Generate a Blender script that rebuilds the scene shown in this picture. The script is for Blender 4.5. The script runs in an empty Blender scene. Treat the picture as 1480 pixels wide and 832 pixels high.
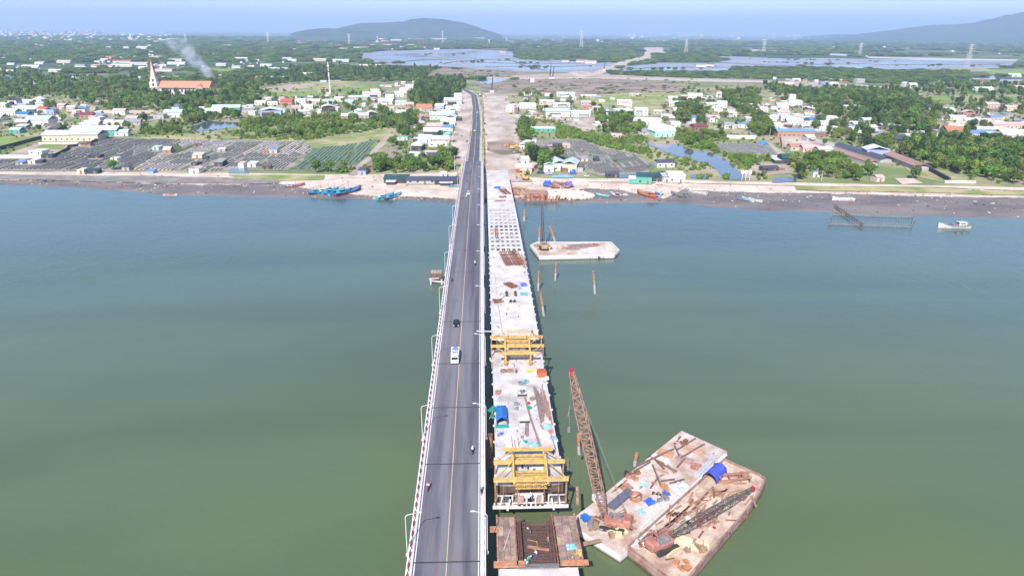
import bpy, math, random
from mathutils import Vector, Matrix, Quaternion, noise
import numpy as np
R = math.radians
S = bpy.context.scene
COL = S.collection
rnd = random.Random(7)

# ------------------------------------------------------------ camera
CAMP = Vector((6.785, 0.0, 93.5)); F = 987.0
YAW, PIT, ROL = 0.04378, 0.35821, 0.0075
fw = Vector((math.sin(YAW)*math.cos(PIT), math.cos(YAW)*math.cos(PIT), -math.sin(PIT)))
r0 = Vector((math.cos(YAW), -math.sin(YAW), 0)); u0 = r0.cross(fw)
rt = math.cos(ROL)*r0 + math.sin(ROL)*u0
up = -math.sin(ROL)*r0 + math.cos(ROL)*u0
cam = bpy.data.cameras.new('camera'); co = bpy.data.objects.new('camera', cam); COL.objects.link(co)
cam.sensor_width = 36; cam.lens = 36*F/1480; cam.clip_end = 120000; cam.clip_start = 1
m = Matrix((rt, up, -fw)).transposed().to_4x4(); m.translation = CAMP; co.matrix_world = m
S.camera = co

# ------------------------------------------------------------ sky, sun, exposure
SD = Vector((0.30, 1.05, -1.0)).normalized()
W = bpy.data.worlds.new('World'); S.world = W; W.use_nodes = True
nt = W.node_tree; bg = nt.nodes['Background']; sk = nt.nodes.new('ShaderNodeTexSky')
sk.sky_type = 'NISHITA'; sk.sun_disc = False; sk.sun_elevation = R(42.3); sk.sun_rotation = R(196)
sk.altitude = 50; sk.air_density = 1.0; sk.dust_density = 0.2; sk.ozone_density = 4.0
nt.links.new(sk.outputs[0], bg.inputs[0]); bg.inputs[1].default_value = 0.13
sl = bpy.data.lights.new('sun', 'SUN'); sl.energy = 4.9; sl.angle = R(0.55); sl.color = (1, .95, .88)
so = bpy.data.objects.new('sun', sl); COL.objects.link(so); so.rotation_euler = SD.to_track_quat('-Z', 'Y').to_euler()
so.location = (0, 0, 300)
S.view_settings.view_transform = 'Standard'; S.view_settings.look = 'None'
S.view_settings.gamma = 1; S.view_settings.exposure = 0.80; S.view_settings.use_curve_mapping = False
S.cycles.use_denoising = True; S.cycles.max_bounces = 6; S.cycles.volume_bounces = 1
S.cycles.transparent_max_bounces = 6; S.cycles.sample_clamp_indirect = 6

# ------------------------------------------------------------ pixel of the photograph -> place in the world
def ray(px, py): return fw + rt*((px-740)/F) - up*((py-416)/F)
def P(px, py, z=2.0):
    d = ray(px, py); t = (z-CAMP.z)/d.z
    return CAMP + d*t
def proj(v):
    q = Vector(v)-CAMP; d = q.dot(fw)
    return (740+F*q.dot(rt)/d, 416-F*q.dot(up)/d) if d > 1 else (-9999, -9999)
def zb(Y):                                   # height of the bridge roads along the river crossing
    t = Y/100.0
    z = 1.838+7.801*t-1.3653*t*t
    if Y > 440:
        s = min(1, (Y-440)/170.0); z0 = 9.73-0.0421*(min(Y, 610)-440)
        z = z0*(1-s*s)+3.2*s*s if Y < 610 else 3.2
    return z
def D(px, py, dz=0.0):                       # pixel -> point on the bridge surface (+dz)
    z = 10.0
    for _ in range(25): v = P(px, py, z+dz); z = .5*z+.5*zb(v.y)
    return P(px, py, zb(v.y)+dz)
def pxm(px, py, z=2.0):                      # pixels per metre across, at that place
    return F/((P(px, py, z)-CAMP).dot(fw))

# ------------------------------------------------------------ mesh collector
class MB:
    def __init__(s): s.v = []; s.f = []; s.m = []; s.k = 0
    def mat(s, k): s.k = k; return s
    def add(s, vs, fs):
        n = len(s.v); s.v += [tuple(v) for v in vs]; s.f += [tuple(i+n for i in f) for f in fs]; s.m += [s.k]*len(fs); return s
    def box(s, c, d, rz=0.0, M=None):
        x, y, z = d[0]/2, d[1]/2, d[2]/2; cs, sn = math.cos(rz), math.sin(rz)
        vs = []
        for a, b, e in ((-x,-y,-z),(x,-y,-z),(x,y,-z),(-x,y,-z),(-x,-y,z),(x,-y,z),(x,y,z),(-x,y,z)):
            if M: q = M @ Vector((a, b, e)); vs.append((c[0]+q.x, c[1]+q.y, c[2]+q.z))
            else: vs.append((c[0]+a*cs-b*sn, c[1]+a*sn+b*cs, c[2]+e))
        return s.add(vs, [(3,2,1,0),(4,5,6,7),(0,1,5,4),(1,2,6,5),(2,3,7,6),(3,0,4,7)])
    def beam(s, a, b, w=.2, h=None, upv=(0,0,1)):
        a, b = Vector(a), Vector(b); h = h or w; d = (b-a)
        if d.length < 1e-6: return s
        d.normalize(); u = Vector(upv)
        if abs(d.dot(u)) > .99: u = Vector((1,0,0))
        r = d.cross(u).normalized()*(w/2); u = r.cross(d).normalized()*(h/2)
        vs = [a-r-u, a+r-u, a+r+u, a-r+u, b-r-u, b+r-u, b+r+u, b-r+u]
        return s.add(vs, [(0,1,2,3),(7,6,5,4),(0,4,5,1),(1,5,6,2),(2,6,7,3),(3,7,4,0)])
    def tube(s, a, b, r1, r2=None, n=8, cap=True):
        a, b = Vector(a), Vector(b); r2 = r1 if r2 is None else r2; d = (b-a).normalized()
        u = Vector((0,0,1)) if abs(d.z) < .95 else Vector((1,0,0)); p = d.cross(u).normalized(); q = d.cross(p)
        vs = []
        for c, r in ((a, r1), (b, r2)):
            for i in range(n):
                t = 2*math.pi*i/n; vs.append(c+p*(r*math.cos(t))+q*(r*math.sin(t)))
        fs = [(i, n+i, n+(i+1) % n, (i+1) % n) for i in range(n)]
        if cap: fs += [tuple(range(n)), tuple(range(2*n-1, n-1, -1))]
        return s.add(vs, fs)
    def prism(s, pts, z0, z1):
        n = len(pts); a = sum(pts[i][0]*pts[(i+1) % n][1]-pts[(i+1) % n][0]*pts[i][1] for i in range(n))
        if a < 0: pts = pts[::-1]
        vs = [(p[0], p[1], z0) for p in pts]+[(p[0], p[1], z1) for p in pts]
        return s.add(vs, [tuple(range(n-1, -1, -1)), tuple(range(n, 2*n))]+[(i, (i+1) % n, n+(i+1) % n, n+i) for i in range(n)])
    def loft(s, rings, cap=True, closed=True):
        n = len(rings[0]); vs = [p for r in rings for p in r]; fs = []
        for k in range(len(rings)-1):
            for i in range(n if closed else n-1):
                j = (i+1) % n; fs.append((k*n+i, k*n+j, (k+1)*n+j, (k+1)*n+i))
        if cap: fs += [tuple(range(n-1, -1, -1)), tuple(range((len(rings)-1)*n, len(rings)*n))]
        return s.add(vs, fs)
    def blob(s, c, r, n=7, k=4, j=.12, rg=None):
        rg = rg or rnd; rings = []
        for a in range(k+1):
            t = math.pi*(a+.02)/(k+.04); rr = math.sin(t)
            rings.append([(c[0]+r[0]*rr*math.cos(2*math.pi*i/n+a)*(1+rg.uniform(-j, j)), c[1]+r[1]*rr*math.sin(2*math.pi*i/n+a)*(1+rg.uniform(-j, j)), c[2]-r[2]*math.cos(t)) for i in range(n)])
        return s.loft(rings)
    def lattice(s, a, b, w0, w1, n, t=.1, upv=(0, 0, 1), wm=None):
        """square lattice girder from a to b: four chords, X-less zigzag lacing"""
        a, b = Vector(a), Vector(b); d = (b-a).normalized(); r = d.cross(Vector(upv)).normalized(); u = r.cross(d)
        def W(k):
            q = k/n
            if wm is None: return w0+(w1-w0)*q
            return w0+(wm-w0)*min(1, q/.2) if q < .75 else wm+(w1-wm)*(q-.75)/.25
        pt = lambda k, i: a+(b-a)*(k/n)+(r*(-1, 1, 1, -1)[i]+u*(-1, -1, 1, 1)[i])*(W(k)/2)
        for i in range(4):
            for k in range(n):
                s.beam(pt(k, i), pt(k+1, i), t*1.3)
                j = (i+1) % 4
                s.beam(pt(k, i if k % 2 else j), pt(k+1, j if k % 2 else i), t*.8)
                if k: s.beam(pt(k, i), pt(k, j), t*.8)
        return s
    def mesh(s, name, mats=None, smooth=False):
        me = bpy.data.meshes.new(name); me.from_pydata(s.v, [], s.f)
        mats = mats if isinstance(mats, (list, tuple)) else [mats]
        for q in mats:
            if q: me.materials.append(q)
        if len(mats) > 1: me.polygons.foreach_set('material_index', s.m)
        if smooth: me.polygons.foreach_set('use_smooth', [True]*len(s.f))
        me.update(); return me

# ------------------------------------------------------------ scene objects
def tag(o, label=None, cat=None, group=None, kind=None):
    if label: o['label'] = label
    if cat: o['category'] = cat
    if group: o['group'] = group
    if kind: o['kind'] = kind
    return o
def ob(name, geo, mats=None, parent=None, loc=None, rz=None, scale=None, label=None, cat=None, group=None, kind=None, smooth=False):
    me = geo.mesh(name, mats, smooth) if isinstance(geo, MB) else geo
    o = bpy.data.objects.new(name, me); COL.objects.link(o)
    if parent: o.parent = parent
    if loc is not None: o.location = loc
    if rz is not None: o.rotation_euler = (0, 0, rz)
    if scale is not None: o.scale = scale
    return tag(o, label, cat, group, kind)
def thing(name, loc, rz, label, cat, group=None):
    o = bpy.data.objects.new(name, None); COL.objects.link(o); o.empty_display_size = .5
    o.location = loc; o.rotation_euler = (0, 0, rz)
    return tag(o, label, cat, group)
def struct(name, geo, mats, **k): return ob(name, geo, mats, kind='structure', **k)
def copy_tree(o, kids, parent=None):
    c = o.copy(); COL.objects.link(c)
    if parent: c.parent = parent
    for ch in kids.get(o.name, []): copy_tree(ch, kids, c)
    return c
def kids_of(o):
    d = {}
    def go(x):
        d[x.name] = [c for c in bpy.data.objects if c.parent == x]
        for c in d[x.name]: go(c)
    go(o); return d
def clone(o, kids, loc, rz, label=None, group=None, scale=None):
    c = copy_tree(o, kids); c.location = loc; c.rotation_euler = (0, 0, rz)
    if scale: c.scale = (scale,)*3 if not isinstance(scale, tuple) else scale
    if label: c['label'] = label
    if group: c['group'] = group
    return c

# ------------------------------------------------------------ materials
MC = {}
def mat(name, col, rough=.85, var=.25, scale=1.0, col2=None, bump=0.0, metal=0.0, rand=0.0, sx=(1, 1, 1), spec=.3, coord='Object', lo=.38, hi=.62, detail=5, bscale=None):
    if name in MC: return MC[name]
    m = bpy.data.materials.new(name); m.use_nodes = True; n = m.node_tree.nodes; l = m.node_tree.links; b = n['Principled BSDF']
    b.inputs['Roughness'].default_value = rough; b.inputs['Metallic'].default_value = metal; b.inputs['Specular IOR Level'].default_value = spec
    tc = n.new('ShaderNodeTexCoord'); mp = n.new('ShaderNodeMapping'); mp.inputs['Scale'].default_value = sx
    l.new(tc.outputs[coord], mp.inputs[0])
    nz = n.new('ShaderNodeTexNoise'); nz.inputs['Scale'].default_value = scale; nz.inputs['Detail'].default_value = detail; nz.inputs['Roughness'].default_value = .62
    l.new(mp.outputs[0], nz.inputs[0])
    mr = n.new('ShaderNodeMapRange'); mr.inputs[1].default_value = lo; mr.inputs[2].default_value = hi; l.new(nz.outputs[0], mr.inputs[0])
    mx = n.new('ShaderNodeMix'); mx.data_type = 'RGBA'; l.new(mr.outputs[0], mx.inputs[0])
    c2 = col2 or tuple(c*(1-var) for c in col)
    mx.inputs[6].default_value = (*c2[:3], 1); mx.inputs[7].default_value = (*col[:3], 1)
    out = mx.outputs[2]
    if rand:
        oi = n.new('ShaderNodeObjectInfo'); hs = n.new('ShaderNodeHueSaturation')
        r1 = n.new('ShaderNodeMapRange'); r1.inputs[3].default_value = 1-rand; r1.inputs[4].default_value = 1+rand; l.new(oi.outputs['Random'], r1.inputs[0])
        l.new(r1.outputs[0], hs.inputs['Value']); l.new(out, hs.inputs['Color'])
        r2 = n.new('ShaderNodeMath'); r2.operation = 'MULTIPLY_ADD'; r2.inputs[1].default_value = 7.31; r2.inputs[2].default_value = 0; l.new(oi.outputs['Random'], r2.inputs[0])
        r3 = n.new('ShaderNodeMath'); r3.operation = 'FRACT'; l.new(r2.outputs[0], r3.inputs[0])
        r4 = n.new('ShaderNodeMapRange'); r4.inputs[3].default_value = .5-rand*.1; r4.inputs[4].default_value = .5+rand*.1; l.new(r3.outputs[0], r4.inputs[0]); l.new(r4.outputs[0], hs.inputs['Hue'])
        out = hs.outputs[0]
    l.new(out, b.inputs['Base Color'])
    if bump:
        bp = n.new('ShaderNodeBump'); bp.inputs['Strength'].default_value = min(1, bump); bp.inputs['Distance'].default_value = .15 if not bscale else bscale
        l.new(nz.outputs[0], bp.inputs['Height']); l.new(bp.outputs[0], b.inputs['Normal'])
    MC[name] = m; return m
def flat(name, col, rough=.6, **k): return mat(name, col, rough, k.pop('var', .18), k.pop('scale', .8), **k)
CONC = mat('concrete', (.56, .53, .50), .9, .22, .35, bump=.2)
CONCW = mat('fresh_concrete', (.58, .55, .54), .9, .14, .18, col2=(.44, .41, .40), bump=.2, detail=8, lo=.3, hi=.6)
WHITE = mat('white_paint', (.78, .78, .77), .6, .15, .8)
RED = mat('red_paint', (.45, .03, .05), .6, .3, 2)
BLACK = mat('black_rubber', (.02, .02, .022), .8, .3, 3)
YEL = mat('yellow_steel', (.60, .39, .12), .75, .3, 1.3, col2=(.36, .23, .11), lo=.34, hi=.58, detail=8)
RUST = mat('rusty_steel', (.30, .12, .07), .85, .5, 1.5, col2=(.13, .06, .045))
RUSTL = mat('pale_rusty_steel', (.42, .22, .15), .85, .5, 1.2, col2=(.24, .11, .07))
CRED = mat('faded_red_steel', (.46, .19, .15), .8, .4, .9, col2=(.26, .12, .10), detail=8)
WOOD = mat('weathered_timber', (.34, .22, .15), .9, .4, 1.2, sx=(1, 6, 1))
WOODD = mat('dark_timber', (.13, .085, .065), .9, .4, 1.2)
PLY = mat('shuttering_plywood', (.36, .24, .19), .85, .35, .8, col2=(.20, .14, .12), rand=.25)
GREY = mat('grey_steel', (.22, .22, .23), .6, .3, 1)
DARK = mat('dark_steel', (.05, .045, .045), .7, .3, 2)
BLUET = mat('blue_tarpaulin', (.03, .16, .50), .55, .35, 1.5, bump=.3)
CYAN = mat('pale_blue_sheet', (.14, .38, .56), .7, .35, 1.5, col2=(.30, .42, .48))
TEALT = mat('teal_tarpaulin', (.02, .33, .28), .6, .35, 2)
GLASS = mat('dark_glass', (.02, .025, .03), .15, .1, 1, spec=.6)
SKIN = mat('skin', (.35, .19, .12), .6, .1, 3)

# ============================================================ SETTING
def water_mat(name, c1, c2, sc, rough, bsc, bst, lo=.35, hi=.65, sx=(1, 1, 1)):
    m = mat(name, c1, rough, 0, sc, col2=c2, spec=.5, lo=lo, hi=hi, detail=3, sx=sx)
    n = m.node_tree.nodes; l = m.node_tree.links; b = n['Principled BSDF']; b.inputs['IOR'].default_value = 1.33
    tc = n.new('ShaderNodeTexCoord'); h = None
    for s_, w in ((bsc, 1), (bsc*.23, 1.6), (bsc*.045, 2.5)):
        z = n.new('ShaderNodeTexNoise'); z.inputs['Scale'].default_value = s_; z.inputs['Detail'].default_value = 3; l.new(tc.outputs['Object'], z.inputs[0])
        k = n.new('ShaderNodeMath'); k.operation = 'MULTIPLY_ADD'; k.inputs[1].default_value = w; l.new(z.outputs[0], k.inputs[0])
        if h: l.new(h.outputs[0], k.inputs[2])
        h = k
    bp = n.new('ShaderNodeBump'); bp.inputs['Strength'].default_value = bst; bp.inputs['Distance'].default_value = .35
    l.new(h.outputs[0], bp.inputs['Height']); l.new(bp.outputs[0], b.inputs['Normal']); return m
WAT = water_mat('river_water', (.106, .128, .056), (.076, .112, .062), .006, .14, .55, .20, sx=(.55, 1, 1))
def water_far(m):                                # far side: thinner silt, plus sky reflection painted into the base colour
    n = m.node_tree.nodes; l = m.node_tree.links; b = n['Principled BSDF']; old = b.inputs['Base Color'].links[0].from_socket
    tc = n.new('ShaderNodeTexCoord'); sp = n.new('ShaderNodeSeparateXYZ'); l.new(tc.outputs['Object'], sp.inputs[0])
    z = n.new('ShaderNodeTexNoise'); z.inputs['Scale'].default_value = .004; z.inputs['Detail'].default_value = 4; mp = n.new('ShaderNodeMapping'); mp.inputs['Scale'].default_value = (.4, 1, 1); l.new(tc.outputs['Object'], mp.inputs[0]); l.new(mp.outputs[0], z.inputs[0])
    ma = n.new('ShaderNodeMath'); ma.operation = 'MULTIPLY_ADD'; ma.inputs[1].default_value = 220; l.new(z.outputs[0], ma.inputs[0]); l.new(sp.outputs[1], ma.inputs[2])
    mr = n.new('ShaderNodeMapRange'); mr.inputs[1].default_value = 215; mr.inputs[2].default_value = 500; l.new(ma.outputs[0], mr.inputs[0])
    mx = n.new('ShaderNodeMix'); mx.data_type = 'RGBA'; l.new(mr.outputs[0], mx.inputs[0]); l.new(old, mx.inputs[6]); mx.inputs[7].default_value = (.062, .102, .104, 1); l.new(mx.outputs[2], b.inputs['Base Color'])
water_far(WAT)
def slicks(m):                                  # calm slicks and silt fronts
    n = m.node_tree.nodes; l = m.node_tree.links; b = n['Principled BSDF']; old = b.inputs['Base Color'].links[0].from_socket
    tc = n.new('ShaderNodeTexCoord'); mp = n.new('ShaderNodeMapping'); mp.inputs['Scale'].default_value = (.22, 1, 1); mp.inputs['Rotation'].default_value = (0, 0, .12); l.new(tc.outputs['Object'], mp.inputs[0])
    z = n.new('ShaderNodeTexNoise'); z.inputs['Scale'].default_value = .016; z.inputs['Detail'].default_value = 5; z.inputs['Roughness'].default_value = .5; z.inputs['Distortion'].default_value = .6; l.new(mp.outputs[0], z.inputs[0])
    mr = n.new('ShaderNodeMapRange'); mr.inputs[1].default_value = .40; mr.inputs[2].default_value = .60; mr.inputs[3].default_value = .89; mr.inputs[4].default_value = 1.05; l.new(z.outputs[0], mr.inputs[0])
    hs = n.new('ShaderNodeHueSaturation'); l.new(mr.outputs[0], hs.inputs['Value']); l.new(old, hs.inputs['Color']); l.new(hs.outputs[0], b.inputs['Base Color'])
    m2 = n.new('ShaderNodeMapRange'); m2.inputs[1].default_value = .40; m2.inputs[2].default_value = .62; m2.inputs[3].default_value = .11; m2.inputs[4].default_value = .21; l.new(z.outputs[0], m2.inputs[0]); l.new(m2.outputs[0], b.inputs['Roughness'])
slicks(WAT)
PONDW = water_mat('pond_water', (.085, .085, .125), (.06, .065, .10), .02, .06, .4, .05)

def sheet(z, x0, x1, y0, y1, nx=24, ny=24):
    b = MB(); vs = [(x0+(x1-x0)*i/nx, y0+(y1-y0)*j/ny, z) for j in range(ny+1) for i in range(nx+1)]
    return b.add(vs, [(j*(nx+1)+i, j*(nx+1)+i+1, (j+1)*(nx+1)+i+1, (j+1)*(nx+1)+i) for j in range(ny) for i in range(nx)])
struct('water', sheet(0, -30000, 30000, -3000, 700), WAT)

# shoreline of the far bank: (px, water edge, mud/sand edge, top of the bank)
SH = [(-900, 262, 255, 244), (-300, 262, 258, 245), (0, 267, 260, 247), (60, 269, 260, 247), (120, 272, 262, 248), (200, 278, 264, 249), (245, 282, 266, 250), (330, 284.5, 267, 250),
      (400, 285, 265, 251), (470, 287, 277, 252), (545, 288.5, 284, 252), (600, 290, 284, 251), (660, 293, 288, 249), (700, 293, 288, 250), (745, 292, 286, 254), (790, 291, 280, 258),
      (850, 294, 272, 258), (900, 293.5, 275, 258), (925, 293.5, 281, 259), (960, 293, 287, 259), (990, 293.5, 273, 260), (1040, 300, 277, 262), (1110, 305, 278.5, 263),
      (1200, 306.5, 279.5, 265), (1350, 313, 284, 268), (1480, 316, 286, 271), (1800, 328, 294, 280), (2400, 350, 310, 292)]
def shore():
    rows = [[], [], [], []]; n = len(SH); top = []
    for k in range(n-1):
        a, b = SH[k], SH[k+1]; st = max(2, int((b[0]-a[0])/7))
        for i in range(st):
            t = i/st; x = a[0]+(b[0]-a[0])*t; w, mm, s = (a[j]+(b[j]-a[j])*t for j in (1, 2, 3))
            w += .8*noise.noise((x*.03, 1, 0))+.35*noise.noise((x*.15, 5, 0)); mm += 1.6*noise.noise((x*.05, 9, 0))+.7*noise.noise((x*.2, 3, 0))
            pw = P(x, w, 0); pm = P(x, mm, 1.0); ps = P(x, s, 2.0)
            rows[0].append((pw.x, pw.y-9, -1.2)); rows[1].append(tuple(pw)); rows[2].append(tuple(pm)); rows[3].append(tuple(ps))
    return rows
SR = shore()
def strip(a, b):
    m = MB(); n = len(a); return m.add(a+b, [(i, i+1, n+i+1, n+i) for i in range(n-1)])
MUD = mat('river_mud', (.205, .165, .148), .6, .3, .05, col2=(.125, .103, .098), bump=.5, spec=.35, detail=9, sx=(.5, 1, 1))
SAND = mat('sand', (.60, .49, .41), .95, .3, .06, col2=(.43, .335, .27), bump=.3, detail=9)
mud = MB(); n_ = len(SR[0]); mud.add(SR[0]+SR[1]+SR[2], [(k*n_+i, k*n_+i+1, (k+1)*n_+i+1, (k+1)*n_+i) for k in (0, 1) for i in range(n_-1)])
struct('mud_flat', mud, MUD); struct('beach', strip(SR[2], SR[3]), SAND)

GR = mat('ground_cover', (.34, .28, .18), .95, .3, .015, col2=(.14, .185, .06), detail=10, lo=.42, hi=.58)
def ground_nodes(m):
    n = m.node_tree.nodes; l = m.node_tree.links; b = n['Principled BSDF']; old = b.inputs['Base Color'].links[0].from_socket
    tc = n.new('ShaderNodeTexCoord'); sp = n.new('ShaderNodeSeparateXYZ'); l.new(tc.outputs['Object'], sp.inputs[0])
    mr = n.new('ShaderNodeMapRange'); mr.inputs[1].default_value = 1100; mr.inputs[2].default_value = 1900; l.new(sp.outputs[1], mr.inputs[0])
    mp = n.new('ShaderNodeMapping'); mp.inputs['Scale'].default_value = (.45, 1, 1); l.new(tc.outputs['Object'], mp.inputs[0])
    z = n.new('ShaderNodeTexNoise'); z.inputs['Scale'].default_value = .0022; z.inputs['Detail'].default_value = 9; z.inputs['Roughness'].default_value = .65; l.new(mp.outputs[0], z.inputs[0])
    cr = n.new('ShaderNodeValToRGB'); e = cr.color_ramp.elements
    e[0].position = .40; e[0].color = (.040, .066, .030, 1); e[1].position = .64; e[1].color = (.30, .26, .19, 1)
    for p_, c in ((.48, (.055, .085, .035, 1)), (.54, (.10, .13, .05, 1)), (.59, (.17, .165, .08, 1))):
        q = e.new(p_); q.color = c
    l.new(z.outputs[0], cr.inputs[0]); mx = n.new('ShaderNodeMix'); mx.data_type = 'RGBA'
    l.new(mr.outputs[0], mx.inputs[0]); l.new(old, mx.inputs[6]); l.new(cr.outputs[0], mx.inputs[7]); l.new(mx.outputs[2], b.inputs['Base Color'])
ground_nodes(GR)
g = MB(); rows = [SR[3]]
for f_ in (.02, .08, .2, .45, 1.0):
    rows.append([(p[0]+(p[0]*58 if abs(p[0]) < 900 else p[0]*30)*f_**.8, p[1]+(44500-p[1])*f_, 2.0) for p in SR[3]])
g.loft(rows, cap=False, closed=False); struct('ground', g, GR)

ZL = [2.0]
PATCH = []; PONDS = []
def inpoly(x, y, pts):
    c = False; j = len(pts)-1
    for i in range(len(pts)):
        a, b = pts[i], pts[j]
        if (a[1] > y) != (b[1] > y) and x < (b[0]-a[0])*(y-a[1])/(b[1]-a[1])+a[0]: c = not c
        j = i
    return c
def bankz(x, y):
    for k in range(len(SH)-1):
        a, b = SH[k], SH[k+1]
        if a[0] <= x <= b[0]:
            t = (x-a[0])/(b[0]-a[0]); mm, s = a[2]+(b[2]-a[2])*t, a[3]+(b[3]-a[3])*t
            return 2.0-1.0*max(0, min(1.3, (y-s)/max(.5, mm-s)))
    return 2.0
def patch(name, pts, m, jit=2.0, block=True, kind='structure', z=None, **k):
    ZL[0] += .004; z = z or ZL[0]; w = [P(x, max(y, 49.4+.0075*(x-740)), z) for x, y in pts]; out = []
    for i in range(len(w)):
        a, b = w[i], w[(i+1) % len(w)]; L = (b-a).length; st = max(1, min(40, int(L/max(3, jit*2.2))))
        for q in range(st):
            p = a+(b-a)*(q/st); f = .03 if jit < 8 else .008
            X_, Y_ = p.x+jit*2*noise.noise((p.x*f, p.y*f, 3)), p.y+jit*2*noise.noise((p.x*f, p.y*f, 8)); qx, qy = proj((X_, Y_, 2)); bz = bankz(qx, qy); off = z-2.0+(.03 if bz < 1.99 else 0); p2 = P(qx, qy, bz+off) if bz < 1.99 else None; out.append(tuple(p2) if p2 else (X_, Y_, z))
    b = MB(); b.add(out, [tuple(range(len(out)))])
    if block: PATCH.append(pts)
    if name == 'pond': PONDS.append(pts)
    o = ob(name, b, m, kind=kind, **k)
    return o
SANDD = mat('bare_earth', (.42, .33, .27), .95, .3, .03, col2=(.30, .22, .18), bump=.2, detail=9)
PINKE = mat('pale_site_earth', (.50, .41, .355), .95, .3, .05, col2=(.30, .225, .185), detail=12, lo=.36, hi=.60, sx=(1, .45, 1), bump=.4)
BROWN = mat('dry_marsh', (.30, .215, .18), .95, .3, .022, col2=(.145, .125, .08), detail=12, lo=.4, hi=.6)
YGR = mat('bright_grass', (.23, .28, .07), .95, .3, .03, col2=(.13, .19, .05), detail=10)
TANG = mat('dry_grass', (.36, .31, .16), .95, .3, .04, col2=(.18, .21, .07), detail=10, lo=.42, hi=.58)
SALTP = mat('salt_pan', (.30, .26, .22), .8, .3, .05, col2=(.15, .165, .09), detail=9, lo=.4, hi=.6)
PMUD = mat('pond_mud', (.30, .26, .29), .35, .3, .014, col2=(.15, .145, .17), detail=10, sx=(.35, 1, 1), lo=.4, hi=.58)
FARS = mat('far_pale_flat', (.5, .45, .44), .9, .3, .002, detail=4)
ASPH = mat('asphalt', (.105, .10, .115), .85, .25, .15, bump=.2, col2=(.080, .077, .09), detail=8)
ROADP = mat('pale_road', (.45, .38, .34), .95, .2, .03)

# ---- far country
patch('sea', [(-700, 41.0), (-300, 43), (-60, 45), (40, 44), (70, 47), (150, 51), (235, 49.5), (240, 46), (120, 43.3), (0, 41.8)], PONDW, 60)
patch('far_field', [(236, 45.6), (340, 47), (330, 46), (250, 44.8)], FARS, 40)
patch('far_field', [(340, 61.5), (500, 58.8), (520, 60), (505, 62.2), (400, 63.8), (345, 63.8)], FARS, 12)
patch('far_field', [(430, 60.5), (560, 58), (555, 56.8), (430, 58)], BROWN, 12)
patch('far_field', [(925, 61), (1015, 62.5), (1012, 64), (940, 62.6)], FARS, 20)
patch('far_field', [(545, 47.6), (700, 48.4), (698, 49.6), (550, 48.8)], FARS, 20)
patch('far_field', [(1040, 67.4), (1100, 72), (1180, 76.6), (1260, 80.2), (1255, 82.4), (1150, 78), (1080, 74)], FARS, 10)
patch('far_field', [(1255, 82), (1470, 86.4), (1468, 88.4), (1350, 87.4), (1255, 84)], FARS, 10)
patch('pond', [(525, 77), (560, 73.5), (620, 72), (680, 71), (735, 74), (800, 83), (880, 90), (905, 93), (868, 106), (800, 105), (735, 104), (660, 97), (600, 95), (560, 93.5), (515, 85)], PMUD, 12)
for pp in ([(530, 80), (600, 77), (625, 82), (560, 86)], [(565, 88), (612, 84), (660, 88), (640, 94), (580, 92)], [(632, 78), (690, 74), (735, 79), (700, 84), (640, 83)], [(665, 87), (720, 85), (790, 90), (860, 95), (845, 101), (760, 101), (690, 96)],
           [(640, 85), (668, 84.5), (660, 87), (645, 87.5)], [(750, 84), (795, 86.5), (800, 89), (750, 86.8)]):
    patch('pond', pp, PONDW, 6)
patch('pond', [(868, 107), (905, 96), (960, 91), (1040, 91.5), (1110, 94), (1150, 98), (1130, 104), (1050, 108), (960, 108)], PMUD, 8)
for pp in ([(880, 104), (915, 97), (975, 95), (1000, 98), (960, 104), (930, 106)], [(975, 103), (1040, 99), (1050, 103.5), (1000, 106)]): patch('pond', pp, PONDW, 5)
patch('pond', [(1040, 81), (1130, 85), (1180, 84), (1300, 86), (1470, 89.5), (1460, 97), (1400, 100), (1300, 103), (1240, 101), (1150, 96), (1040, 90)], PMUD, 10)
for pp in ([(1150, 91.5), (1240, 90), (1258, 94), (1255, 101), (1200, 98), (1155, 95)], [(1265, 89), (1360, 88), (1460, 91), (1410, 96.5), (1330, 98), (1270, 97)], [(1265, 99), (1330, 99), (1300, 102), (1268, 102)], [(1100, 86), (1150, 86.6), (1145, 89), (1100, 88)]):
    patch('pond', pp, PONDW, 6)
for pp in ([(1378, 112), (1440, 110), (1475, 113), (1470, 118), (1400, 117)], [(1325, 118), (1345, 118), (1347, 123), (1330, 124)], [(800, 121), (838, 118.5), (842, 122), (820, 125), (799, 124)], [(690, 114.5), (722, 113.5), (735, 116), (705, 122), (688, 119)], [(1040, 99), (1056, 99), (1050, 106), (1038, 106)]):
    patch('pond', pp, PONDW, 3)
patch('marsh', [(615, 107), (640, 98), (700, 100), (770, 104), (800, 108), (795, 112), (620, 112)], BROWN, 6)
patch('marsh', [(690, 124), (735, 116), (800, 113), (870, 112), (960, 118), (1000, 128), (955, 136), (880, 140), (800, 137), (742, 135), (700, 134)], BROWN, 6)
patch('field', [(740, 109.5), (800, 106), (868, 107), (960, 111.5), (1040, 114), (1130, 117), (1050, 119), (940, 115.5), (870, 113), (800, 114), (742, 115)], SANDD, 5)
patch('construction_site', [(818, 105), (838, 103), (857, 105), (891, 91), (930, 79), (931, 69), (957, 68.5), (963, 76), (946, 84), (905, 95), (868, 107), (840, 112)], PINKE, 5)
patch('field', [(940, 76), (1000, 78), (1060, 86), (1030, 90), (945, 86)], mat('forest_floor', (.035, .05, .02), .95, .3, .03), 6, block=False)
patch('field', [(300, 100), (355, 98), (360, 102), (310, 104)], YGR, 5)
patch('field', [(1420, 101), (1480, 100), (1700, 104), (1700, 109), (1430, 107)], YGR, 6)
patch('field', [(1337, 100), (1420, 98), (1440, 103), (1350, 105)], TANG, 6)
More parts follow.
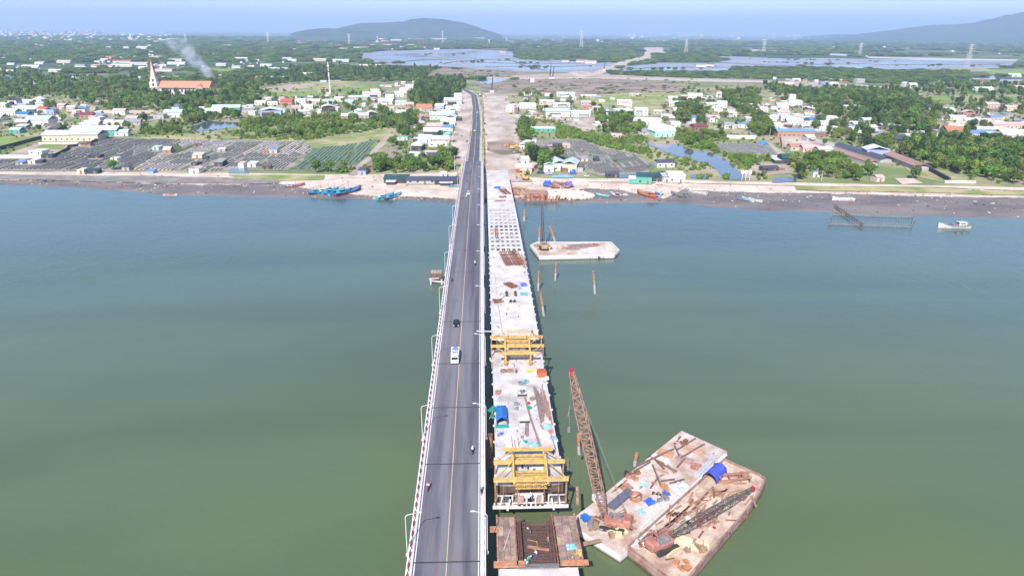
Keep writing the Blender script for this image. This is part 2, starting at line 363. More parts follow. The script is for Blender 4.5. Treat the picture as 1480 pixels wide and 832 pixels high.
patch('field', [(1385, 140), (1425, 138), (1440, 143), (1400, 148)], TANG, 4)
patch('field', [(1280, 138), (1380, 139), (1390, 145), (1330, 149), (1290, 146)], YGR, 4, block=False)
patch('field', [(840, 139), (900, 134), (990, 133), (1030, 140), (965, 150), (940, 165), (850, 147)], TANG, 4)
patch('field', [(865, 141), (960, 139), (975, 143), (880, 146)], YGR, 3, block=False)
patch('field', [(500, 126), (545, 121), (560, 126), (530, 136), (490, 139)], YGR, 4)
patch('field', [(372, 126), (430, 118), (520, 117), (495, 128), (430, 137), (375, 133)], TANG, 5, block=False)
patch('field', [(378, 128), (420, 122), (455, 122), (440, 128), (400, 132)], SANDD, 4, block=False)
patch('field', [(395, 135), (455, 131), (470, 138), (400, 141)], YGR, 3)
patch('field', [(1245, 126), (1290, 129), (1290, 132), (1245, 130)], TANG, 3)
patch('country_road', [(465, 117.2), (530, 113), (640, 111), (760, 112.5), (870, 112), (870, 113.6), (760, 114.3), (640, 112.8), (530, 114.8), (465, 118.6)], ROADP, .5)
patch('country_road', [(870, 112), (960, 113), (1050, 116), (1150, 118), (1240, 122), (1310, 129), (1310, 130.6), (1240, 124), (1150, 120.4), (1050, 119), (870, 114)], ROADP, .8)
patch('field', [(1120, 118), (1240, 122), (1245, 127), (1180, 131), (1130, 130), (1115, 124)], SANDD, 3)
# ---- near country, left of the bridges
patch('field', [(-400, 205), (0, 197), (20, 199), (60, 196), (60, 204), (0, 216), (-400, 224)], YGR, 2)
patch('salt_field', [(-500, 232), (0, 226), (60, 228), (100, 212), (170, 198), (260, 200), (440, 203), (500, 196), (560, 188), (535, 238), (480, 247), (0, 247), (-500, 247)], SALTP, 2)
patch('field', [(455, 213), (520, 206), (555, 198), (545, 214), (520, 238), (470, 246), (420, 246)], mat('green_net_field', (.115, .15, .09), .95, .3, .06, col2=(.08, .11, .06)), 2)
patch('field', [(460, 196), (560, 186), (575, 196), (550, 213), (480, 214), (430, 213)], TANG, 3, block=False)
patch('field', [(200, 196), (300, 194), (430, 196), (455, 206), (330, 201), (260, 206), (210, 204)], TANG, 3, block=False)
patch('dirt_track', [(567, 187), (575, 189), (556, 207), (540, 226), (514, 253), (503, 253), (520, 238), (545, 208)], SANDD, 1)
patch('field', [(556, 214), (575, 213), (572, 226), (545, 232), (532, 237)], BROWN, 1.5)
patch('pond', [(272, 184), (288, 180), (300, 175), (345, 177), (346, 183), (318, 187), (283, 190)], PONDW, 1.5)
patch('pond', [(330, 250), (333, 244), (358, 243), (362, 250)], mat('teal_pond', (.10, .16, .16), .2, .2, .1), 1)
patch('bank_slope', [(-500, 247), (0, 251.5), (245, 254), (370, 257), (405, 262), (400, 264.5), (245, 264), (0, 258)], mat('rubble_slope', (.25, .22, .20), .95, .4, .1, col2=(.17, .145, .13), detail=10, bump=.6), 1)
patch('verge', [(330, 252), (405, 252), (470, 253), (468, 259), (405, 261), (350, 258)], TANG, 1)
patch('yard', [(0, 228), (30, 215), (62, 206), (130, 205), (128, 209), (95, 216), (60, 228)], SANDD, 1)
patch('yard', [(50, 216), (62, 208), (96, 210), (90, 216)], YGR, 1, block=False)
patch('dirt_verge', [(668, 130), (684, 131), (680.6, 165), (679, 200), (672, 232), (660, 262), (648, 262), (662, 240), (655, 215), (650, 200), (662, 170)], PINKE, 1)
patch('verge', [(664, 236), (672, 228), (668, 244), (660, 262), (654, 258)], TANG, .7)
patch('yard', [(575, 252), (660, 248), (658, 264), (560, 262)], SAND, 1)
# ---- the earthwork of the new road and the land right of it
patch('earthwork', [(698, 134), (733, 138), (742, 170), (748, 185), (752, 215), (750, 235), (760, 250), (770, 262), (735, 262), (702, 255), (701, 200)], PINKE, 1)
patch('churned_earth', [(703, 205), (740, 203), (751, 210), (750, 222), (725, 224), (704, 217)], BROWN, 1)
patch('lane', [(735, 164), (800, 170), (850, 172), (850, 176), (800, 174), (735, 170)], PINKE, 1)
patch('yard', [(830, 172), (858, 170), (862, 188), (845, 190), (832, 183), (822, 182)], PINKE, 1)
patch('salt_field', [(770, 202), (838, 201), (868, 213), (915, 222), (948, 240), (935, 251), (865, 254), (848, 250), (838, 232), (800, 224), (776, 214)], SALTP, 1.5)
patch('pond', [(929, 208), (940, 206), (973, 207), (982, 211), (1000, 217), (1024, 220), (1042, 226), (1053, 233), (1068, 246), (1078, 251), (1072, 260), (1045, 259), (1040, 246), (1020, 236), (992, 229), (968, 223), (948, 213)], PONDW, 1.2)
patch('pond', [(893, 257), (895, 251.5), (922, 251.5), (922, 258)], PONDW, .5)
patch('pond', [(997, 257), (1000, 252), (1024, 252), (1024, 258.5)], PONDW, .5)
patch('pond', [(1115, 263), (1120, 256), (1150, 256), (1152, 263)], PONDW, .5)
patch('salt_field', [(1028, 207), (1094, 207), (1118, 213), (1130, 226), (1090, 224), (1040, 219)], SALTP, 1.2)
patch('dirt_track', [(1107, 205), (1113, 207), (1145, 228), (1138, 232), (1128, 226)], SANDD, .6)
patch('yard', [(1085, 238), (1110, 234), (1130, 240), (1150, 250), (1110, 253), (1082, 249)], SANDD, 1)
patch('yard', [(1126, 200), (1165, 203), (1205, 209), (1250, 218), (1250, 222), (1200, 218), (1150, 213), (1130, 213)], PINKE, 1)
patch('lane', [(1100, 150), (1104, 150), (1122, 185), (1140, 196), (1180, 200), (1230, 212), (1225, 215), (1170, 204), (1128, 200), (1112, 183)], ROADP, .8)
patch('clearing', [(1310, 240), (1345, 248), (1390, 252), (1400, 262), (1360, 263), (1320, 255)], TANG, 1.5)
patch('yard', [(1293, 258), (1318, 258), (1335, 265), (1305, 267)], SAND, 1)
patch('verge', [(1150, 266.5), (1250, 269), (1340, 271), (1480, 275.5), (1900, 290), (1900, 297), (1480, 281.5), (1340, 277.5), (1250, 276), (1150, 273)], TANG, 1)
patch('levee_track', [(850, 259), (990, 261.5), (1110, 264.5), (1200, 266), (1350, 268), (1480, 272.5), (1900, 288), (1900, 290), (1480, 274.5), (1350, 270), (1200, 268), (1110, 266.5), (990, 263.5), (850, 262)], SAND, .5)

# ---- hills behind
HILL = mat('wooded_hillside', (.050, .080, .050), .95, .3, .004, col2=(.022, .042, .028), detail=10, lo=.42, hi=.58)
def ridge(name, prof, dist, half, m):
    b = MB(); rows = []; cols = []
    for k in range(len(prof)-1):
        (x0, y0), (x1, y1) = prof[k], prof[k+1]; st = 8
        for i in range(st): t = i/st; t2 = t*t*(3-2*t)*.5+t*.5; cols.append((x0+(x1-x0)*t, y0+(y1-y0)*t2))
    cols.append(prof[-1]); fr = [-1, -.8, -.6, -.42, -.27, -.13, 0, .2, .5, 1]
    for f_ in fr:
        row = []
        for x, y in cols:
            d = ray(x, y); h = math.hypot(d.x, d.y); dd = dist+f_*half; c = CAMP+d*(dist/h); top = max(0, c.z-2)
            p = CAMP+Vector((d.x, d.y, 0))*(dd/h); g_ = (1-abs(f_))**1.15
            z = top*g_*(1+(.30*noise.noise((p.x*.0012, p.y*.0012, 2))+.14*noise.noise((p.x*.004, p.y*.004, 6)) if f_ else .03*noise.noise((x*.2, 0, 0))))
            row.append((p.x, p.y, z+1.5))
        rows.append(row)
    b.loft(rows, cap=False, closed=False); struct(name, b, m, smooth=True)
ridge('hills', [(418, 50), (430, 45.5), (445, 43), (465, 41), (485, 41.5), (520, 44), (560, 50)], 8200, 900, HILL)
ridge('hills', [(462, 49), (480, 44), (500, 38), (520, 33.5), (548, 33), (580, 31.5), (597, 27.5), (615, 26), (640, 28), (665, 32), (688, 38), (698, 42.5), (712, 46), (726, 51)], 9500, 1500, HILL)
ridge('mountain', [(1150, 57), (1215, 53.5), (1250, 48), (1285, 44), (1320, 39.5), (1345, 36.5), (1380, 35.5), (1405, 33.5), (1430, 28), (1455, 22), (1485, 17), (1560, 8), (1680, 2), (1850, 12), (2050, 40), (2150, 66)], 12500, 3000, HILL)
ridge('hills', [(1160, 53), (1200, 50), (1230, 49.5), (1262, 54)], 15500, 900, HILL)

# ============================================================ THE ROAD BRIDGE IN USE
def sweep(b, prof, Y0, Y1, st=8.0, dz=0.0, xo=0.0, zf=zb, cap=True, x_of=None):
    """extrude a closed cross-section [(x, dz)] along the bridge from Y0 to Y1"""
    n = max(1, int(abs(Y1-Y0)/st)); rings = []
    for k in range(n+1):
        Y = Y0+(Y1-Y0)*k/n; ox = xo+(x_of(Y) if x_of else 0); rings.append([(x+ox, Y, zf(Y)+z+dz) for x, z in prof])
    return b.loft(rings, cap=cap)
rect = lambda x0, x1, z0, z1: [(x0, z0), (x1, z0), (x1, z1), (x0, z1)]
Y0, YE = 40.0, 486.0
def road_x(Y):                                # past the far abutment the road narrows and bends away
    if Y < 640: return 0
    return 0.4-0.000035*(Y-640)**2 if Y < 1080 else -6.4-0.16*(Y-1080)
bridge = thing('road_bridge', (0, 0, 0), 0, 'two-lane concrete road bridge open to traffic, with red and white railing blocks', 'bridge')
ASPB = mat('bridge_asphalt', (.160, .148, .164), .8, .25, .42, col2=(.070, .065, .085), bump=.15, sx=(1, .02, 1), detail=6, lo=.34, hi=.60)
LINEW = mat('worn_white_line', (.62, .60, .60), .7, .3, 2, lo=.3, hi=.5); LINEY = mat('yellow_line', (.56, .38, .17), .7, .25, 1.5, lo=.3, hi=.5)
CURB = mat('pale_kerb_concrete', (.60, .54, .53), .9, .2, .6, detail=8)
b = MB(); sweep(b, [(-6.6, -.25), (6.6, -.25), (6.6, .0), (-6.6, 0)], Y0, YE); ob('deck', b, CONC, bridge)
b = MB(); sweep(b, rect(-5.75, 5.75, .004, .06), Y0, YE); ob('road_surface', b, ASPB, bridge)
for s in (-1, 1):
    b = MB(); sweep(b, [(s*5.75, .004), (s*6.45, .004), (s*6.45, .22), (s*5.80, .22)][::s], Y0, YE); ob('footway', b, CURB, bridge)
    b = MB(); sweep(b, rect(s*5.48-.09, s*5.48+.09, .062, .066), Y0, YE); ob('edge_line', b, LINEW, bridge)
    b = MB(); sweep(b, rect(s*6.66-.07, s*6.66+.07, .92, 1.06), Y0, YE); ob('handrail', b, WHITE, bridge)
    b = MB(); sweep(b, rect(s*6.62-.10, s*6.62+.10, .0, .26), Y0, YE); ob('railing_base', b, CURB, bridge)
b = MB(); sweep(b, rect(-.07, .07, .062, .066), Y0, YE); ob('centre_line', b, LINEY, bridge)
for Y in (60, 94, 120.7, 142, 163.3, 189.6, 232, 257.6, 291, 326, 360, 395, 430, 462):
    b = MB(); b.box((0, 0, .069), (11.4, .30, .006)); ob('expansion_joint', b, DARK, bridge, loc=(0, Y, zb(Y)), scale=(1, 1, 1))
# railing blocks: every second one red
pr = MB(); pr.box((0, 0, .46), (.24, .85, .62)); prm = pr.mesh('railing_block', RED)
pw = MB(); pw.box((0, 0, .58), (.15, .22, .64)); pwm = pw.mesh('railing_post', WHITE)
k = 0
for s in (-1, 1):
    for nm, me, o_ in (('railing_block', prm, 0), ('railing_post', pwm, 1.25)):
        rest = MB(); Y = 78.0+o_; c_ = 0
        while Y < YE-1:
            if c_ < 75: ob(nm, me, None, bridge, loc=(6.60 if s > 0 else -6.46, Y, zb(Y)), scale=(.45 if s > 0 else 1, 1, 1))
            else: rest.box((6.6 if s > 0 else -6.46, Y, zb(Y)+.50), (.12 if s > 0 else .26, 1.02, .72) if o_ == 0 else (.15, .22, .64))
            Y += 2.5; c_ += 1
        ob('far_'+nm, rest, RED if o_ == 0 else WHITE, bridge, kind='stuff')
# girders and piers
for x in (-5.2, -2.6, 0, 2.6, 5.2):
    b = MB(); sweep(b, rect(x-.3, x+.3, -1.7, -.254), Y0, YE); ob('girder', b, CONC, bridge)
for Y in (60, 94, 127.5, 161, 194.5, 228, 261.5, 295, 328.5, 362, 395.5, 429, 462):
    z = zb(Y)-1.71; b = MB(); b.box((0, Y, z-.7), (12.6, 1.8, 1.4))
    for x in (-4, 0, 4): b.tube((x, Y, -4), (x, Y, z-1.4), .75, n=14)
    b.box((0, Y, .4), (14, 4.5, 1.6)); ob('pier', b, CONC, bridge)
# the road on land
road = struct('road', sweep(MB(), rect(-4.5, 4.5, .0, .05), YE+.02, 1290, 10, x_of=road_x), ASPH)
b = MB(); sweep(b, [(-9.5, -6), (9.5, -6), (6.4, -.02), (-6.4, -.02)], YE+.3, 1290, 10, x_of=road_x); struct('road_embankment', b, PINKE)
b = MB(); sweep(b, rect(-.1, .1, .055, .06), YE+.02, 1290, 10, x_of=road_x); struct('centre_line', b, LINEW)
for s in (-1, 1):
    b = MB(); sweep(b, rect(s*4.2-.09, s*4.2+.09, .055, .06), YE+.02, 1290, 10, x_of=road_x); struct('edge_line', b, LINEW)
    fe = thing('road_kerb', (s*5.6, YE+2, 0), 0, ('pale kerb wall along the seaward shoulder of the approach road' if s < 0 else 'pale kerb wall between the approach road and the earthwork'), 'kerb')
    b = MB(); sweep(b, rect(-.18, .18, 0, .8), 0, 430, 10, zf=lambda y: zb(y+YE+2)); ob('wall', b, CURB, fe)
b = MB(); n_ = 90
for i in range(n_):
    Y = 500+i*5.2; b.blob((6.9+rnd.uniform(-.5, .5), Y, zb(Y)+.1), (.8+rnd.random()*.5, 2, .7), 6, 3)
ob('verge_scrub', b, TANG, kind='stuff')

# ---- street lamps
def lamp(x, Y, s, label):
    t = thing('street_lamp', (x, Y, zb(Y)), 0 if s > 0 else math.pi, label, 'street lamp', 'street lamps along the road bridge')
    for nm, g_ in LM: ob(nm, g_, None, t)
b1 = MB(); b1.tube((0, 0, -.6), (0, 0, 7.6), .09, .07); b1.tube((0, 0, -.6), (0, 0, -.2), .28)
b2 = MB(); b2.tube((0, 0, 7.55), (.25, 0, 8.0), .08, .07); b2.tube((.25, 0, 8.0), (2.1, 0, 8.5), .07, .05)
b3 = MB(); b3.box((2.45, 0, 8.56), (.8, .24, .14))
LPM = mat('lamp_steel', (.55, .56, .57), .6, .1, 1); LM = [('pole', b1.mesh('pole', LPM)), ('arm', b2.mesh('arm', LPM)), ('lamp_head', b3.mesh('lamp_head', LPM))]
ordn = ['first', 'second', 'third', 'fourth', 'fifth', 'sixth', 'seventh', 'eighth', 'ninth', 'tenth', 'eleventh', 'twelfth', 'thirteenth']
i = 0; Y = 96.4
while Y < 480:
    for s, nm in ((1, 'open water side'), (-1, 'new bridge side')):
        lamp(-7.0 if s > 0 else 7.0, Y if Y > 90 else Y, s, 'white street lamp, %s up the bridge on its %s' % (ordn[i], nm))
    i += 1; Y += 33.6

# ---- people: one continuous skinned body, baked once per pose
def body(name, J, E_, rad, shirt, trousers, bare=None):
    me = bpy.data.meshes.new(name); me.from_pydata(J, E_, []); o = bpy.data.objects.new(name, me); COL.objects.link(o)
    md = o.modifiers.new('s', 'SKIN'); sv = me.skin_vertices[0].data
    for i_, r_ in enumerate(rad): sv[i_].radius = (r_, r_*.8 if 1 < r_*10 else r_); sv[i_].use_root = (i_ == 0)
    o.modifiers.new('u', 'SUBSURF').levels = 1
    dg = bpy.context.evaluated_depsgraph_get(); ev = o.evaluated_get(dg)
    nm = bpy.data.meshes.new_from_object(ev); nm.name = name; bpy.data.objects.remove(o); bpy.data.meshes.remove(me)
    return nm
def joints(pose):
    # 0 pelvis 1 waist 2 chest 3 neck 4 head; arms 5-7 L, 8-10 R; legs 11-13 L, 14-16 R (knee, ankle, toe)
    if pose == 'stand':
        J = [(0,0,.95),(0,0,1.12),(0,.0,1.38),(0,0,1.52),(0,.02,1.66),(-.2,0,1.42),(-.26,.02,1.13),(-.25,.14,.90),(.2,0,1.42),(.27,.02,1.13),(.24,.16,.92),(-.1,.02,.5),(-.11,0,.08),(-.12,.16,.04),(.1,.03,.5),(.12,0,.08),(.13,.16,.04)]
    elif pose == 'bend':
        J = [(0,0,.85),(0,.12,.98),(0,.36,1.10),(0,.48,1.16),(0,.60,1.20),(-.2,.38,1.08),(-.24,.48,.82),(-.2,.58,.60),(.2,.38,1.08),(.24,.48,.82),(.2,.6,.60),(-.12,.12,.46),(-.12,-.02,.08),(-.13,.14,.04),(.12,.14,.46),(.12,0,.08),(.13,.15,.04)]
    else:
        J = [(0,-.1,.82),(0,-.08,1.0),(0,.02,1.26),(0,.06,1.40),(0,.10,1.54),(-.19,.04,1.28),(-.28,.22,1.10),(-.26,.46,1.06),(.19,.04,1.28),(.28,.22,1.10),(.26,.46,1.06),(-.17,.26,.76),(-.17,.14,.36),(-.17,.30,.32),(.17,.26,.76),(.17,.14,.36),(.17,.30,.32)]
    E_ = [(0,1),(1,2),(2,3),(3,4),(2,5),(5,6),(6,7),(2,8),(8,9),(9,10),(0,11),(11,12),(12,13),(0,14),(14,15),(15,16)]
    return J, E_, [.15,.14,.17,.07,.11,.07,.05,.035,.07,.05,.035,.085,.05,.045,.085,.05,.045]
def dress(me, pose, cols):
    J, E_, _ = joints(pose); own = {0: 2, 1: 1, 2: 1, 3: 0, 4: 0, 5: 1, 6: 1, 7: 0, 8: 1, 9: 1, 10: 0, 11: 2, 12: 2, 13: 3, 14: 2, 15: 2, 16: 3}
    for c in cols: me.materials.append(c)
    for p in me.polygons:
        c = p.center; i_ = min(range(17), key=lambda q: (Vector(J[q])-c).length); p.material_index = own[i_]; p.use_smooth = True
CLO = {k: mat('cloth_'+k, c, .9, .15, 4) for k, c in dict(white=(.7, .7, .7), blue=(.05, .12, .4), navy=(.02, .03, .07), red=(.45, .04, .05), green=(.05, .22, .12), orange=(.7, .22, .04), brown=(.15, .09, .06), grey=(.2, .2, .21), pink=(.6, .25, .28), cyan=(.1, .4, .5)).items()}
BM = {p: body('body_'+p, *joints(p), None, None) for p in ('stand', 'bend', 'ride')}
hb = MB(); hb.blob((0, 0, 0), (.145, .165, .13), 9, 5, .0)
def person(loc, rz, pose, shirt, trousers, hat, label, group=None):
    t = thing('person', loc, rz, label, 'person', group)
    me = BM[pose].copy(); dress(me, pose, [SKIN, CLO[shirt], CLO[trousers], DARK]); ob('body', me, None, t)
    J = joints(pose)[0][4]; ob('helmet', hb.mesh('helmet', CLO[hat] if hat in CLO else hat), None, t, loc=(J[0], J[1], J[2]+.07))
    return t

# ---- motorbikes
def motorbike(loc, rz, col, label):
    t = thing('motorbike', loc, rz, label, 'motorbike')
    for y in (-.6, .62):
        w = MB(); w.tube((-.05, y, .3), (.05, y, .3), .3, n=14); ob('wheel', w, BLACK, t)
    b = MB(); b.loft([[(-w_, y, z-h), (w_, y, z-h), (w_*.8, y, z+h), (-w_*.8, y, z+h)] for y, z, w_, h in ((-.85, .72, .09, .07), (-.45, .58, .16, .16), (-.05, .48, .14, .14), (.25, .5, .1, .1), (.5, .72, .15, .24), (.62, .95, .1, .08))])
    ob('body_panels', b, col, t)
    b = MB(); b.loft([[(-w_, y, .74), (w_, y, .74), (w_, y, .84), (-w_, y, .84)] for y, w_ in ((-.75, .1), (-.3, .15), (.12, .09))]); ob('seat', b, BLACK, t)
    b = MB(); b.tube((0, .6, .3), (0, .48, 1.0), .035); b.tube((-.32, .44, 1.04), (.32, .44, 1.04), .02); b.tube((-.28, .46, 1.04), (-.34, .5, 1.2), .012); b.tube((.28, .46, 1.04), (.34, .5, 1.2), .012); ob('handlebar', b, DARK, t)
    b = MB(); b.box((0, .68, .86), (.14, .06, .12)); ob('headlight', b, GLASS, t)
    return t
def rider(px, py, away, shirt, tr, hat, bcol, bl, pl):
    v = D(px, py, .07); rz = 0 if away else math.pi
    motorbike(v, rz, bcol, bl); person(v+Vector((0, 0, -.02)), rz, 'ride', shirt, tr, hat, pl)
rider(683, 654, True, 'white', 'navy', 'white', DARK, 'black motorbike riding away over the joint nearest the yellow form traveller', 'person in white shirt on the black motorbike heading away from the camera')
rider(619, 706, False, 'white', 'red', 'red', RED, 'dark red motorbike coming down the lane beside the open-water railing', 'person with red helmet on the motorbike nearest the open-water railing')
rider(696, 712, True, 'grey', 'brown', 'white', BLACK, 'black motorbike hugging the kerb opposite the form traveller front', 'person in grey riding close to the railing of the new bridge side')
rider(653, 406, False, 'navy', 'navy', 'grey', BLUET, 'blue motorbike beside the open-water railing near the timber dolphin', 'person in navy on the motorbike passing the timber dolphin')
rider(686.5, 383, True, 'white', 'grey', 'white', DARK, 'dark motorbike alone in the away lane beyond the black car', 'person in white riding alone in the away lane mid bridge')
rider(668.5, 287, False, 'orange', 'brown', 'navy', DARK, 'small motorbike beside the railing near the far bank', 'person in orange riding beside the railing near the far bank')
rider(674, 286, False, 'white', 'navy', 'white', WHITE, 'white motorbike just behind the white car near the bank', 'person in white riding just behind the white car')
rider(692.5, 202, True, 'pink', 'grey', 'pink', DARK, 'motorbike on the approach road near its kerb wall', 'person in pink riding on the approach road')
rider(674, 262, False, 'red', 'brown', 'grey', RED, 'red motorbike entering the bridge from the far bank', 'person in red entering the bridge from the far bank')

# ---- cars and trucks
WHLg = MB(); WHLg.tube((-.11, 0, 0), (.11, 0, 0), .33, n=14)
def wheels(t, xs, ys, r=1.0):
    me = WHLg.mesh('tyre', BLACK); rm = MB(); rm.tube((-.12, 0, 0), (.12, 0, 0), .19, n=10); rme = rm.mesh('rim', GREY)
    for x in xs:
        for y in ys: w = ob('wheel', me, None, t, loc=(x, y, .33*r), scale=(r, r, r)); ob('rim', rme, None, w)
def car(loc, rz, col, label, suv=False):
    t = thing('parked_car' if 'parked' in label else 'car', loc, rz, label, 'car'); h = 1.15 if suv else 1.0
    b = MB(); sec = [(-2.1, .45, .62, .62), (-2.0, .3, .86, .78), (-1.2, .25, .93, .80), (0, .25, .93, .80), (1.1, .25, .92, .77), (1.8, .28, .86, .70), (2.1, .4, .68, .55)]
    b.loft([[(-w, y, a), (w, y, a), (w, y, c*h-.1), (w*.9, y, c*h+.08), (-w*.9, y, c*h+.08), (-w, y, c*h-.1)] for y, a, w, c in sec]); ob('body', b, col, t, smooth=False)
    b = MB(); g_ = [(-1.75 if suv else -1.45, .87, .78, .80), (-1.35 if suv else -1.0, 1.35*h, .70, .66), (-.1, 1.42*h, .72, .66), (.35, 1.38*h, .70, .64), (.95, .87, .78, .80)]
    b.loft([[(-d_, y, .80*h), (d_, y, .80*h), (w, y, z), (-w, y, z)] for y, z, w, d_ in g_]); gl = ob('cabin_glass', b, GLASS, t)
    b = MB(); b.loft([[(-.66, y, 1.40*h), (.66, y, 1.40*h), (.6, y, z), (-.6, y, z)] for y, z in ((-1.25 if suv else -.95, 1.41*h), (-.5, 1.46*h), (.25, 1.45*h), (.42, 1.41*h))]); ob('roof', b, col, t)
    for s in (-1, 1):
        b = MB(); b.box((s*.66, 2.06, .62), (.34, .1, .16)); ob('headlight', b, WHITE, t)
        b = MB(); b.box((s*.7, -2.07, .68), (.28, .08, .18)); ob('tail_light', b, RED, t)
    wheels(t, (-.84, .84), (-1.3, 1.3)); return t
BLKP = mat('black_car_paint', (.015, .013, .03), .25, .1, 1, spec=.6); WHTP = mat('white_car_paint', (.8, .8, .8), .3, .05, 1, spec=.6)
car(D(659.5, 469, .07), math.pi, BLKP, 'black car driving toward the camera behind the blue-loaded truck')
car(D(677, 281, .07), math.pi, WHTP, 'white car driving toward the camera near the far bank', True)
car(D(686, 189.5, .07), math.pi, WHTP, 'small white car on the approach road beside the teal-roofed houses')
car(D(690.5, 171, .07), 0, mat('dark_car_paint', (.05, .05, .07), .3, .1, 1, spec=.6), 'dark car heading inland on the approach road', True)
car(D(690, 163, .07), 0, WHTP, 'white car ahead of the dark car heading inland')
def truck(loc, rz, cabm, label, load, L=6.4):
    t = thing('truck', loc, rz, label, 'truck')
    b = MB(); b.loft([[(-1.0, y, .5), (1.0, y, .5), (1.0, y, z1), (.92, y, z2), (-.92, y, z2), (-1, y, z1)] for y, z1, z2 in ((L/2-1.9, 1.4, 2.25), (L/2-.5, 1.4, 2.2), (L/2-.15, 1.25, 1.5), (L/2, 1.1, 1.2))]); c = ob('cab', b, cabm, t)
    b = MB(); b.loft([[(-.88, y, z-.35), (.88, y, z-.35), (.8, y, z+.30), (-.8, y, z+.30)] for y, z in ((L/2-.42, 1.72), (L/2-.10, 1.62))]); ob('windscreen', b, GLASS, c)
    b = MB(); b.box((0, -1.1, .75), (1.9, L-2.0, .3)); ob('chassis', b, DARK, t)
    load(t, L); wheels(t, (-.88, .88), (-L/2+1.1, L/2-1.1), 1.25); return t
def box_load(t, L):
    b = MB(); b.box((0, -.95, 1.55), (2.05, L-2.05, 1.3)); ob('cargo_bed', b, WHTP, t)
    b = MB(); b.blob((0, -1.8, 2.2), (.95, 1.2, .45), 9, 4); ob('blue_cover', b, mat('lilac_tarpaulin', (.16, .22, .62), .6, .2, 2), t)
    b = MB(); b.box((0, .3, 2.22), (1.5, .9, .06)); ob('roof_vent', b, GREY, t)
truck(D(657.8, 519, .07), math.pi, WHTP, 'white truck with blue-covered load driving toward the camera', box_load)
def flat_load(t, L):
    b = MB(); b.box((0, -1.0, 1.05), (2.2, L-2.0, .3)); [b.box((s*1.07, -1.0, 1.4), (.06, L-2.0, .5)) for s in (-1, 1)]; ob('load_bed', b, BLUET, t)
truck(D(693.5, 138.5, .07), 0, WHTP, 'small white truck on the bend where the approach road turns', flat_load)

# ============================================================ THE BRIDGE UNDER CONSTRUCTION
XL, XR, XC = 8.88, 22.46, 15.67
nb = thing('unfinished_bridge', (XC, 0, 0), 0, 'unfinished pale concrete bridge beside the road bridge, open gaps between its deck sections', 'bridge')
CD = [mat('cast_deck_%s' % k, c, .92, .12, .22, col2=c2, bump=.2, detail=9, lo=.34, hi=.6, rand=.05) for k, c, c2 in (('pale', (.56, .51, .49), (.38, .335, .31)), ('warm', (.55, .505, .495), (.34, .30, .285)))]
def boxsec(Y, d):     # closed section of the box girder in bridge coordinates
    w = 6.79
    return [(-w, -.22), (-3.3, -.55), (-2.9, -d), (2.9, -d), (3.3, -.55), (w, -.22), (w, 0), (-w, 0)]
def segs(Y0, Y1, st, m, nm='deck_segment', solid=False):
    n = round((Y1-Y0)/st); st = (Y1-Y0)/n
    for k in range(n):
        a, c = Y0+k*st+.02, Y0+(k+1)*st-.02; b = MB(); rings = []
        for Y in (a, c):
            d = 1.6 if solid else 2.2+1.6*min(1, abs(((Y-90) % 88)-44)/44)**2
            rings.append([(x, Y, zb(Y)+z) for x, z in (rect(-6.79, 6.79, -.35, 0) if solid else boxsec(Y, d))])
        b.loft(rings); ob(nm, b, m, nb)
segs(56, 92.2, 4.02, CD[0]); segs(114, 171, 4.07, CD[1]); segs(177.5, 257.0, 3.98, CD[0])
segs(328.2, 361.6, 33.4, CD[0], solid=True); segs(362, 398.2, 36.2, CD[0], solid=True); segs(398.6, 440, 41.4, CD[0], solid=True)
for x in (-6.72, 6.72):
    for a, c in ((84, 92.1), (114.1, 170.9), (177.6, 256.9), (328.3, 440)): ob('edge_upstand', sweep(MB(), rect(x-.06, x+.06, .003, .10), a, c), CONCW, nb)
STUB = MB(); STUB.box((0, 0, .15), (.3, .5, .3)); stm = STUB.mesh('anchor_block', CONCW)
for Y in range(116, 256, 6):
    if not 170 < Y < 178:
        for s in (-1, 1): ob('anchor_block', stm, None, nb, loc=(s*6.95, Y+rnd.random(), zb(Y)-.1))
# girder spans that still lack most of their deck
for sp, (a, c) in enumerate(((257.4, 291.3), (291.7, 328.0))):
    for k in range(7):
        x = -6.2+k*2.067; b = MB(); sweep(b, [(x-.3, -1.7), (x+.3, -1.7), (x+.12, -1.3), (x+.12, -.35), (x+.36, -.2), (x+.36, -.1), (x-.36, -.1), (x-.36, -.2), (x-.12, -.35), (x-.12, -1.3)], a, c, 12)
        ob('girder', b, CONC, nb)
    n = 6; st = (c-a)/n
    for j in range(n):
        for k in range(6):
            x = -5.17+k*2.067; Y = a+(j+.5)*st; big = (sp == 1 and j == 0)
            gap = 2.5 if big or (sp == 0 and j in (0, 4, 5)) else (1.9 if sp == 0 else 1.3); b = MB()
            sweep(b, rect(x-.99, x+.99, -.095, .0), Y-st/2+gap, Y+st/2-.05, 10); ob('deck_panel', b, CD[(j+k) % 2], nb)
        for k in range(6):
            x = -5.17+k*2.067; b = MB(); Y = a+j*st+.15; b.box((x, Y, zb(Y)-.9), (1.8, .25, .9)); ob('diaphragm', b, CONC, nb)
    for s in (-1, 1):
        b = MB(); sweep(b, rect(s*6.5-.28, s*6.5+.28, -.09, .02), a, c, 12); ob('edge_strip', b, CONCW, nb)
for Y in (96, 135, 174, 215, 257.2, 291.5, 328.1, 361.8, 398.4, 432):
    z = zb(Y)-(3.2 if Y < 250 else 1.75); b = MB()
    if Y in (135, 174): continue
    b.box((0, Y, z-.6), (10 if Y > 250 else 6.4, 2.2, 1.2))
    for x in ((-3.6, 3.6) if Y > 250 else (-1.8, 1.8)): b.tube((x, Y, -4), (x, Y, z-1.1), .9, n=14)
    b.box((0, Y, .6), (13, 6, 2.0)); ob('pier', b, CONC, nb)
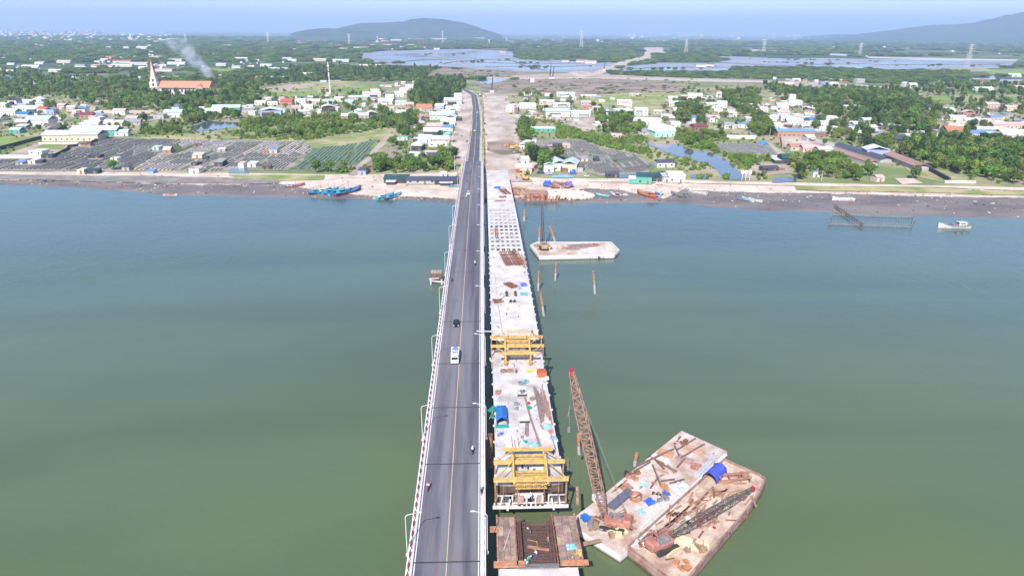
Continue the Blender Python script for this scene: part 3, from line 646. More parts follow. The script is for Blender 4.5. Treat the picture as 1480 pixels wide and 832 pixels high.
# ---- pier table with its side platforms and open reinforcement pit
zp = zb(98)
for s in (-1, 1):
    for j in range(5):
        for i in range(3):
            w = (3.35 if s < 0 else 4.2)/3; x0 = (-6.79 if s < 0 else 3.85)+w*i
            b = MB(); b.box((x0+w/2, 93.7+j*2.55, zp-.12+.02*((i+j) % 3)), (w-.05, 2.48, .12)); ob('shutter_panel', b, PLY, nb)
    for j in range(6):
        b = MB(); b.box((s*5.1, 92.9+j*2.5, zp-.35), (3.8, .2, .3)); ob('support_beam', b, RUST, nb)
    b = MB(); b.box((s*3.5, 99, zp-.2), (.22, 13.2, .8)); ob('web_shutter', b, RUST, nb)
    b = MB(); b.box((s*(6.9 if s > 0 else 6.82)+(.9 if s > 0 else 0), 99, zp-.05), (.3, 13.4, .35)); ob('edge_shutter', b, RUSTL, nb)
b = MB(); b.box((-4.9, 92.9, zp+.05), (5.4, 1.3, .3)); ob('rusty_walkway', b, mat('orange_rusty_plate', (.50, .22, .12), .85, .35, 1.2), nb)
b = MB(); b.box((6.4, 92.9, zp+.05), (4.6, 1.1, .3)); ob('rusty_walkway', b, MC['orange_rusty_plate'], nb)
b = MB(); [b.box((-7.3, y, zp-.1), (1.7, .3, .25)) for y in (101.4, 102, 102.5)]; ob('projecting_beam', b, MC['orange_rusty_plate'], nb)
RBAR = mat('reinforcement', (.17, .10, .085), .85, .4, 3)
b = MB(); b.box((0, 98.4, zp-1.95), (6.6, 13.0, .2)); ob('pit_floor', b, WOODD, nb)
b = MB()
for i in range(34): b.beam((-3.2, 92.6+i*.37, zp-1.0), (3.2, 92.6+i*.37, zp-1.0+.05*(i % 2)), .09)
for i in range(22): b.beam((-3.1+i*.29, 92.4, zp-.92), (-3.1+i*.29, 104.8, zp-.92), .06)
ob('reinforcement_mesh', b, RBAR, nb, kind='stuff')
for s in (-1, 1):
    b = MB()
    for i in range(42):
        Y = 92.5+i*.3
        for x in (2.5, 3.15): b.beam((s*x, Y, zp-1.7), (s*x, Y, zp+.15), .07)
        b.beam((s*2.5, Y, zp+.15), (s*3.15, Y, zp+.15), .07)
    for z in (-1.5, -.9, -.3, .1):
        for x in (2.5, 3.15): b.beam((s*x, 92.4, zp+z), (s*x, 105, zp+z), .06)
    ob('web_reinforcement', b, RBAR, nb, kind='stuff')
b = MB()
for i in range(30):
    for y in (91.9, 92.5): b.beam((-3.4+i*.235, y, zp-1.2), (-3.4+i*.235, y, zp+.3), .07)
for z in (-.6, 0, .28): [b.beam((-3.5, y, zp+z), (3.5, y, zp+z), .08) for y in (91.9, 92.2, 92.5)]
ob('diaphragm_reinforcement', b, GREY, nb, kind='stuff')

db = [MB(), MB(), MB()]; dr = random.Random(3)
for i in range(150):
    Y = dr.uniform(114.5, 170) if i % 3 else dr.uniform(178, 256); x = dr.uniform(-6.5, 6.5); s_ = dr.uniform(.08, .32)*(1 if dr.random() < .9 else 2); db[i % 3].box((x, Y, zb(Y)+.04), (s_, s_*dr.choice((1, 1, 4, 7)), .08), dr.uniform(-.6, .6))
for b, m_ in zip(db, (RUST, GREY, WOOD)): ob('deck_debris', b, m_, nb, kind='stuff')
# ---- form travellers
def traveller(Yf, back, label, platform, tall):
    f = 1 if back > 0 else -1; z0 = zb(Yf+2*f); t = thing('form_traveller', (XC, Yf, z0), 0 if f > 0 else math.pi, label, 'form traveller', 'yellow form travellers on the new bridge')
    H = 2.6
    for s in (-1, 1):
        x = 3.3*s; b = MB(); b.beam((x, -.4, H), (x, 10.4, H), .42, .5); b.beam((x, 2.8, .4), (x, 10.8, .4), .5, .45)
        for y in (3.2, 6.0, 10.0): b.beam((x, y, .5), (x, y, H), .4)
        b.beam((x, 0, H), (x, 3.2, .6), .3); b.beam((x, 6, H), (x, 10, .6), .26); b.beam((x, 6, H), (x, 5.8, H+2.2), .3); b.beam((x, 5.8, H+2.2), (x, .2, H+.3), .16); b.beam((x, 5.8, H+2.2), (x, 10, H+.3), .16)
        ob('main_frame', b, YEL, t)
        b = MB(); b.box((x, 3.0, .22), (.9, .9, .44)); b.box((x, 10.4, .22), (.8, 1.2, .44)); b.tube((x-.5, 10.4, .55), (x+.5, 10.4, .55), .42, n=10); ob('anchor_shoe', b, mat('ochre_steel', (.45, .22, .05), .7, .3, 2), t)
    for nm, y, w, hh, m in (('front_beam', 0, 14.6, .62, YEL), ('middle_beam', 5.8, 14.4, .6, YEL), ('rear_beam', 10.3, 10.6, .5, YEL)):
        b = MB(); b.box((0, y, H+.5), (w, .62, hh)); ob(nm, b, m, t)
        b = MB(); [b.box((0, y+d_, H+.5+hh/2+.01), (w+.1, .14, .05)) for d_ in (-.3, .3)]; ob('flange', b, YEL, t)
    for y in (1.6, 3.4, 7.6, 9.0):
        b = MB(); b.lattice((-3.1, y, H-.35), (3.1, y, H-.35), .55, .55, 9, .09); ob('cross_truss', b, YEL, t)
    b = MB(); b.lattice((-3.1, -.1, H-.7), (3.1, -.1, H-.7), .9, .9, 7, .12); ob('front_truss', b, YEL, t)
    for s in (-1, 1):
        b = MB(); b.beam((s*6.9, 0, H+.8), (s*3.3, 5.6, H+.9), .16); b.beam((s*6.9, 5.8, H+.8), (s*3.3, 9.8, H+.5), .16); ob('tie', b, YEL, t)
    dz = -3.2 if platform else -3.6
    rods = MB()
    for x in (-6.9, -5.4, -2.6, 2.6, 5.4, 6.9):
        for y in (-.1, 5.8) if abs(x) > 6.8 else (-.1,): rods.beam((x, y, dz), (x, y, H+1.0), .09)
    ob('hanger_rods', rods, RUSTL, t, kind='stuff')
    for s in (-1, 1):
        b = MB(); b.beam((s*6.95, .2, dz), (s*6.95, .2, H), .32); ob('side_post', b, RUSTL, t)
        b = MB(); b.beam((s*6.95, 5.8, dz), (s*6.95, 5.8, H), .26); ob('side_post', b, RUSTL, t)
    b = MB(); b.box((0, -.1, dz), (15, .5, .55)); b.box((0, .9, dz), (14.6, .3, .4)); ob('platform_beam', b, CONCW, t)
    for i in range(12):
        b = MB(); b.box((-6.6+i*1.2, 3.0, dz+.05), (.9 if i % 2 else .5, 5.4, .12)); ob('platform_board', b, WOODD if i % 3 else WOOD, t)
    if platform:
        b = MB(); b.box((0, 1.6, dz+1.3), (5.0, .25, 1.0)); b.box((-2.4, .8, dz+1.0), (.35, .3, 1.7)); b.box((2.4, .8, dz+1.0), (.35, .3, 1.7))
        for x in (-.8, 1.0): b.box((x, .6, dz+.9), (.35, .3, 1.5))
        ob('inner_form', b, CONCW, t)
        for s in (-1, 1):
            b = MB(); b.box((s*1.9, 1.2, dz+.9), (1.1, .9, 1.3)); ob('form_panel', b, mat('dusty_pink_board', (.42, .27, .24), .9, .3, 2), t)
            b = MB(); b.box((s*5.2, .9, dz+1.95), (3.4, .14, .16)); b.box((s*3.6, .8, dz+1.0), (.3, .2, 1.9)); b.beam((s*5.9, .6, dz+.2), (s*5.6, .6, dz+1.9), .3); b.beam((s*4.6, -.3, dz-.6), (s*4.1, -.3, dz+1.9), .38); ob('edge_form', b, CONCW, t)
            b = MB(); [b.box((s*(4.4+.5*i), 1.1, dz+.9), (.08, .1, 1.6)) for i in range(4)]; [b.box((s*5.1, 1.1, dz+.3+.4*i), (1.9, .1, .08)) for i in range(4)]; ob('rebar_screen', b, GREY, t, kind='stuff')
        b = MB(); b.box((0, 2.75, -1.2), (13.4, .1, 1.6)); ob('stop_end_board', b, WOODD, t)
        b = MB(); [b.box((-2.2+.9*i, -.1, dz+.36), (.5, .42, .26)) for i in range(6)]; ob('cleat_row', b, DARK, t, kind='stuff')
    if tall:
        b = MB(); b.beam((-2.6, 1, H+.5), (-2.6, 1, H+3), .2); b.beam((2.6, 1, H+.5), (2.6, 1, H+3), .2); b.beam((-2.6, 1, H+3), (2.6, 1, H+3), .22)
        b.beam((-6.6, .3, H+.7), (-2.6, 1, H+3), .16); b.beam((6.6, .3, H+.7), (2.6, 1, H+3), .16); b.beam((-2.6, .4, H+2.2), (2.6, .4, H+2.2), .12); ob('top_portal', b, YEL, t)
    return t
traveller(111.2, 1, 'yellow form traveller over the open deck end facing the reinforcement pit', True, False)
traveller(172.6, -1, 'yellow form traveller with a raised portal straddling the closing gap farther up the deck', False, True)

# ---- what lies on the new deck
def at(x, Y, dz=0): return Vector((x, Y, zb(Y)+dz))
def simple(name, b, m, loc, rz, label, cat, group=None): return ob(name, b, m, None, loc, rz, label=label, cat=cat, group=group)
# tarp tent
t = thing('tarpaulin_shelter', at(10.6, 137), 0, 'bright blue pitched tarpaulin shelter at the left edge of the new deck', 'shelter')
b = MB(); b.loft([[(-1.25, y, .0), (-1.2, y, 1.5), (0, y, h_), (1.2, y, 1.5), (1.25, y, .0)] for y, h_ in ((-3.2, 2.3), (-1, 2.4), (1.6, 2.5), (3.4, 1.6))], closed=False, cap=False); b.add([(-1.2, 3.4, 0), (-1.2, 3.4, 1.5), (0, 3.4, 1.6), (1.2, 3.4, 1.5), (1.2, 3.4, 0)], [(0, 1, 2, 3, 4)]); ob('tarpaulin', b, BLUET, t)
b = MB(); b.box((0, -3.5, .25), (2.9, .5, .5)); ob('green_base_board', b, TEALT, t)
b = MB(); [b.tube((s*1.15, y, 0), (s*1.15, y, 1.5), .05) for s in (-1, 1) for y in (-3.1, 0, 3.2)]; ob('poles', b, GREY, t)
t = thing('net_bundle', at(8.7, 139.5, -.3), 0, 'crumpled green safety net hanging over the deck edge by the blue shelter', 'safety net'); b = MB()
for i in range(7): b.blob((rnd.uniform(-.8, .5), rnd.uniform(-2, 2), rnd.uniform(0, .7)), (.6, .9, .4), 7, 4, .3)
ob('net', b, mat('green_net', (.03, .26, .18), .9, .4, 2, bump=.5), t); b = MB(); b.beam((-.9, -2, 0), (.6, 2, .9), .07); ob('rope', b, WHITE, t)
t = thing('steel_casing_pile', (7.95, 132.5, 0), 0, 'rusty steel casing pile standing in the dark gap between the two bridges', 'pile')
b = MB(); b.tube((0, 0, -4), (0, 0, 8.6), .55, n=16); ob('casing', b, RUSTL, t); b = MB(); b.tube((0, 0, 8.4), (0, 0, 8.7), .62, n=16); ob('collar', b, RUST, t)
# loose beams
def beams(name, pts, m, label, w=.35, h=.3, cat='steel beams', group=None, dz=0):
    t = thing(name, at(pts[0][0], pts[0][1]), 0, label, cat, group); o_ = at(pts[0][0], pts[0][1])
    for x0, y0, x1, y1 in pts:
        b = MB(); b.beam(at(x0, y0, h/2+dz+.01)-o_, at(x1, y1, h/2+dz+.01)-o_, w, h); ob('beam', b, m, t)
DST = mat('brown_steel', (.27, .19, .17), .8, .35, 1.2)
beams('long_rail', [(16.5, 146.5, 17.2, 137.5), (17.25, 137.3, 18.7, 126.2)], DST, 'long dark rail laid in two lengths along the middle of the new deck', .4)
beams('steel_beam_stack', [(19.0+.42*i, 151-i*1.2+rnd.uniform(-1, 1), 19.6+.30*i, 134+i*1.4+rnd.uniform(-2, 2)) for i in range(5)], DST, 'row of long brown steel beams on the seaward half of the new deck', .3)
beams('steel_beam_stack', [(21.1+.4*i, 150-i*3, 21.2+.4*i, 138-i*2) for i in range(3)], RUSTL, 'pinkish steel beams lying along the seaward deck edge', .25)
beams('steel_pipe_pair', [(20.6, 150, 20.9, 141), (21.4, 131, 21.9, 125)], GREY, 'pair of grey pipes by the seaward deck edge', .2, .2)
beams('timber_lengths', [(13.2, 128.5, 13.3, 124.5), (14.0, 129.5, 14.1, 124.5), (12.6, 130, 12.7, 125.5)], RUSTL, 'three thin timber lengths just behind the nearer form traveller', .14, .12, 'timber')
b = MB(); b.box((0, 0, .15), (.85, 5.2, .3)); simple('steel_plate', b, DST, at(16.15, 132.4), -.10, 'single brown steel plate lying left of the long dark rail', 'steel plate')
# bins / trays
for x, Y, lab, fill in ((15.9, 148, 'white steel tray with grey load, nearer to the far form traveller', True), (15.8, 136.6, 'empty white steel tray beside the long dark rail', False)):
    t = thing('mortar_tray', at(x, Y), 0, lab, 'tray'); b = MB(); b.box((0, 0, .12), (2.1, 2.5, .06)); ob('floor', b, CONCW, t)
    b = MB(); b.box((0, -1.3, .3), (2.3, .16, .55)); b.box((-1.1, 0, .3), (.12, 2.5, .5)); b.box((1.1, 0, .3), (.12, 2.5, .5)); ob('sides', b, WHITE if not fill else CONCW, t)
    b = MB(); b.box((0, -1.42, .25), (2.3, .08, .5)); ob('front_face', b, DARK, t)
    if fill: b = MB(); [b.box((.2+rnd.uniform(-.5, .6), rnd.uniform(-.8, .8), .35), (.5, .4, .4), rnd.random()) for _ in range(8)]; ob('load', b, GREY, t)
t = thing('generator', at(21.5, 156.6), .1, 'orange-red generator box at the seaward edge near the far form traveller', 'generator')
b = MB(); b.box((0, 0, .75), (2.2, 2.3, 1.3)); ob('housing', b, mat('orange_paint', (.55, .13, .06), .6, .3, 1), t); b = MB(); [b.box((0, y, 1.44), (1.8, .12, .08)) for y in (-.7, -.2, .3, .8)]; b.tube((.7, .8, 1.4), (.7, .8, 2.0), .1); ob('vents', b, RUST, t)
b = MB(); b.tube((-.4, 0, .5), (.4, 0, .5), .5, n=14); b.tube((-.45, 0, .5), (.45, 0, .5), .2, n=8); simple('cable_reel', b, WHITE, at(22.6, 154.2), .2, 'white cable reel beside the orange-red generator', 'reel')
def pile_of(name, x, Y, n, sz, cols, label, cat, spread=1.0, dz=0, base=None):
    t = thing(name, at(x, Y, dz) if base is None else base, 0, label, cat); r = random.Random(int(x*100+Y*7))
    for i in range(n):
        b = MB(); s_ = sz*r.uniform(.5, 1.2); b.box((0, 0, 0), (s_, s_*r.uniform(.4, 1.6), s_*r.uniform(.3, .8)), r.random()*3)
        ob('piece', b, r.choice(cols), t, loc=(r.uniform(-1, 1)*spread, r.uniform(-1, 1)*spread, s_*.35))
    return t
pile_of('scrap_heap', 16.8, 152.8, 10, .8, [GREY, CYAN, RUST, TEALT], 'heap of grey and teal fittings in mid deck near the far form traveller', 'scrap', .9)
pile_of('coil_heap', 10.2, 148.4, 7, .8, [RED, CRED, RUSTL], 'small heap of red drums by the left deck edge', 'drums', .7)
pile_of('tool_pile', 9.9, 130.4, 6, .6, [BLUET, WHITE, GREY], 'blue and white buckets below the blue shelter', 'buckets', .6)
pile_of('tool_pile', 14.3, 143.4, 4, .7, [GREY, CONC], 'two grey blocks in the open middle of the deck', 'blocks', .5)
pile_of('tool_pile', 14.5, 141.4, 4, .8, [GREY, CONCW], 'cluster of grey stands in the open middle of the deck', 'blocks', .5)
pile_of('box_pile', 17.2, 141.0, 3, .9, [TEALT], 'green box beside the long dark rail', 'box', .3)
pile_of('box_pile', 17.3, 143.5, 4, .6, [RED, RUST], 'red canisters beside the long dark rail', 'canisters', .4)
pile_of('box_pile', 18.3, 145.3, 4, .8, [WOOD, RUSTL], 'timber frame pieces left of the steel beams', 'timber', .5)
pile_of('box_pile', 15.3, 129.6, 3, .6, [GREY, WHITE], 'grey canister above the green pot', 'canister', .3)
pile_of('box_pile', 15.6, 127.9, 2, .7, [TEALT], 'small green pot near the blue sheet', 'pot', .2)
pile_of('rubble_bags', 11.5, 158.8, 6, .7, [RUST, BLACK, GREY], 'dark fixings at the left deck edge near the far form traveller', 'fixings', .5)
def tarp(x, Y, w, d, m, label, rz=0.0, dz=.04, h=.35):
    b = MB(); r = random.Random(int(x*31+Y)); n = 6; vs = [((i/n-.5)*w*(1+.1*r.uniform(-1, 1)), (j/n-.5)*d*(1+.1*r.uniform(-1, 1)), dz+h*r.random()*(1 if 0 < i < n and 0 < j < n else .15)) for j in range(n+1) for i in range(n+1)]
    b.add(vs, [(j*(n+1)+i, j*(n+1)+i+1, (j+1)*(n+1)+i+1, (j+1)*(n+1)+i) for j in range(n) for i in range(n)]); return simple('sheet', b, m, at(x, Y), rz, label, 'sheet')
tarp(17.3, 126.9, 2.2, 1.6, CYAN, 'folded blue sheet behind the nearer form traveller', .3)
tarp(20.9, 133.4, 1.9, 2.4, CYAN, 'crumpled pale blue sheet on the seaward side of the deck', .2, h=.7)
tarp(21.5, 131.6, 1.2, 1.3, mat('salmon_sheet', (.60, .16, .12), .7, .3, 2), 'small red sheet touching the crumpled pale blue one', .2, h=.5)
tarp(21.9, 129.2, 1.5, 1.2, mat('grey_blue_sheet', (.20, .30, .42), .7, .3, 2), 'grey-blue sheet near the seaward rail end of the beams', 0, h=.5)
tarp(20.4, 219.5, 2.2, 3.2, mat('violet_sheet', (.12, .14, .62), .7, .3, 2), 'violet-blue sheet at the seaward edge of the far deck', .2, h=.6)
tarp(18.9, 216.5, 1.6, 2.4, mat('soft_blue_sheet', (.25, .36, .66), .7, .3, 2), 'soft blue sheet left of the violet one on the far deck', .2, h=.5)
tarp(19.9, 211.0, 2.5, 2.6, mat('teal_blue_sheet', (.12, .36, .45), .7, .3, 2), 'teal-blue sheet nearest the camera on the far deck', .1, h=.5)
# reinforcement and timber on the far deck
def rebar_pile(x, Y, w, d, label, n=26, rz=.2, m=RUST, base=None, h=.5):
    t = thing('rebar_pile', at(x, Y) if base is None else base, rz, label, 'rebar'); r = random.Random(int(x*9+Y)); b = MB()
    for i in range(n):
        a = r.choice((0, 0, 1)); u, v = r.uniform(-1, 1), r.uniform(-.1, .1)
        b.beam((u*w/2, -d/2, .1+h*r.random()), ((u+v)*w/2, d/2, .1+h*r.random()), .12) if a == 0 else b.beam((-w/2, u*d/2, .1+h*r.random()), (w/2, (u+v)*d/2, .1+h*r.random()), .12)
    ob('bars', b, m, t, kind='stuff'); return t
rebar_pile(17.3, 247.0, 7.2, 17, 'big mat of brown reinforcement where the far deck meets the open girders', 60, .12)
rebar_pile(21.6, 244.0, 1.8, 15, 'narrow bundle of pale bars along the seaward edge beside the big mat', 14, .05, RUSTL)
rebar_pile(15.9, 218.6, 3, 5, 'round heap of bars in the middle of the far deck', 26, .6)
rebar_pile(11.2, 204.9, 3.2, 3, 'low heap of bars by the left edge of the far deck', 20, .3)
rebar_pile(18.2, 366, 4.6, 14, 'brown bars on the third far span beside the blue cover', 26)
rebar_pile(17.0, 352, 4, 3.0, 'small rusty stack on the span before the open girders', 14)
rebar_pile(15.2, 343, 6, 1.6, 'thin row of red bars on the span before the open girders', 10)
rebar_pile(12.2, 282.5, 1.2, 14, 'long strip of bars laid across the open girders', 14, 0, RUSTL)
tarp(14.6, 378, 3.5, 5, BLUET, 'blue cover on the third far span', 0, h=.8)
for i, (x, Y) in enumerate(((14.3, 209.5), (14.3, 211.8), (17.2, 211.8), (17.2, 209.5), (15.4, 204.4), (16.6, 204.4))):
    b = MB(); b.box((0, 0, .3), (.9, .7, .55)); b.tube((0, 0, .5), (0, 0, .9), .15); simple('anchor_stool', b, DARK, at(x, Y), 0, 'dark anchor stool on the far deck, %s of six in a rectangle' % ('left middle one', 'left farthest one', 'right farthest one', 'right middle one', 'nearest left', 'nearest right')[i], 'stool', 'anchor stools on the far deck')
beams('deck_cable', [(11.2, 203, 10.7, 230), (11.2, 203, 11.9, 186), (11.9, 186, 12.2, 178)], GREY, 'long grey cable lying along the left side of the far deck', .09, .09, 'cable')
beams('deck_cable', [(10.4, 152, 10.2, 142), (10.2, 142, 10.9, 131), (10.9, 152, 10.7, 141)], CYAN, 'pale blue hoses by the left edge near the red drums', .08, .08, 'hose')
beams('side_plank', [(8.9, 180, 4.5, 180.3)], CONCW, 'pale plank bridging from the far form traveller toward the road bridge', .3, .2, 'plank', dz=1.2)
beams('leaning_beam', [(24.4, 107.6, 24.9, 112.5)], RUSTL, 'leaning rusty beam at the seaward corner of the pit platform', .5, .4, 'beam')
# small bits in the pit and on its platforms
tarp(21.9, 96.9, 1.8, 1.5, CYAN, 'pale blue sheet on the seaward platform of the pit', .1)
pile_of('sack_pile', 22.5, 94.5, 5, .9, [YEL, WOOD, CONCW], 'yellowish sacks at the seaward platform corner', 'sacks', .7)
pile_of('sack_pile', 13.6, 94.0, 5, .8, [CONCW, TEALT], 'white-green sacks in the pit corner', 'sacks', .5, -.5)
beams('thin_pole', [(9.9, 96.5, 11.3, 101.5)], CONCW, 'thin white pole across the left platform of the pit', .09, .09, 'pole')
beams('pit_plank', [(14.2, 97.9, 18.0, 97.0)], RUSTL, 'brown plank across the reinforcement pit', .55, .12, 'plank', dz=-.75)
beams('pit_hose', [(14.3, 99.6, 16.0, 99.0), (16.0, 99.0, 15.9, 97.8), (15.9, 97.8, 14.4, 98.0)], YEL, 'yellow hose looped over the reinforcement pit', .07, .07, 'hose', dz=-.7)
person(at(15.7, 95.5, -.9), .5, 'bend', 'white', 'blue', 'orange', 'person in white and blue stooping in the reinforcement pit')
person(at(14.0, 94.8, -.9), -2, 'bend', 'cyan', 'white', 'white', 'person in pale clothes stooping beside the sacks in the pit')
person(at(15.0, 101.2, -.9), 1.4, 'bend', 'brown', 'grey', 'white', 'person in brown stooping near the open-water end of the pit')
person(at(17.9, 98.4, -.9), 2.2, 'stand', 'grey', 'brown', 'orange', 'person in grey standing by the pit plank')
person(Vector((XC-.1, 110.6, zb(111)-1.2)), .3, 'stand', 'white', 'navy', 'white', 'person in white standing on the front truss of the nearer form traveller')
person(at(11.4, 119.4), .3, 'stand', 'cyan', 'navy', 'white', 'person in pale blue beside the left frame of the nearer form traveller')
person(at(21.2, 123.0), .3, 'stand', 'navy', 'navy', 'white', 'person in navy at the seaward rear of the nearer form traveller')
for i, (x, sh, lab) in enumerate(((14.4, 'navy', 'person in navy in the middle of the nearer form traveller'), (15.6, 'blue', 'person in blue in the middle of the nearer form traveller'), (16.8, 'cyan', 'person in pale blue in the middle of the nearer form traveller'))):
    person(at(x, 118.6-.4*i), i*1.3, 'bend', sh, 'navy', 'white', lab)
person(at(16.2, 168.6), 2.0, 'stand', 'navy', 'brown', 'orange', 'person in navy standing under the far form traveller')
person(at(14.9, 157.8), 1.0, 'stand', 'grey', 'navy', 'white', 'person in grey walking behind the far form traveller')
for s, lab, m in ((-1, 'pale steel mat behind the left rear shoe of the far form traveller', RUSTL), (1, 'yellow hose heap behind the right rear shoe of the far form traveller', mat('lemon_hose', (.62, .62, .10), .7, .2, 2))):
    rebar_pile(XC+s*3.4+.3, 158.8, 3.2, 1.6, lab, 16, 0, m)

# ============================================================ BARGES, CRANES AND BOATS
BDK = mat('pale_barge_deck', (.56, .49, .45), .9, .2, .20, col2=(.36, .235, .17), detail=11, lo=.36, hi=.60, bump=.2)
RDK = mat('rusty_barge_deck', (.56, .44, .35), .9, .3, .25, col2=(.32, .19, .14), detail=12, lo=.34, hi=.58, bump=.3)
BSIDE = mat('pale_barge_side', (.60, .57, .56), .8, .2, .4, col2=(.40, .27, .22), detail=8, lo=.30, hi=.42)
RSIDE = mat('rusty_barge_side', (.34, .23, .19), .85, .3, .5, col2=(.20, .11, .09), detail=8)
def barge(name, corners, z, label, dk, sd, bevel=(0, 0), coam=0):
    """corners: world points of the deck outline, in order"""
    c = sum((Vector((p[0], p[1], 0)) for p in corners), Vector())/len(corners); t = thing(name, (c.x, c.y, 0), 0, label, 'barge')
    pts = [(p[0]-c.x, p[1]-c.y) for p in corners]
    b = MB(); n = len(pts); lo_ = [(x*.97, y*.97, -.8) for x, y in pts]; b.loft([lo_, [(x, y, z*.35) for x, y in pts], [(x, y, z-.01) for x, y in pts]]); ob('hull', b, sd, t)
    b = MB(); b.prism([(x*.995, y*.995) for x, y in pts], z-.009, z+.05); ob('deck_plating', b, dk, t)
    wl = MB(); wl.loft([[(x*1.004, y*1.004, -.3) for x, y in pts], [(x*1.006, y*1.006, .28) for x, y in pts]], cap=False); ob('waterline_stain', wl, mat('algae_stain', (.09, .075, .05), .7, .4, .8), t)
    sm_ = MB(); xs = [p[0] for p in pts]; ax = math.atan2(pts[2][1]-pts[1][1], pts[2][0]-pts[1][0]) if len(pts) > 6 else 0; ca, sa = math.cos(ax), math.sin(ax)
    for k_ in range(-14, 15):
        for (dx, dy, st_) in ((ca, sa, 3.0), (-sa, ca, 2.6)):
            ox, oy = -dy*k_*st_, dx*k_*st_; run = [q*.5 for q in range(-60, 61) if inpoly(ox+dx*q*.5, oy+dy*q*.5, [(x*.98, y*.98) for x, y in pts])]
            if len(run) > 3: sm_.beam((ox+dx*run[0], oy+dy*run[0], z+.056), (ox+dx*run[-1], oy+dy*run[-1], z+.056), .06, .012)
    ob('plate_seams', sm_, mat('seam_rust', (.40, .30, .24), .9, .3, 1), t, kind='stuff')
    if coam:
        for i in range(n):
            a, e = pts[i], pts[(i+1) % n]; b = MB(); b.beam((a[0]*.985, a[1]*.985, z+coam/2+.05), (e[0]*.985, e[1]*.985, z+coam/2+.05), .3, coam); ob('bulwark', b, sd, t)
    return t
W3 = lambda px, py, z: tuple(P(px, py, z))[:2]
B1 = [W3(832.5, 745, 1.7), W3(860, 724, 1.7), W3(985, 622, 1.7), W3(1051, 652, 1.7), W3(907, 795, 1.7), W3(897, 803, 1.7), W3(837.5, 766, 1.7)]
barge('work_barge', B1, 1.7, 'pale flat work barge moored beside the new bridge, littered with steel and tarpaulins', BDK, BSIDE)
B2 = [W3(905, 792, 1.9), W3(1046.5, 664, 1.9), W3(1096, 686, 1.9), W3(1107, 693, 1.9), W3(1098, 712, 1.9), W3(1080, 738, 1.9), W3(1040, 784, 1.9), W3(985, 848, 1.9), W3(970, 842, 1.9)]
barge('work_barge', B2, 1.9, 'brown rusty barge with raised bulwarks lashed to the pale barge', RDK, RSIDE, coam=.5)
B3 = [W3(766, 354, 1.8), W3(775, 350, 1.8), W3(884, 350, 1.8), W3(895.5, 361, 1.8), W3(888, 368, 1.8), W3(779, 370.5, 1.8)]
b3 = barge('work_barge', B3, 1.8, 'long pale barge with tyre fenders moored right of the open girders', BDK, BSIDE, coam=.15)
ty = MB()
for k in range(10):
    a0, a1 = 2*math.pi*k/10, 2*math.pi*(k+1)/10; ty.beam((.45*math.cos(a0), 0, .45*math.sin(a0)), (.45*math.cos(a1), 0, .45*math.sin(a1)), .22)
tym = ty.mesh('tyre_fender', BLACK)
for px in (805, 866):
    v = P(px, 371.5, 1.0); ob('tyre_fender', tym, None, b3, loc=(v.x-b3.location.x, v.y-b3.location.y-.2, 1.0), rz=.05)
for px in (790, 815, 835, 853, 872):
    v = P(px, 371.2, 1.0); b = MB(); b.box((0, 0, 0), (.25, .12, 1.4)); ob('fender_strake', b, RUSTL, b3, loc=(v.x-b3.location.x, v.y-b3.location.y-.12, 1.0))
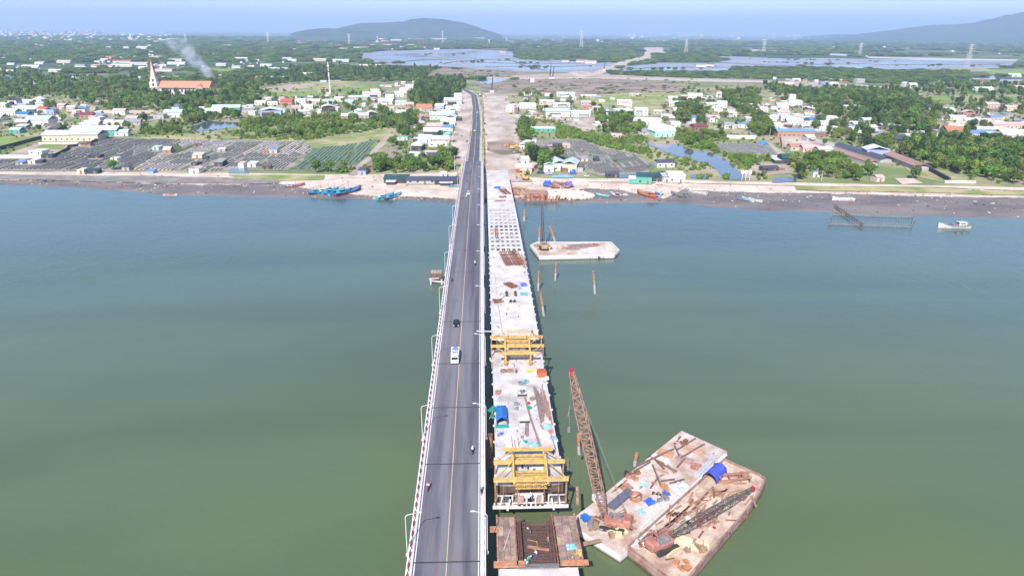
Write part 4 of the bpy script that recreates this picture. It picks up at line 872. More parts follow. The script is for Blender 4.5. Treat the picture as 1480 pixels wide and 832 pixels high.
# ---- crawler cranes with lattice booms
def crane(foot, tip, label, col, boomcol, aim, body_s=1.0, n=22, t_=.11, w=1.5, hook=True, gant=True):
    foot, tip = Vector(foot), Vector(tip); az = aim; t = thing('crawler_crane', foot, az, label, 'crane'); s = body_s
    inv = Matrix.Rotation(-az, 3, 'Z'); tl = inv @ (tip-foot)
    for x in (-1.9, 1.9):
        b = MB(); b.loft([[(x*s-.4*s, y, z-h), (x*s+.4*s, y, z-h), (x*s+.4*s, y, z+h), (x*s-.4*s, y, z+h)] for y, z, h in ((-3*s, .5*s, .25*s), (-2.6*s, .5*s, .5*s), (2.6*s, .5*s, .5*s), (3*s, .5*s, .25*s))]); ob('crawler_track', b, DARK, t)
    b = MB(); b.box((0, 0, 1.1*s), (3.6*s, 2.2*s, .5*s)); ob('undercarriage', b, RUST, t)
    b = MB(); b.loft([[(-1.6*s*k, y, 1.4*s), (1.6*s*k, y, 1.4*s), (1.6*s*k, y, z), (1.4*s*k, y, z+.3*s), (-1.4*s*k, y, z+.3*s), (-1.6*s*k, y, z)] for y, z, k in ((-4.3*s, 2.4*s, .8), (-3.9*s, 2.9*s, 1), (-2.4*s, 2.9*s, 1), (-2.3*s, 2.0*s, 1), (1.6*s, 1.9*s, 1), (2.2*s, 1.8*s, .8))]); ob('upper_body', b, col, t)
    b = MB(); b.box((-1.35*s, 1.2*s, 2.7*s), (1.0*s, 1.7*s, 1.5*s)); cb = ob('cab', b, col, t); b = MB(); b.box((-1.35*s, 2.06*s, 2.9*s), (.85*s, .06, .8*s)); ob('window', b, GLASS, cb)
    b = MB(); b.box((.5*s, -1.0*s, 2.5*s), (1.7*s, 2.0*s, .9*s)); b.tube((-.4*s, .6*s, 2.5*s), (1.4*s, .6*s, 2.5*s), .5*s, n=10); b.tube((.9*s, -1.4*s, 2.9*s), (.9*s, -1.4*s, 3.7*s), .12*s); ob('engine_and_winch', b, GREY, t)
    if gant:
        b = MB()
        for x in (-1, 1): b.beam((x*s, -2.2*s, 2.2*s), (x*s*.8, -2.6*s, 4.8*s), .2); b.beam((x*s, .8*s, 2.0*s), (x*s*.8, -2.6*s, 4.8*s), .16)
        b.beam((-.8*s, -2.6*s, 4.8*s), (.8*s, -2.6*s, 4.8*s), .3); ob('gantry', b, col, t)
    b = MB(); b.lattice((0, 2.0*s, 1.9*s), tl, w*.5, w*.4, n, t_, wm=w, upv=(0, 0, 1) if abs(tl.normalized().z) < .9 else (1, 0, 0)); bm = ob('boom', b, boomcol, t)
    b = MB(); b.box((0, 0, 0), (.8*s, .7*s, 1.2*s)); ob('boom_head', b, RED if col is CRED else RUST, t, loc=tl)
    b = MB()
    for x in (-.6, .6): b.beam((x*s*.8, -2.6*s, 4.8*s), tl+Vector((x*.3, 0, 0)), .05)
    if hook: b.beam(tl, tl+Vector((0, 0, -12)), .06); b.box(tl+Vector((0, 0, -12.4)), (.5, .5, .9))
    ob('ropes', b, GREY, t, kind='stuff'); return t
crane((32.0, 109.6, 1.75), (22.7, 111.4, 35.4), 'faded red crawler crane on the pale barge, its tall lattice boom raised beside the deck', CRED, mat('boom_rust', (.38, .21, .16), .85, .4, 1.5), 1.3, .84, 26, .12, 1.75)
f2 = P(957, 790, 1.95); t2 = P(1088, 706, 6.5)
crane(f2, t2, 'faded red crawler crane on the brown barge, its dark boom lowered', CRED, mat('dark_boom', (.13, .10, .085), .8, .4, 1), math.atan2(t2.y-f2.y, t2.x-f2.x)-math.pi/2, .86, 16, .09, 1.3, False)
f3 = P(786, 360, 1.85)
crane(f3, f3+Vector((-.5, 9, 19)), 'small dark crane at the bridge end of the tyre-fendered barge', mat('tan_machine', (.40, .28, .20), .8, .3, 1), DARK, .05, .85, 16, .12, 1.0, False)
# ---- loads on the barges
def lay(z):
    def f(px, py): return P(px, py, z)
    return f
L1, L2, L3 = lay(1.76), lay(1.96), lay(1.86)
def item(name, pts, m, label, w, h, cat, L=L1, dz=0):
    c = L(*pts[0][:2]); t = thing(name, c, 0, label, cat)
    for q in pts:
        a = L(q[0], q[1])-c; e = L(q[2], q[3])-c; b = MB(); b.beam((a.x, a.y, h/2+.02+dz), (e.x, e.y, h/2+.02+dz), w, h); ob('length', b, m, t)
    return t
def slab(name, px, py, w, d, h, rz, m, label, cat, L=L1):
    b = MB(); b.box((0, 0, h/2), (w, d, h)); b.box((0, 0, h+.01), (w*.9, d*.1, .02)); return ob(name, b, m, None, L(px, py)+Vector((0, 0, .01)), rz, label=label, cat=cat)
ANG = math.atan2(B1[2][1]-B1[1][1], B1[2][0]-B1[1][0])-math.pi/2
slab('corrugated_sheet_stack', 897, 722, 1.9, 7.5, .5, ANG, mat('slate_sheet', (.13, .13, .17), .6, .3, 1.5), 'dark slate sheet stack lying beside the raised crane boom', 'sheet stack')
t = thing('steel_drum_ring', L1(919, 720), 0, 'round open rusty ring right of the dark slate sheets', 'steel ring'); b = MB(); b.loft([[(1.3*math.cos(a*math.pi/8)*k, 1.3*math.sin(a*math.pi/8)*k, z) for a in range(16)] for z, k in ((0, 1), (1.0, 1), (1.0, .9), (.1, .9))], cap=False); ob('ring', b, RUSTL, t); b = MB(); b.box((0, 0, .5), (2.3, .15, .15), .6); ob('crossbar', b, RUST, t)
slab('water_tank', 863, 723, 1.6, 1.6, 1.3, .4, WHITE, 'white tank at the pale barge edge below the crane boom', 'tank')
pl = pile_of('blue_bucket', 0, 0, 4, 1.2, [BLUET], 'bright blue box near the left corner of the pale barge', 'box', .4, base=L1(847, 751))
pile_of('rope_heap', 0, 1, 16, 1.1, [mat('cream_rope', (.62, .56, .34), .9, .3, 3), WOOD], 'cream rope and sacks heaped behind the raised-boom crane', 'ropes', 1.6, base=L1(892, 768))
pile_of('machinery_heap', 0, 2, 22, 1.0, [RUST, GREY, RUSTL, DARK], 'dark machinery parts heaped right of the raised-boom crane', 'machine parts', 2.2, base=L1(901, 757))
pile_of('machinery_heap', 0, 3, 14, .9, [RUST, WOOD, GREY], 'brown timber and fittings left of the raised-boom crane', 'fittings', 2.0, base=L1(866, 757))
def ptarp(px, py, w, d, m, label, rz=0, h=.7, L=L1, seed=1):
    b = MB(); r = random.Random(seed); n = 7; vs = [((i/n-.5)*w*(1+.15*r.uniform(-1, 1)), (j/n-.5)*d*(1+.15*r.uniform(-1, 1)), .05+h*r.random()*(1 if 0 < i < n and 0 < j < n else .1)) for j in range(n+1) for i in range(n+1)]
    b.add(vs, [(j*(n+1)+i, j*(n+1)+i+1, (j+1)*(n+1)+i+1, (j+1)*(n+1)+i) for j in range(n) for i in range(n)]); return ob('tarpaulin', b, m, None, L(px, py), rz, label=label, cat='tarpaulin')
VB = mat('vivid_blue_tarp', (.03, .12, .62), .6, .3, 1.5)
ptarp(939, 725, 2.0, 2.0, VB, 'vivid blue crumpled tarpaulin right of the rusty ring', .4, seed=2)
ptarp(963, 713, 1.5, 1.6, VB, 'vivid blue tarpaulin near the edge shared by both barges', .1, seed=3)
ptarp(927, 740, 1.4, 1.6, CYAN, 'pale turquoise cloth below the rusty ring', .4, seed=4)
ptarp(930, 701, 1.9, 1.1, CYAN, 'pale turquoise cloth above the vivid blue tarpaulins', -.3, seed=5)
ptarp(985, 706, 4.5, 4.2, mat('pale_grey_tarp', (.55, .55, .58), .7, .2, 1), 'pale grey sheet spread by the edge shared by both barges', .5, .5, seed=6)
slab('rust_plate', 962, 655, 3.6, 2.7, .12, ANG+.2, mat('orange_plate', (.50, .26, .15), .85, .3, 1), 'orange rusty plate in the middle of the far half of the pale barge', 'steel plate')
slab('rust_plate', 1003, 650, 4.4, 2.6, .12, ANG, mat('orange_plate_two', (.52, .30, .19), .85, .3, 1), 'orange rusty plate nearest the far end of the pale barge', 'steel plate')
slab('rust_plate', 989, 663, 3.8, 2.4, .12, ANG, mat('rose_plate', (.40, .25, .22), .85, .3, 1), 'rose brown plate between the two orange plates', 'steel plate')
slab('rust_plate', 905, 704, 2.2, 2.6, .10, ANG-.3, RUSTL, 'small rusty plate above the dark slate sheets', 'steel plate')
slab('rust_plate', 1006, 674, 2.4, 2.6, .12, ANG+.4, RUSTL, 'small rusty plate beside the blue and white pipes', 'steel plate')
item('steel_frame_lengths', [(920, 674, 974, 649), (916, 682, 940, 668), (975, 645, 982, 660), (955, 702, 943, 672), (955, 696, 975, 693), (968, 699, 989, 693), (940, 706, 950, 692), (950, 668, 978, 682), (946, 664, 960, 678), (978, 676, 990, 663), (978, 651, 1005, 634), (1018, 642, 984, 662)], mat('dark_brown_steel', (.20, .13, .12), .8, .3, 1), 'tangle of dark steel lengths across the far half of the pale barge', .3, .35, 'steel lengths')
item('rusty_lengths', [(946, 677, 966, 684), (948, 690, 960, 686), (965, 672, 975, 684), (940, 660, 960, 670), (893, 705, 906, 694), (884, 712, 900, 700), (931, 699, 925, 706)], RUSTL, 'scattered rusty lengths among the dark steel tangle', .35, .2, 'steel lengths')
item('pipe_bundle', [(1008, 690, 1030, 664), (1012, 690, 1034, 660), (1016, 679, 1032, 655), (1005, 686, 1022, 668), (1024, 662, 1040, 648)], mat('lilac_pipe', (.45, .50, .70), .6, .2, 1), 'bundle of blue-white pipes along the edge of the pale barge', .22, .22, 'pipes')
item('edge_walkway', [(1049, 657, 913, 790)], mat('lavender_gunwale', (.58, .55, .58), .8, .2, .6), 'pale raised strip along the side where both barges meet', .8, .25, 'walkway')
pile_of('block_scatter', 0, 4, 12, .9, [DARK, RUST, GREY], 'dark blocks scattered between the blue tarpaulins', 'blocks', 1.6, base=L1(953, 719))
pile_of('block_scatter', 0, 5, 8, .9, [RUST, RUSTL, DARK], 'rusty blocks and hatch near the far left edge', 'blocks', 1.5, base=L1(915, 688))
pile_of('block_scatter', 0, 6, 8, .8, [RUST, RUSTL], 'rusty scraps near the far end of the pale barge', 'scrap', 1.6, base=L1(981, 637))
pile_of('block_scatter', 0, 7, 8, .8, [RUSTL, mat('orange_scrap', (.5, .22, .10), .8, .3, 2)], 'orange scraps right of the pale turquoise cloth', 'scrap', 1.5, base=L1(957, 704))
item('gangplank', [(835, 788, 868, 781)], WOOD, 'timber gangplank from the pit platform to the pale barge', .9, .2, 'gangplank', lay(3.0))
# rusty barge load
t = thing('blue_canopy', L2(1033, 687), ANG, 'blue barrel-roofed canopy near the far edge of the brown barge', 'canopy')
b = MB(); b.loft([[(-1.7*math.cos(math.pi*k/8), y, 2.0*math.sin(math.pi*k/8)+.02) for k in range(9)] for y in (-2.6, 0, 2.6)], cap=False, closed=False); ob('cover', b, mat('ultramarine_cover', (.07, .10, .50), .6, .3, 1), t)
b = MB(); [b.beam((-1.7*math.cos(math.pi*k/6), -2.62, 1.95*math.sin(math.pi*k/6)), (-1.7*math.cos(math.pi*(k+1)/6), -2.62, 1.95*math.sin(math.pi*(k+1)/6)), .1) for k in range(6)]; ob('frame', b, DARK, t)
b = MB(); b.box((0, 2.4, .8), (2.9, .1, 1.5)); ob('end_wall', b, DARK, t)
t = thing('steel_trestle', L2(1060, 694), ANG-.9, 'brown A-shaped steel trestle lying beside the blue canopy', 'trestle')
b = MB()
for x in (-1.2, 1.2): b.beam((x, -3.5, .3), (x*.7, 3.5, 1.7), .4); b.beam((x, -3.5, .2), (x, 2.5, .2), .3)
for y in (-3, -1, 1.4, 3.3): b.beam((-1.2, y, .8), (1.2, y, .9), .28)
b.box((0, 2.4, 1.6), (2.4, 1.6, .2)); ob('frame', b, mat('chestnut_steel', (.36, .18, .12), .8, .3, 1), t)
item('plank_rows', [(1003-i*7, 723+i*6.5+2, 972-i*7+4, 752+i*5) for i in range(5)], RUSTL, 'rows of brown planks along the inner edge of the brown barge', .35, .2, 'planks', L2)
item('plank_rows', [(1030-i*6, 705+i*7, 1018-i*6, 716+i*7) for i in range(5)], WOOD, 'short planks in front of the blue canopy', .35, .2, 'planks', L2)
for nm_, bx, by, n_, lab in (('plank_litter', 1000, 742, 34, 'loose planks strewn across the middle of the brown barge'), ('plank_litter', 1050, 730, 22, 'loose planks strewn beyond the lowered boom'), ('plank_litter', 960, 778, 14, 'loose planks strewn around the red crane on the brown barge')):
    c_ = L2(bx, by); t = thing(nm_, c_, ANG, lab, 'planks'); ms_ = [MB(), MB(), MB()]; pr_ = random.Random(bx)
    for i in range(n_): x_, y_ = pr_.uniform(-4.5, 4.5), pr_.uniform(-6, 6); ms_[i % 3].box((x_, y_, .08+.05*(i % 4)), (pr_.uniform(.2, .45), pr_.uniform(1.2, 4.2), .1), pr_.gauss(0, .35))
    for q_, m_ in zip(ms_, (WOOD, RUST, RUSTL)): ob('planks', q_, m_, t, kind='stuff')
for i, (bx, by) in enumerate(((845, 737), (905, 690), (940, 661), (1075, 742), (1052, 769), (880, 792))):
    v = P(bx, by, 1.2); ob('tyre_fender', tym, None, bpy.data.objects['work_barge' if i in (0, 1, 2, 5) else 'work_barge.001'], loc=(v.x-(bpy.data.objects['work_barge' if i in (0, 1, 2, 5) else 'work_barge.001'].location.x), v.y-(bpy.data.objects['work_barge' if i in (0, 1, 2, 5) else 'work_barge.001'].location.y), 1.2), rz=ANG)
item('yellow_spar', [(964, 806, 985, 789)], mat('straw_spar', (.60, .50, .30), .8, .2, 2), 'straw-coloured spar beside the red crane body', .5, .5, 'spar', L2)
slab('canvas_sheet', 988, 783, 3.2, 2.4, .5, ANG+.3, mat('cream_canvas', (.62, .56, .42), .9, .2, 1), 'cream canvas heap beside the crane cab on the brown barge', 'canvas', L2)
slab('rust_plate', 1050, 711, 5.0, 5.5, .1, ANG, mat('tan_plate', (.48, .32, .22), .9, .3, .6), 'tan plate on deck under the end of the lowered boom', 'steel plate', L2)
slab('rust_plate', 1024, 714, 5.5, 2.0, .1, ANG+1.0, mat('tan_plate', None) if False else MC['tan_plate'], 'tan plate on deck in front of the blue canopy', 'steel plate', L2)
pile_of('rope_coils', 0, 8, 18, .9, [MC['cream_rope'], WOOD], 'pale rope coils along the seaward half of the brown barge', 'ropes', 2.4, base=L2(1002, 786))
pile_of('orange_scrap_pile', 0, 9, 8, .9, [MC['orange_scrap'], RUST], 'orange scrap in the near corner of the brown barge', 'scrap', 1.2, base=L2(986, 818))
pile_of('deck_fittings', 0, 10, 10, .7, [RED, RUSTL, WOOD], 'red and brown fittings below the lowered boom', 'fittings', 2.2, base=L2(1024, 757))
pile_of('deck_fittings', 0, 11, 10, .7, [DARK, RUST, WHITE], 'dark fittings near the foot of the lowered boom', 'fittings', 1.6, base=L2(984, 750))
pile_of('deck_fittings', 0, 12, 7, .6, [RUST, WHITE], 'rusty fittings in the dark corner behind the red crane', 'fittings', 1.3, base=L2(930, 786))
slab('rubber_mat', 945, 783, 6.5, 5.0, .04, ANG, mat('oily_deck', (.14, .10, .09), .8, .3, 1), 'oily dark patch of matting under the red crane', 'matting', L2)
item('bench_lengths', [(820+i*9, 355+i*.3, 846+i*7, 354) for i in range(4)]+[(812, 359, 850, 358), (822, 357, 862, 356.5), (818, 361, 838, 361)], DST, 'rows of dark steel bars in the middle of the long pale barge', .7, .5, 'steel bars', L3)
pile_of('deck_fittings', 0, 13, 7, 1.4, [RUST, RUSTL], 'brown crate cluster toward the pointed end of the long pale barge', 'crates', 1.2, base=L3(857, 355))
pile_of('deck_fittings', 0, 14, 12, 1.3, [RUST, YEL, GREY, RUSTL], 'fittings around the small dark crane', 'fittings', 3.4, base=L3(786, 358))
# ---- piles standing in the water
def pile(px, py, L, lean, r, label, m=None):
    v = P(px, py, 0); t = thing('mooring_pile', v, 0, label, 'pile', 'piles standing in the river'); q = Vector(lean)
    b = MB(); b.tube(-q*.3-Vector((0, 0, .2)), q*(L*.42), r, n=10); ob('wet_base', b, mat('silt_stained_steel', (.42, .38, .34), .9, .3, 2), t)
    b = MB(); b.tube(q*(L*.42), q*L, r*.99, n=10); ob('shaft', b, m or RUSTL, t)
for a in ((837, 656, 5.6, (-.08, 0, 1), .38, 'rusty pile between the nearer form traveller and the crane boom'), (821, 601, 3.0, (.12, 0, 1), .1, 'thin bamboo pole left of the crane boom'), (917, 672, 3.4, (.1, 0, 1), .42, 'rusty pile behind the upper edge of the pale barge'),
          (778, 420, 8.0, (0, 0, 1), .42, 'straight pale pile nearest the new bridge in the pile row'), (802.5, 405, 7.5, (.02, 0, 1), .42, 'reddish pile below the middle of the long pale barge'), (860, 424, 9.2, (-.12, 0, 1), .45, 'leaning pile standing alone farthest from the bridge'),
          (786, 456, 8.6, (-.16, 0, 1), .45, 'leaning pile nearest the camera in the pile row'), (757.5, 319, 6.0, (.02, 0, 1), .7, 'thick pale pile near the cofferdam'),
          (779, 352, 8, (0, 0, 1), .5, 'rusty pile behind the end of the long pale barge'), (803, 352, 8.5, (-.35, 0, 1), .5, 'rusty pile leaning behind the long pale barge'), (821, 679, 3.5, (-.05, 0, 1), .07, 'thin rod standing in the water right of the nearer form traveller')): pile(*a)
# ---- timber dolphin left of the bridge
v = P(631, 409, 0); t = thing('timber_dolphin', v, .02, 'brown boxy mooring dolphin standing alone left of the road bridge', 'dolphin')
b = MB(); b.box((0, 1.2, 2.9), (4.4, 3.6, 2.8)); ob('block', b, mat('brown_stained_concrete', (.17, .11, .085), .9, .4, .6), t)
for i in range(4): b = MB(); b.box((-1.65+i*1.1, 1.2, 4.38), (.95, 3.6, .16)); ob('top_slab', b, mat('tan_slab', (.42, .34, .27), .9, .4, 1), t)
b = MB(); [b.tube((x, y, -3), (x*.9, y, 2), .35) for x in (-2.3, 2.3) for y in (-1.4, 3)]; b.beam((-2.6, -1.2, 1.6), (2.9, -1.2, .8), .5); b.beam((-2.8, -1.0, 2.2), (1.2, -1.6, 2.6), .35); ob('frame_legs', b, CONC, t)

# ---- fishing boats
BP = {k: mat('boat_'+k, c, .6, .35, .9, detail=8, col2=c2) for k, c, c2 in (('blue', (.04, .22, .42), (.03, .12, .25)), ('turquoise', (.10, .42, .50), (.05, .20, .28)), ('navy', (.03, .04, .12), (.02, .02, .05)), ('brown', (.25, .14, .10), (.12, .08, .07)), ('orange', (.50, .20, .08), (.28, .12, .07)), ('grey', (.22, .23, .24), (.12, .12, .12)), ('white', (.70, .70, .70), (.45, .40, .38)), ('red', (.45, .07, .06), (.25, .05, .05)), ('purple', (.12, .07, .14), (.06, .04, .08)))}
def boat(loc, rz, L, hullc, stripe, cabc, deckc, label, mast=True, z=0.0, cab=True, extra=True, tilt=0):
    t = thing('fishing_boat', (loc[0], loc[1], z), rz, label, 'boat'); t.rotation_euler = (0, tilt, rz); w = L*.14
    def rings(z0, z1, k=1.0):
        out = []
        for q in range(11):
            y = (q/10-.5)*L; f = (1-max(0, (q-6)/4.2)**2) if q > 6 else (.82+.18*min(1, q/3)); sh = .10*L*(max(0, (q-5)/5))**2+.02*L*(max(0, (3-q)/3))
            ww = max(.03*L*.3, w*f)*k; out.append((y, ww, z0+sh*.3, z1+sh))
        return out
    D_ = .11*L
    b = MB(); b.loft([[(-ww, y, b_), (-ww*.55, y, a-.25*D_), (ww*.55, y, a-.25*D_), (ww, y, b_)] for y, ww, a, b_ in rings(-.1*D_, D_*.72)]); ob('hull', b, hullc, t)
    for s in (-1, 1):
        b = MB(); b.loft([[(s*(ww+.03), y, b_), (s*(ww+.03), y, b_+.32*D_), (s*(ww-.1), y, b_+.32*D_), (s*(ww-.1), y, b_)] for y, ww, a, b_ in rings(0, D_*.70)]); ob('bulwark', b, stripe, t)
    b = MB(); b.loft([[(-ww*.96, y, b_), (ww*.96, y, b_), (ww*.96, y, b_+.06), (-ww*.96, y, b_+.06)] for y, ww, a, b_ in rings(0, D_*.71)]); ob('deck', b, deckc, t)
    if cab:
        b = MB(); b.loft([[(-w*.62, y, D_*.7), (w*.62, y, D_*.7), (w*.58, y, h_), (-w*.58, y, h_)] for y, h_ in ((-.36*L, D_*.7+.10*L), (-.12*L, D_*.7+.11*L))]); c = ob('cabin', b, cabc, t)
        b = MB(); b.box((0, -.24*L, D_*.7+.115*L), (w*1.4, .28*L, .1)); ob('cabin_roof', b, cabc, c)
        b = MB(); b.box((0, -.115*L, D_*.7+.075*L), (w*1.0, .08, .035*L)); [b.box((s*w*.61, -.24*L, D_*.7+.07*L), (.08, .16*L, .03*L)) for s in (-1, 1)]; ob('cabin_windows', b, GLASS, c)
    if mast:
        b = MB(); b.tube((0, .05*L, D_*.6), (0, .05*L, .42*L), .08); b.beam((0, .05*L, .36*L), (0, -.3*L, .25*L), .06); b.tube((0, -.3*L, D_), (0, -.3*L, .35*L), .06); b.beam((-w*.8, .05*L, .25*L), (w*.8, .05*L, .25*L), .07); ob('mast', b, GREY, t)
    if extra:
        r = random.Random(int(L*100+loc[0])); b = MB()
        for _ in range(9): b.box((r.uniform(-.6, .6)*w, r.uniform(-.05, .3)*L, D_*.8+.1), (r.uniform(.3, 1), r.uniform(.3, 1.2), r.uniform(.2, .7)), r.random())
        ob('deck_gear', b, r.choice([RUSTL, CONCW, BLUET, WOOD]), t, kind='stuff')
    return t
def bpx(px, py, z=0): v = P(px, py, z); return (v.x, v.y)
h = math.pi/2
for i, (px, py, rz, L, hc, st, cb, lab, z) in enumerate((
    (463, 280, -.95, 14, 'navy', 'blue', 'turquoise', 'blue boat at the left end of the moored blue cluster', .2), (474, 279, -.95, 14.5, 'blue', 'turquoise', 'white', 'blue boat with white cabin, second in the moored blue cluster', .3),
    (483, 280.5, -.9, 15, 'blue', 'blue', 'turquoise', 'blue boat in the middle of the moored blue cluster', .2), (492, 281.5, -.85, 15.5, 'turquoise', 'blue', 'blue', 'turquoise boat fourth in the moored blue cluster', .2),
    (503, 281, -.75, 20, 'purple', 'purple', 'turquoise', 'long dark purple boat at the right end of the moored blue cluster', .1))):
    boat(bpx(px, py), rz, L, BP[hc], BP[st], BP[cb], BP['blue' if i != 2 else 'turquoise'], lab, z=z)
boat(bpx(557, 286), -.75, 13, BP['turquoise'], BP['turquoise'], BP['white'], BP['turquoise'], 'turquoise boat with white cabin, left one of the pair by the sand spit')
boat(bpx(569, 286), -.65, 13.5, BP['navy'], BP['turquoise'], BP['turquoise'], BP['grey'], 'dark-hulled blue boat, right one of the pair by the sand spit')
boat(bpx(413, 273), -1.3, 9, BP['grey'], BP['brown'], BP['turquoise'], BP['grey'], 'small grey boat stranded on mud left of the blue cluster', z=.5)
boat(bpx(426, 272), -1.15, 13, BP['grey'], BP['red'], BP['white'], BP['grey'], 'grey boat with red bow stranded on mud left of the blue cluster', z=.5)
boat(bpx(659, 273), -1.35, 9, BP['navy'], BP['turquoise'], BP['turquoise'], BP['blue'], 'small dark blue boat on sand close to the road bridge', z=.9, mast=False)
boat(bpx(70, 264), -1.2, 7, BP['navy'], BP['grey'], BP['navy'], BP['navy'], 'small black boat with raised gear on the mud far left', z=.4)
boat(bpx(246, 282.5), -1.5, 8, BP['white'], BP['red'], BP['white'], BP['white'], 'small white and red skiff floating off the left mudflat', mast=False, cab=False)
boat(bpx(889, 284), .5, 9, BP['brown'], BP['white'], BP['purple'], BP['grey'], 'small brown boat with white rim, left of two on the right mudflat', z=.4)
boat(bpx(899, 284), .9, 8, BP['grey'], BP['white'], BP['white'], BP['grey'], 'small grey-white boat beside the brown one on the right mudflat', z=.4, mast=False)
boat(bpx(934, 285), .55, 16, BP['red'], BP['orange'], BP['orange'], BP['orange'], 'large orange-brown boat on the mud below the green net shed', z=.5)
boat(bpx(947, 284), .1, 13, BP['blue'], BP['turquoise'], BP['blue'], BP['white'], 'blue boat alongside the large orange-brown boat', z=.4)
boat(bpx(956, 285), -.5, 8, BP['brown'], BP['white'], BP['white'], BP['brown'], 'small brown skiff right of the blue boat below the green net shed', z=.4, mast=False, cab=False)
boat(bpx(983, 285), .75, 13, BP['grey'], BP['grey'], BP['grey'], BP['grey'], 'weathered grey boat drawn up on the sand right of the net sheds', z=.5)
for i, (px, py, rz) in enumerate(((1073, 291, .8), (1080, 291, .5), (1091, 292, .8))):
    boat(bpx(px, py), rz, 8.5, BP['grey' if i == 0 else 'white'], BP['blue' if i == 0 else 'white'], BP['white'], BP['grey'], '%s skiff on the mud right of the creek, %s of three' % (('grey-blue', 'left'), ('white', 'middle'), ('white', 'right'))[i] if False else ('grey-blue' if i == 0 else 'white')+' narrow skiff on the right mudflat, '+('left', 'middle', 'right')[i]+' one of three', mast=False, cab=False, z=.5, extra=False)
boat(bpx(870, 285), .9, 9, BP['turquoise'], BP['turquoise'], BP['white'], BP['white'], 'pale blue narrow skiff left of the two small boats on the mud', mast=False, cab=False, z=.5, extra=False)
boat(bpx(1218, 291), 1.5, 13, BP['white'], BP['white'], BP['white'], BP['grey'], 'long white narrow skiff on the mud above the fish trap', mast=False, cab=False, z=.5, extra=False)
boat(bpx(1008, 281), .8, 12, BP['white'], BP['white'], BP['white'], BP['grey'], 'long pale narrow skiff right of the weathered grey boat', mast=False, cab=False, z=.6, extra=False)
boat(bpx(1378, 329), 1.50, 16, BP['white'], BP['grey'], BP['white'], BP['orange'], 'white and grey fishing trawler afloat at the right with orange deck gear')
# ---- stake fish trap with its walkway
t = thing('fish_trap', P(1258, 322, 0), 0, 'long rectangular fish trap of thin upright stakes standing in the shallows', 'fish trap'); o_ = P(1258, 322, 0)
C4 = [P(1198, 325, 0), P(1317, 329, 0), P(1322, 315, 0), P(1203, 311, 0)]; b = MB(); rail = MB()
for k in range(4):
    a, c = C4[k]-o_, C4[(k+1) % 4]-o_; n = int((c-a).length/1.3)
    for i in range(n+1):
        p = a+(c-a)*(i/n); b.beam(p-Vector((0, 0, 1)), p+Vector((rnd.uniform(-.3, .3), rnd.uniform(-.3, .3), 2.3+rnd.random()*1.2)), .16)
    rail.beam(a+Vector((0, 0, .5)), c+Vector((0, 0, .5)), .35); rail.beam(a+Vector((0, 0, 1.5)), c+Vector((0, 0, 1.5)), .12)
STK = mat('grey_stakes', (.26, .22, .20), .9, .4, 2)
ob('stakes', b, STK, t, kind='stuff'); ob('net_rails', rail, STK, t)
a, c = P(1207, 297, 1.6), P(1247, 324, 1.6); t = thing('walkway', (a.x, a.y, 0), 0, 'rickety timber walkway running out from the mud into the fish trap', 'walkway'); b = MB(); a0 = Vector((0, 0, 1.6)); c0 = Vector((c.x-a.x, c.y-a.y, 1.6))
b.beam(a0, c0, .9, .15); ob('boards', b, WOODD, t); b = MB()
for i in range(14):
    p = a0+(c0-a0)*(i/13); [b.beam(p+Vector((x, 0, -3)), p+Vector((x, 0, 1.1)), .1) for x in (-.5, .5)]
ob('posts', b, WOODD, t, kind='stuff')

# ============================================================ BUILDINGS ON THE FAR BANK
def rmesh(kind):
    b = MB(); o = .54
    if kind == 'gx': b.loft([[(x, -o, 0), (x, -o, .06), (x, 0, 1), (x, o, .06), (x, o, 0), (x, 0, .8)] for x in (-.52, .52)])
    elif kind == 'gy': b.loft([[(-o, y, 0), (-o, y, .06), (0, y, 1), (o, y, .06), (o, y, 0), (0, y, .8)][::-1] for y in (-.52, .52)])
    elif kind == 's': b.loft([[(-.53, -o, 0), (.53, -o, 0), (.53, -o, .12), (-.53, -o, .12)], [(-.53, o, .85), (.53, o, .85), (.53, o, 1), (-.53, o, 1)]])
    elif kind == 'h': b.add([(-o, -o, 0), (o, -o, 0), (o, o, 0), (-o, o, 0), (-.2, 0, 1), (.2, 0, 1)], [(3, 2, 1, 0), (0, 1, 5, 4), (1, 2, 5), (2, 3, 4, 5), (3, 0, 4)])
    elif kind == 'a': b.loft([[(o*math.cos(math.pi*k/6), y, math.sin(math.pi*k/6)) for k in range(7)]+[(-o*.9, y, -.05), (o*.9, y, -.05)] for y in (.52, -.52)])
    else:
        b.box((0, 0, .1), (1.02, 1.02, .2))
        for s in (-1, 1): b.box((s*.49, 0, .6), (.03, 1.0, .8)); b.box((0, s*.49, .6), (.95, .03, .8))
    return b.mesh('roof_'+kind)
RM = {k: rmesh(k) for k in ('gx', 'gy', 's', 'h', 'a', 'f')}
wb = MB(); wb.box((0, 0, .5), (1, 1, 1)); WALLM = wb.mesh('wall_box')
gw = MB(); gw.add([(-.5, -.5, 0), (.5, -.5, 0), (.5, .5, 0), (-.5, .5, 0), (-.5, -.5, 1), (.5, -.5, 1), (.5, .5, 1), (-.5, .5, 1)], [(3, 2, 1, 0), (4, 5, 6, 7), (0, 1, 5, 4), (1, 2, 6, 5), (2, 3, 7, 6), (3, 0, 4, 7)])
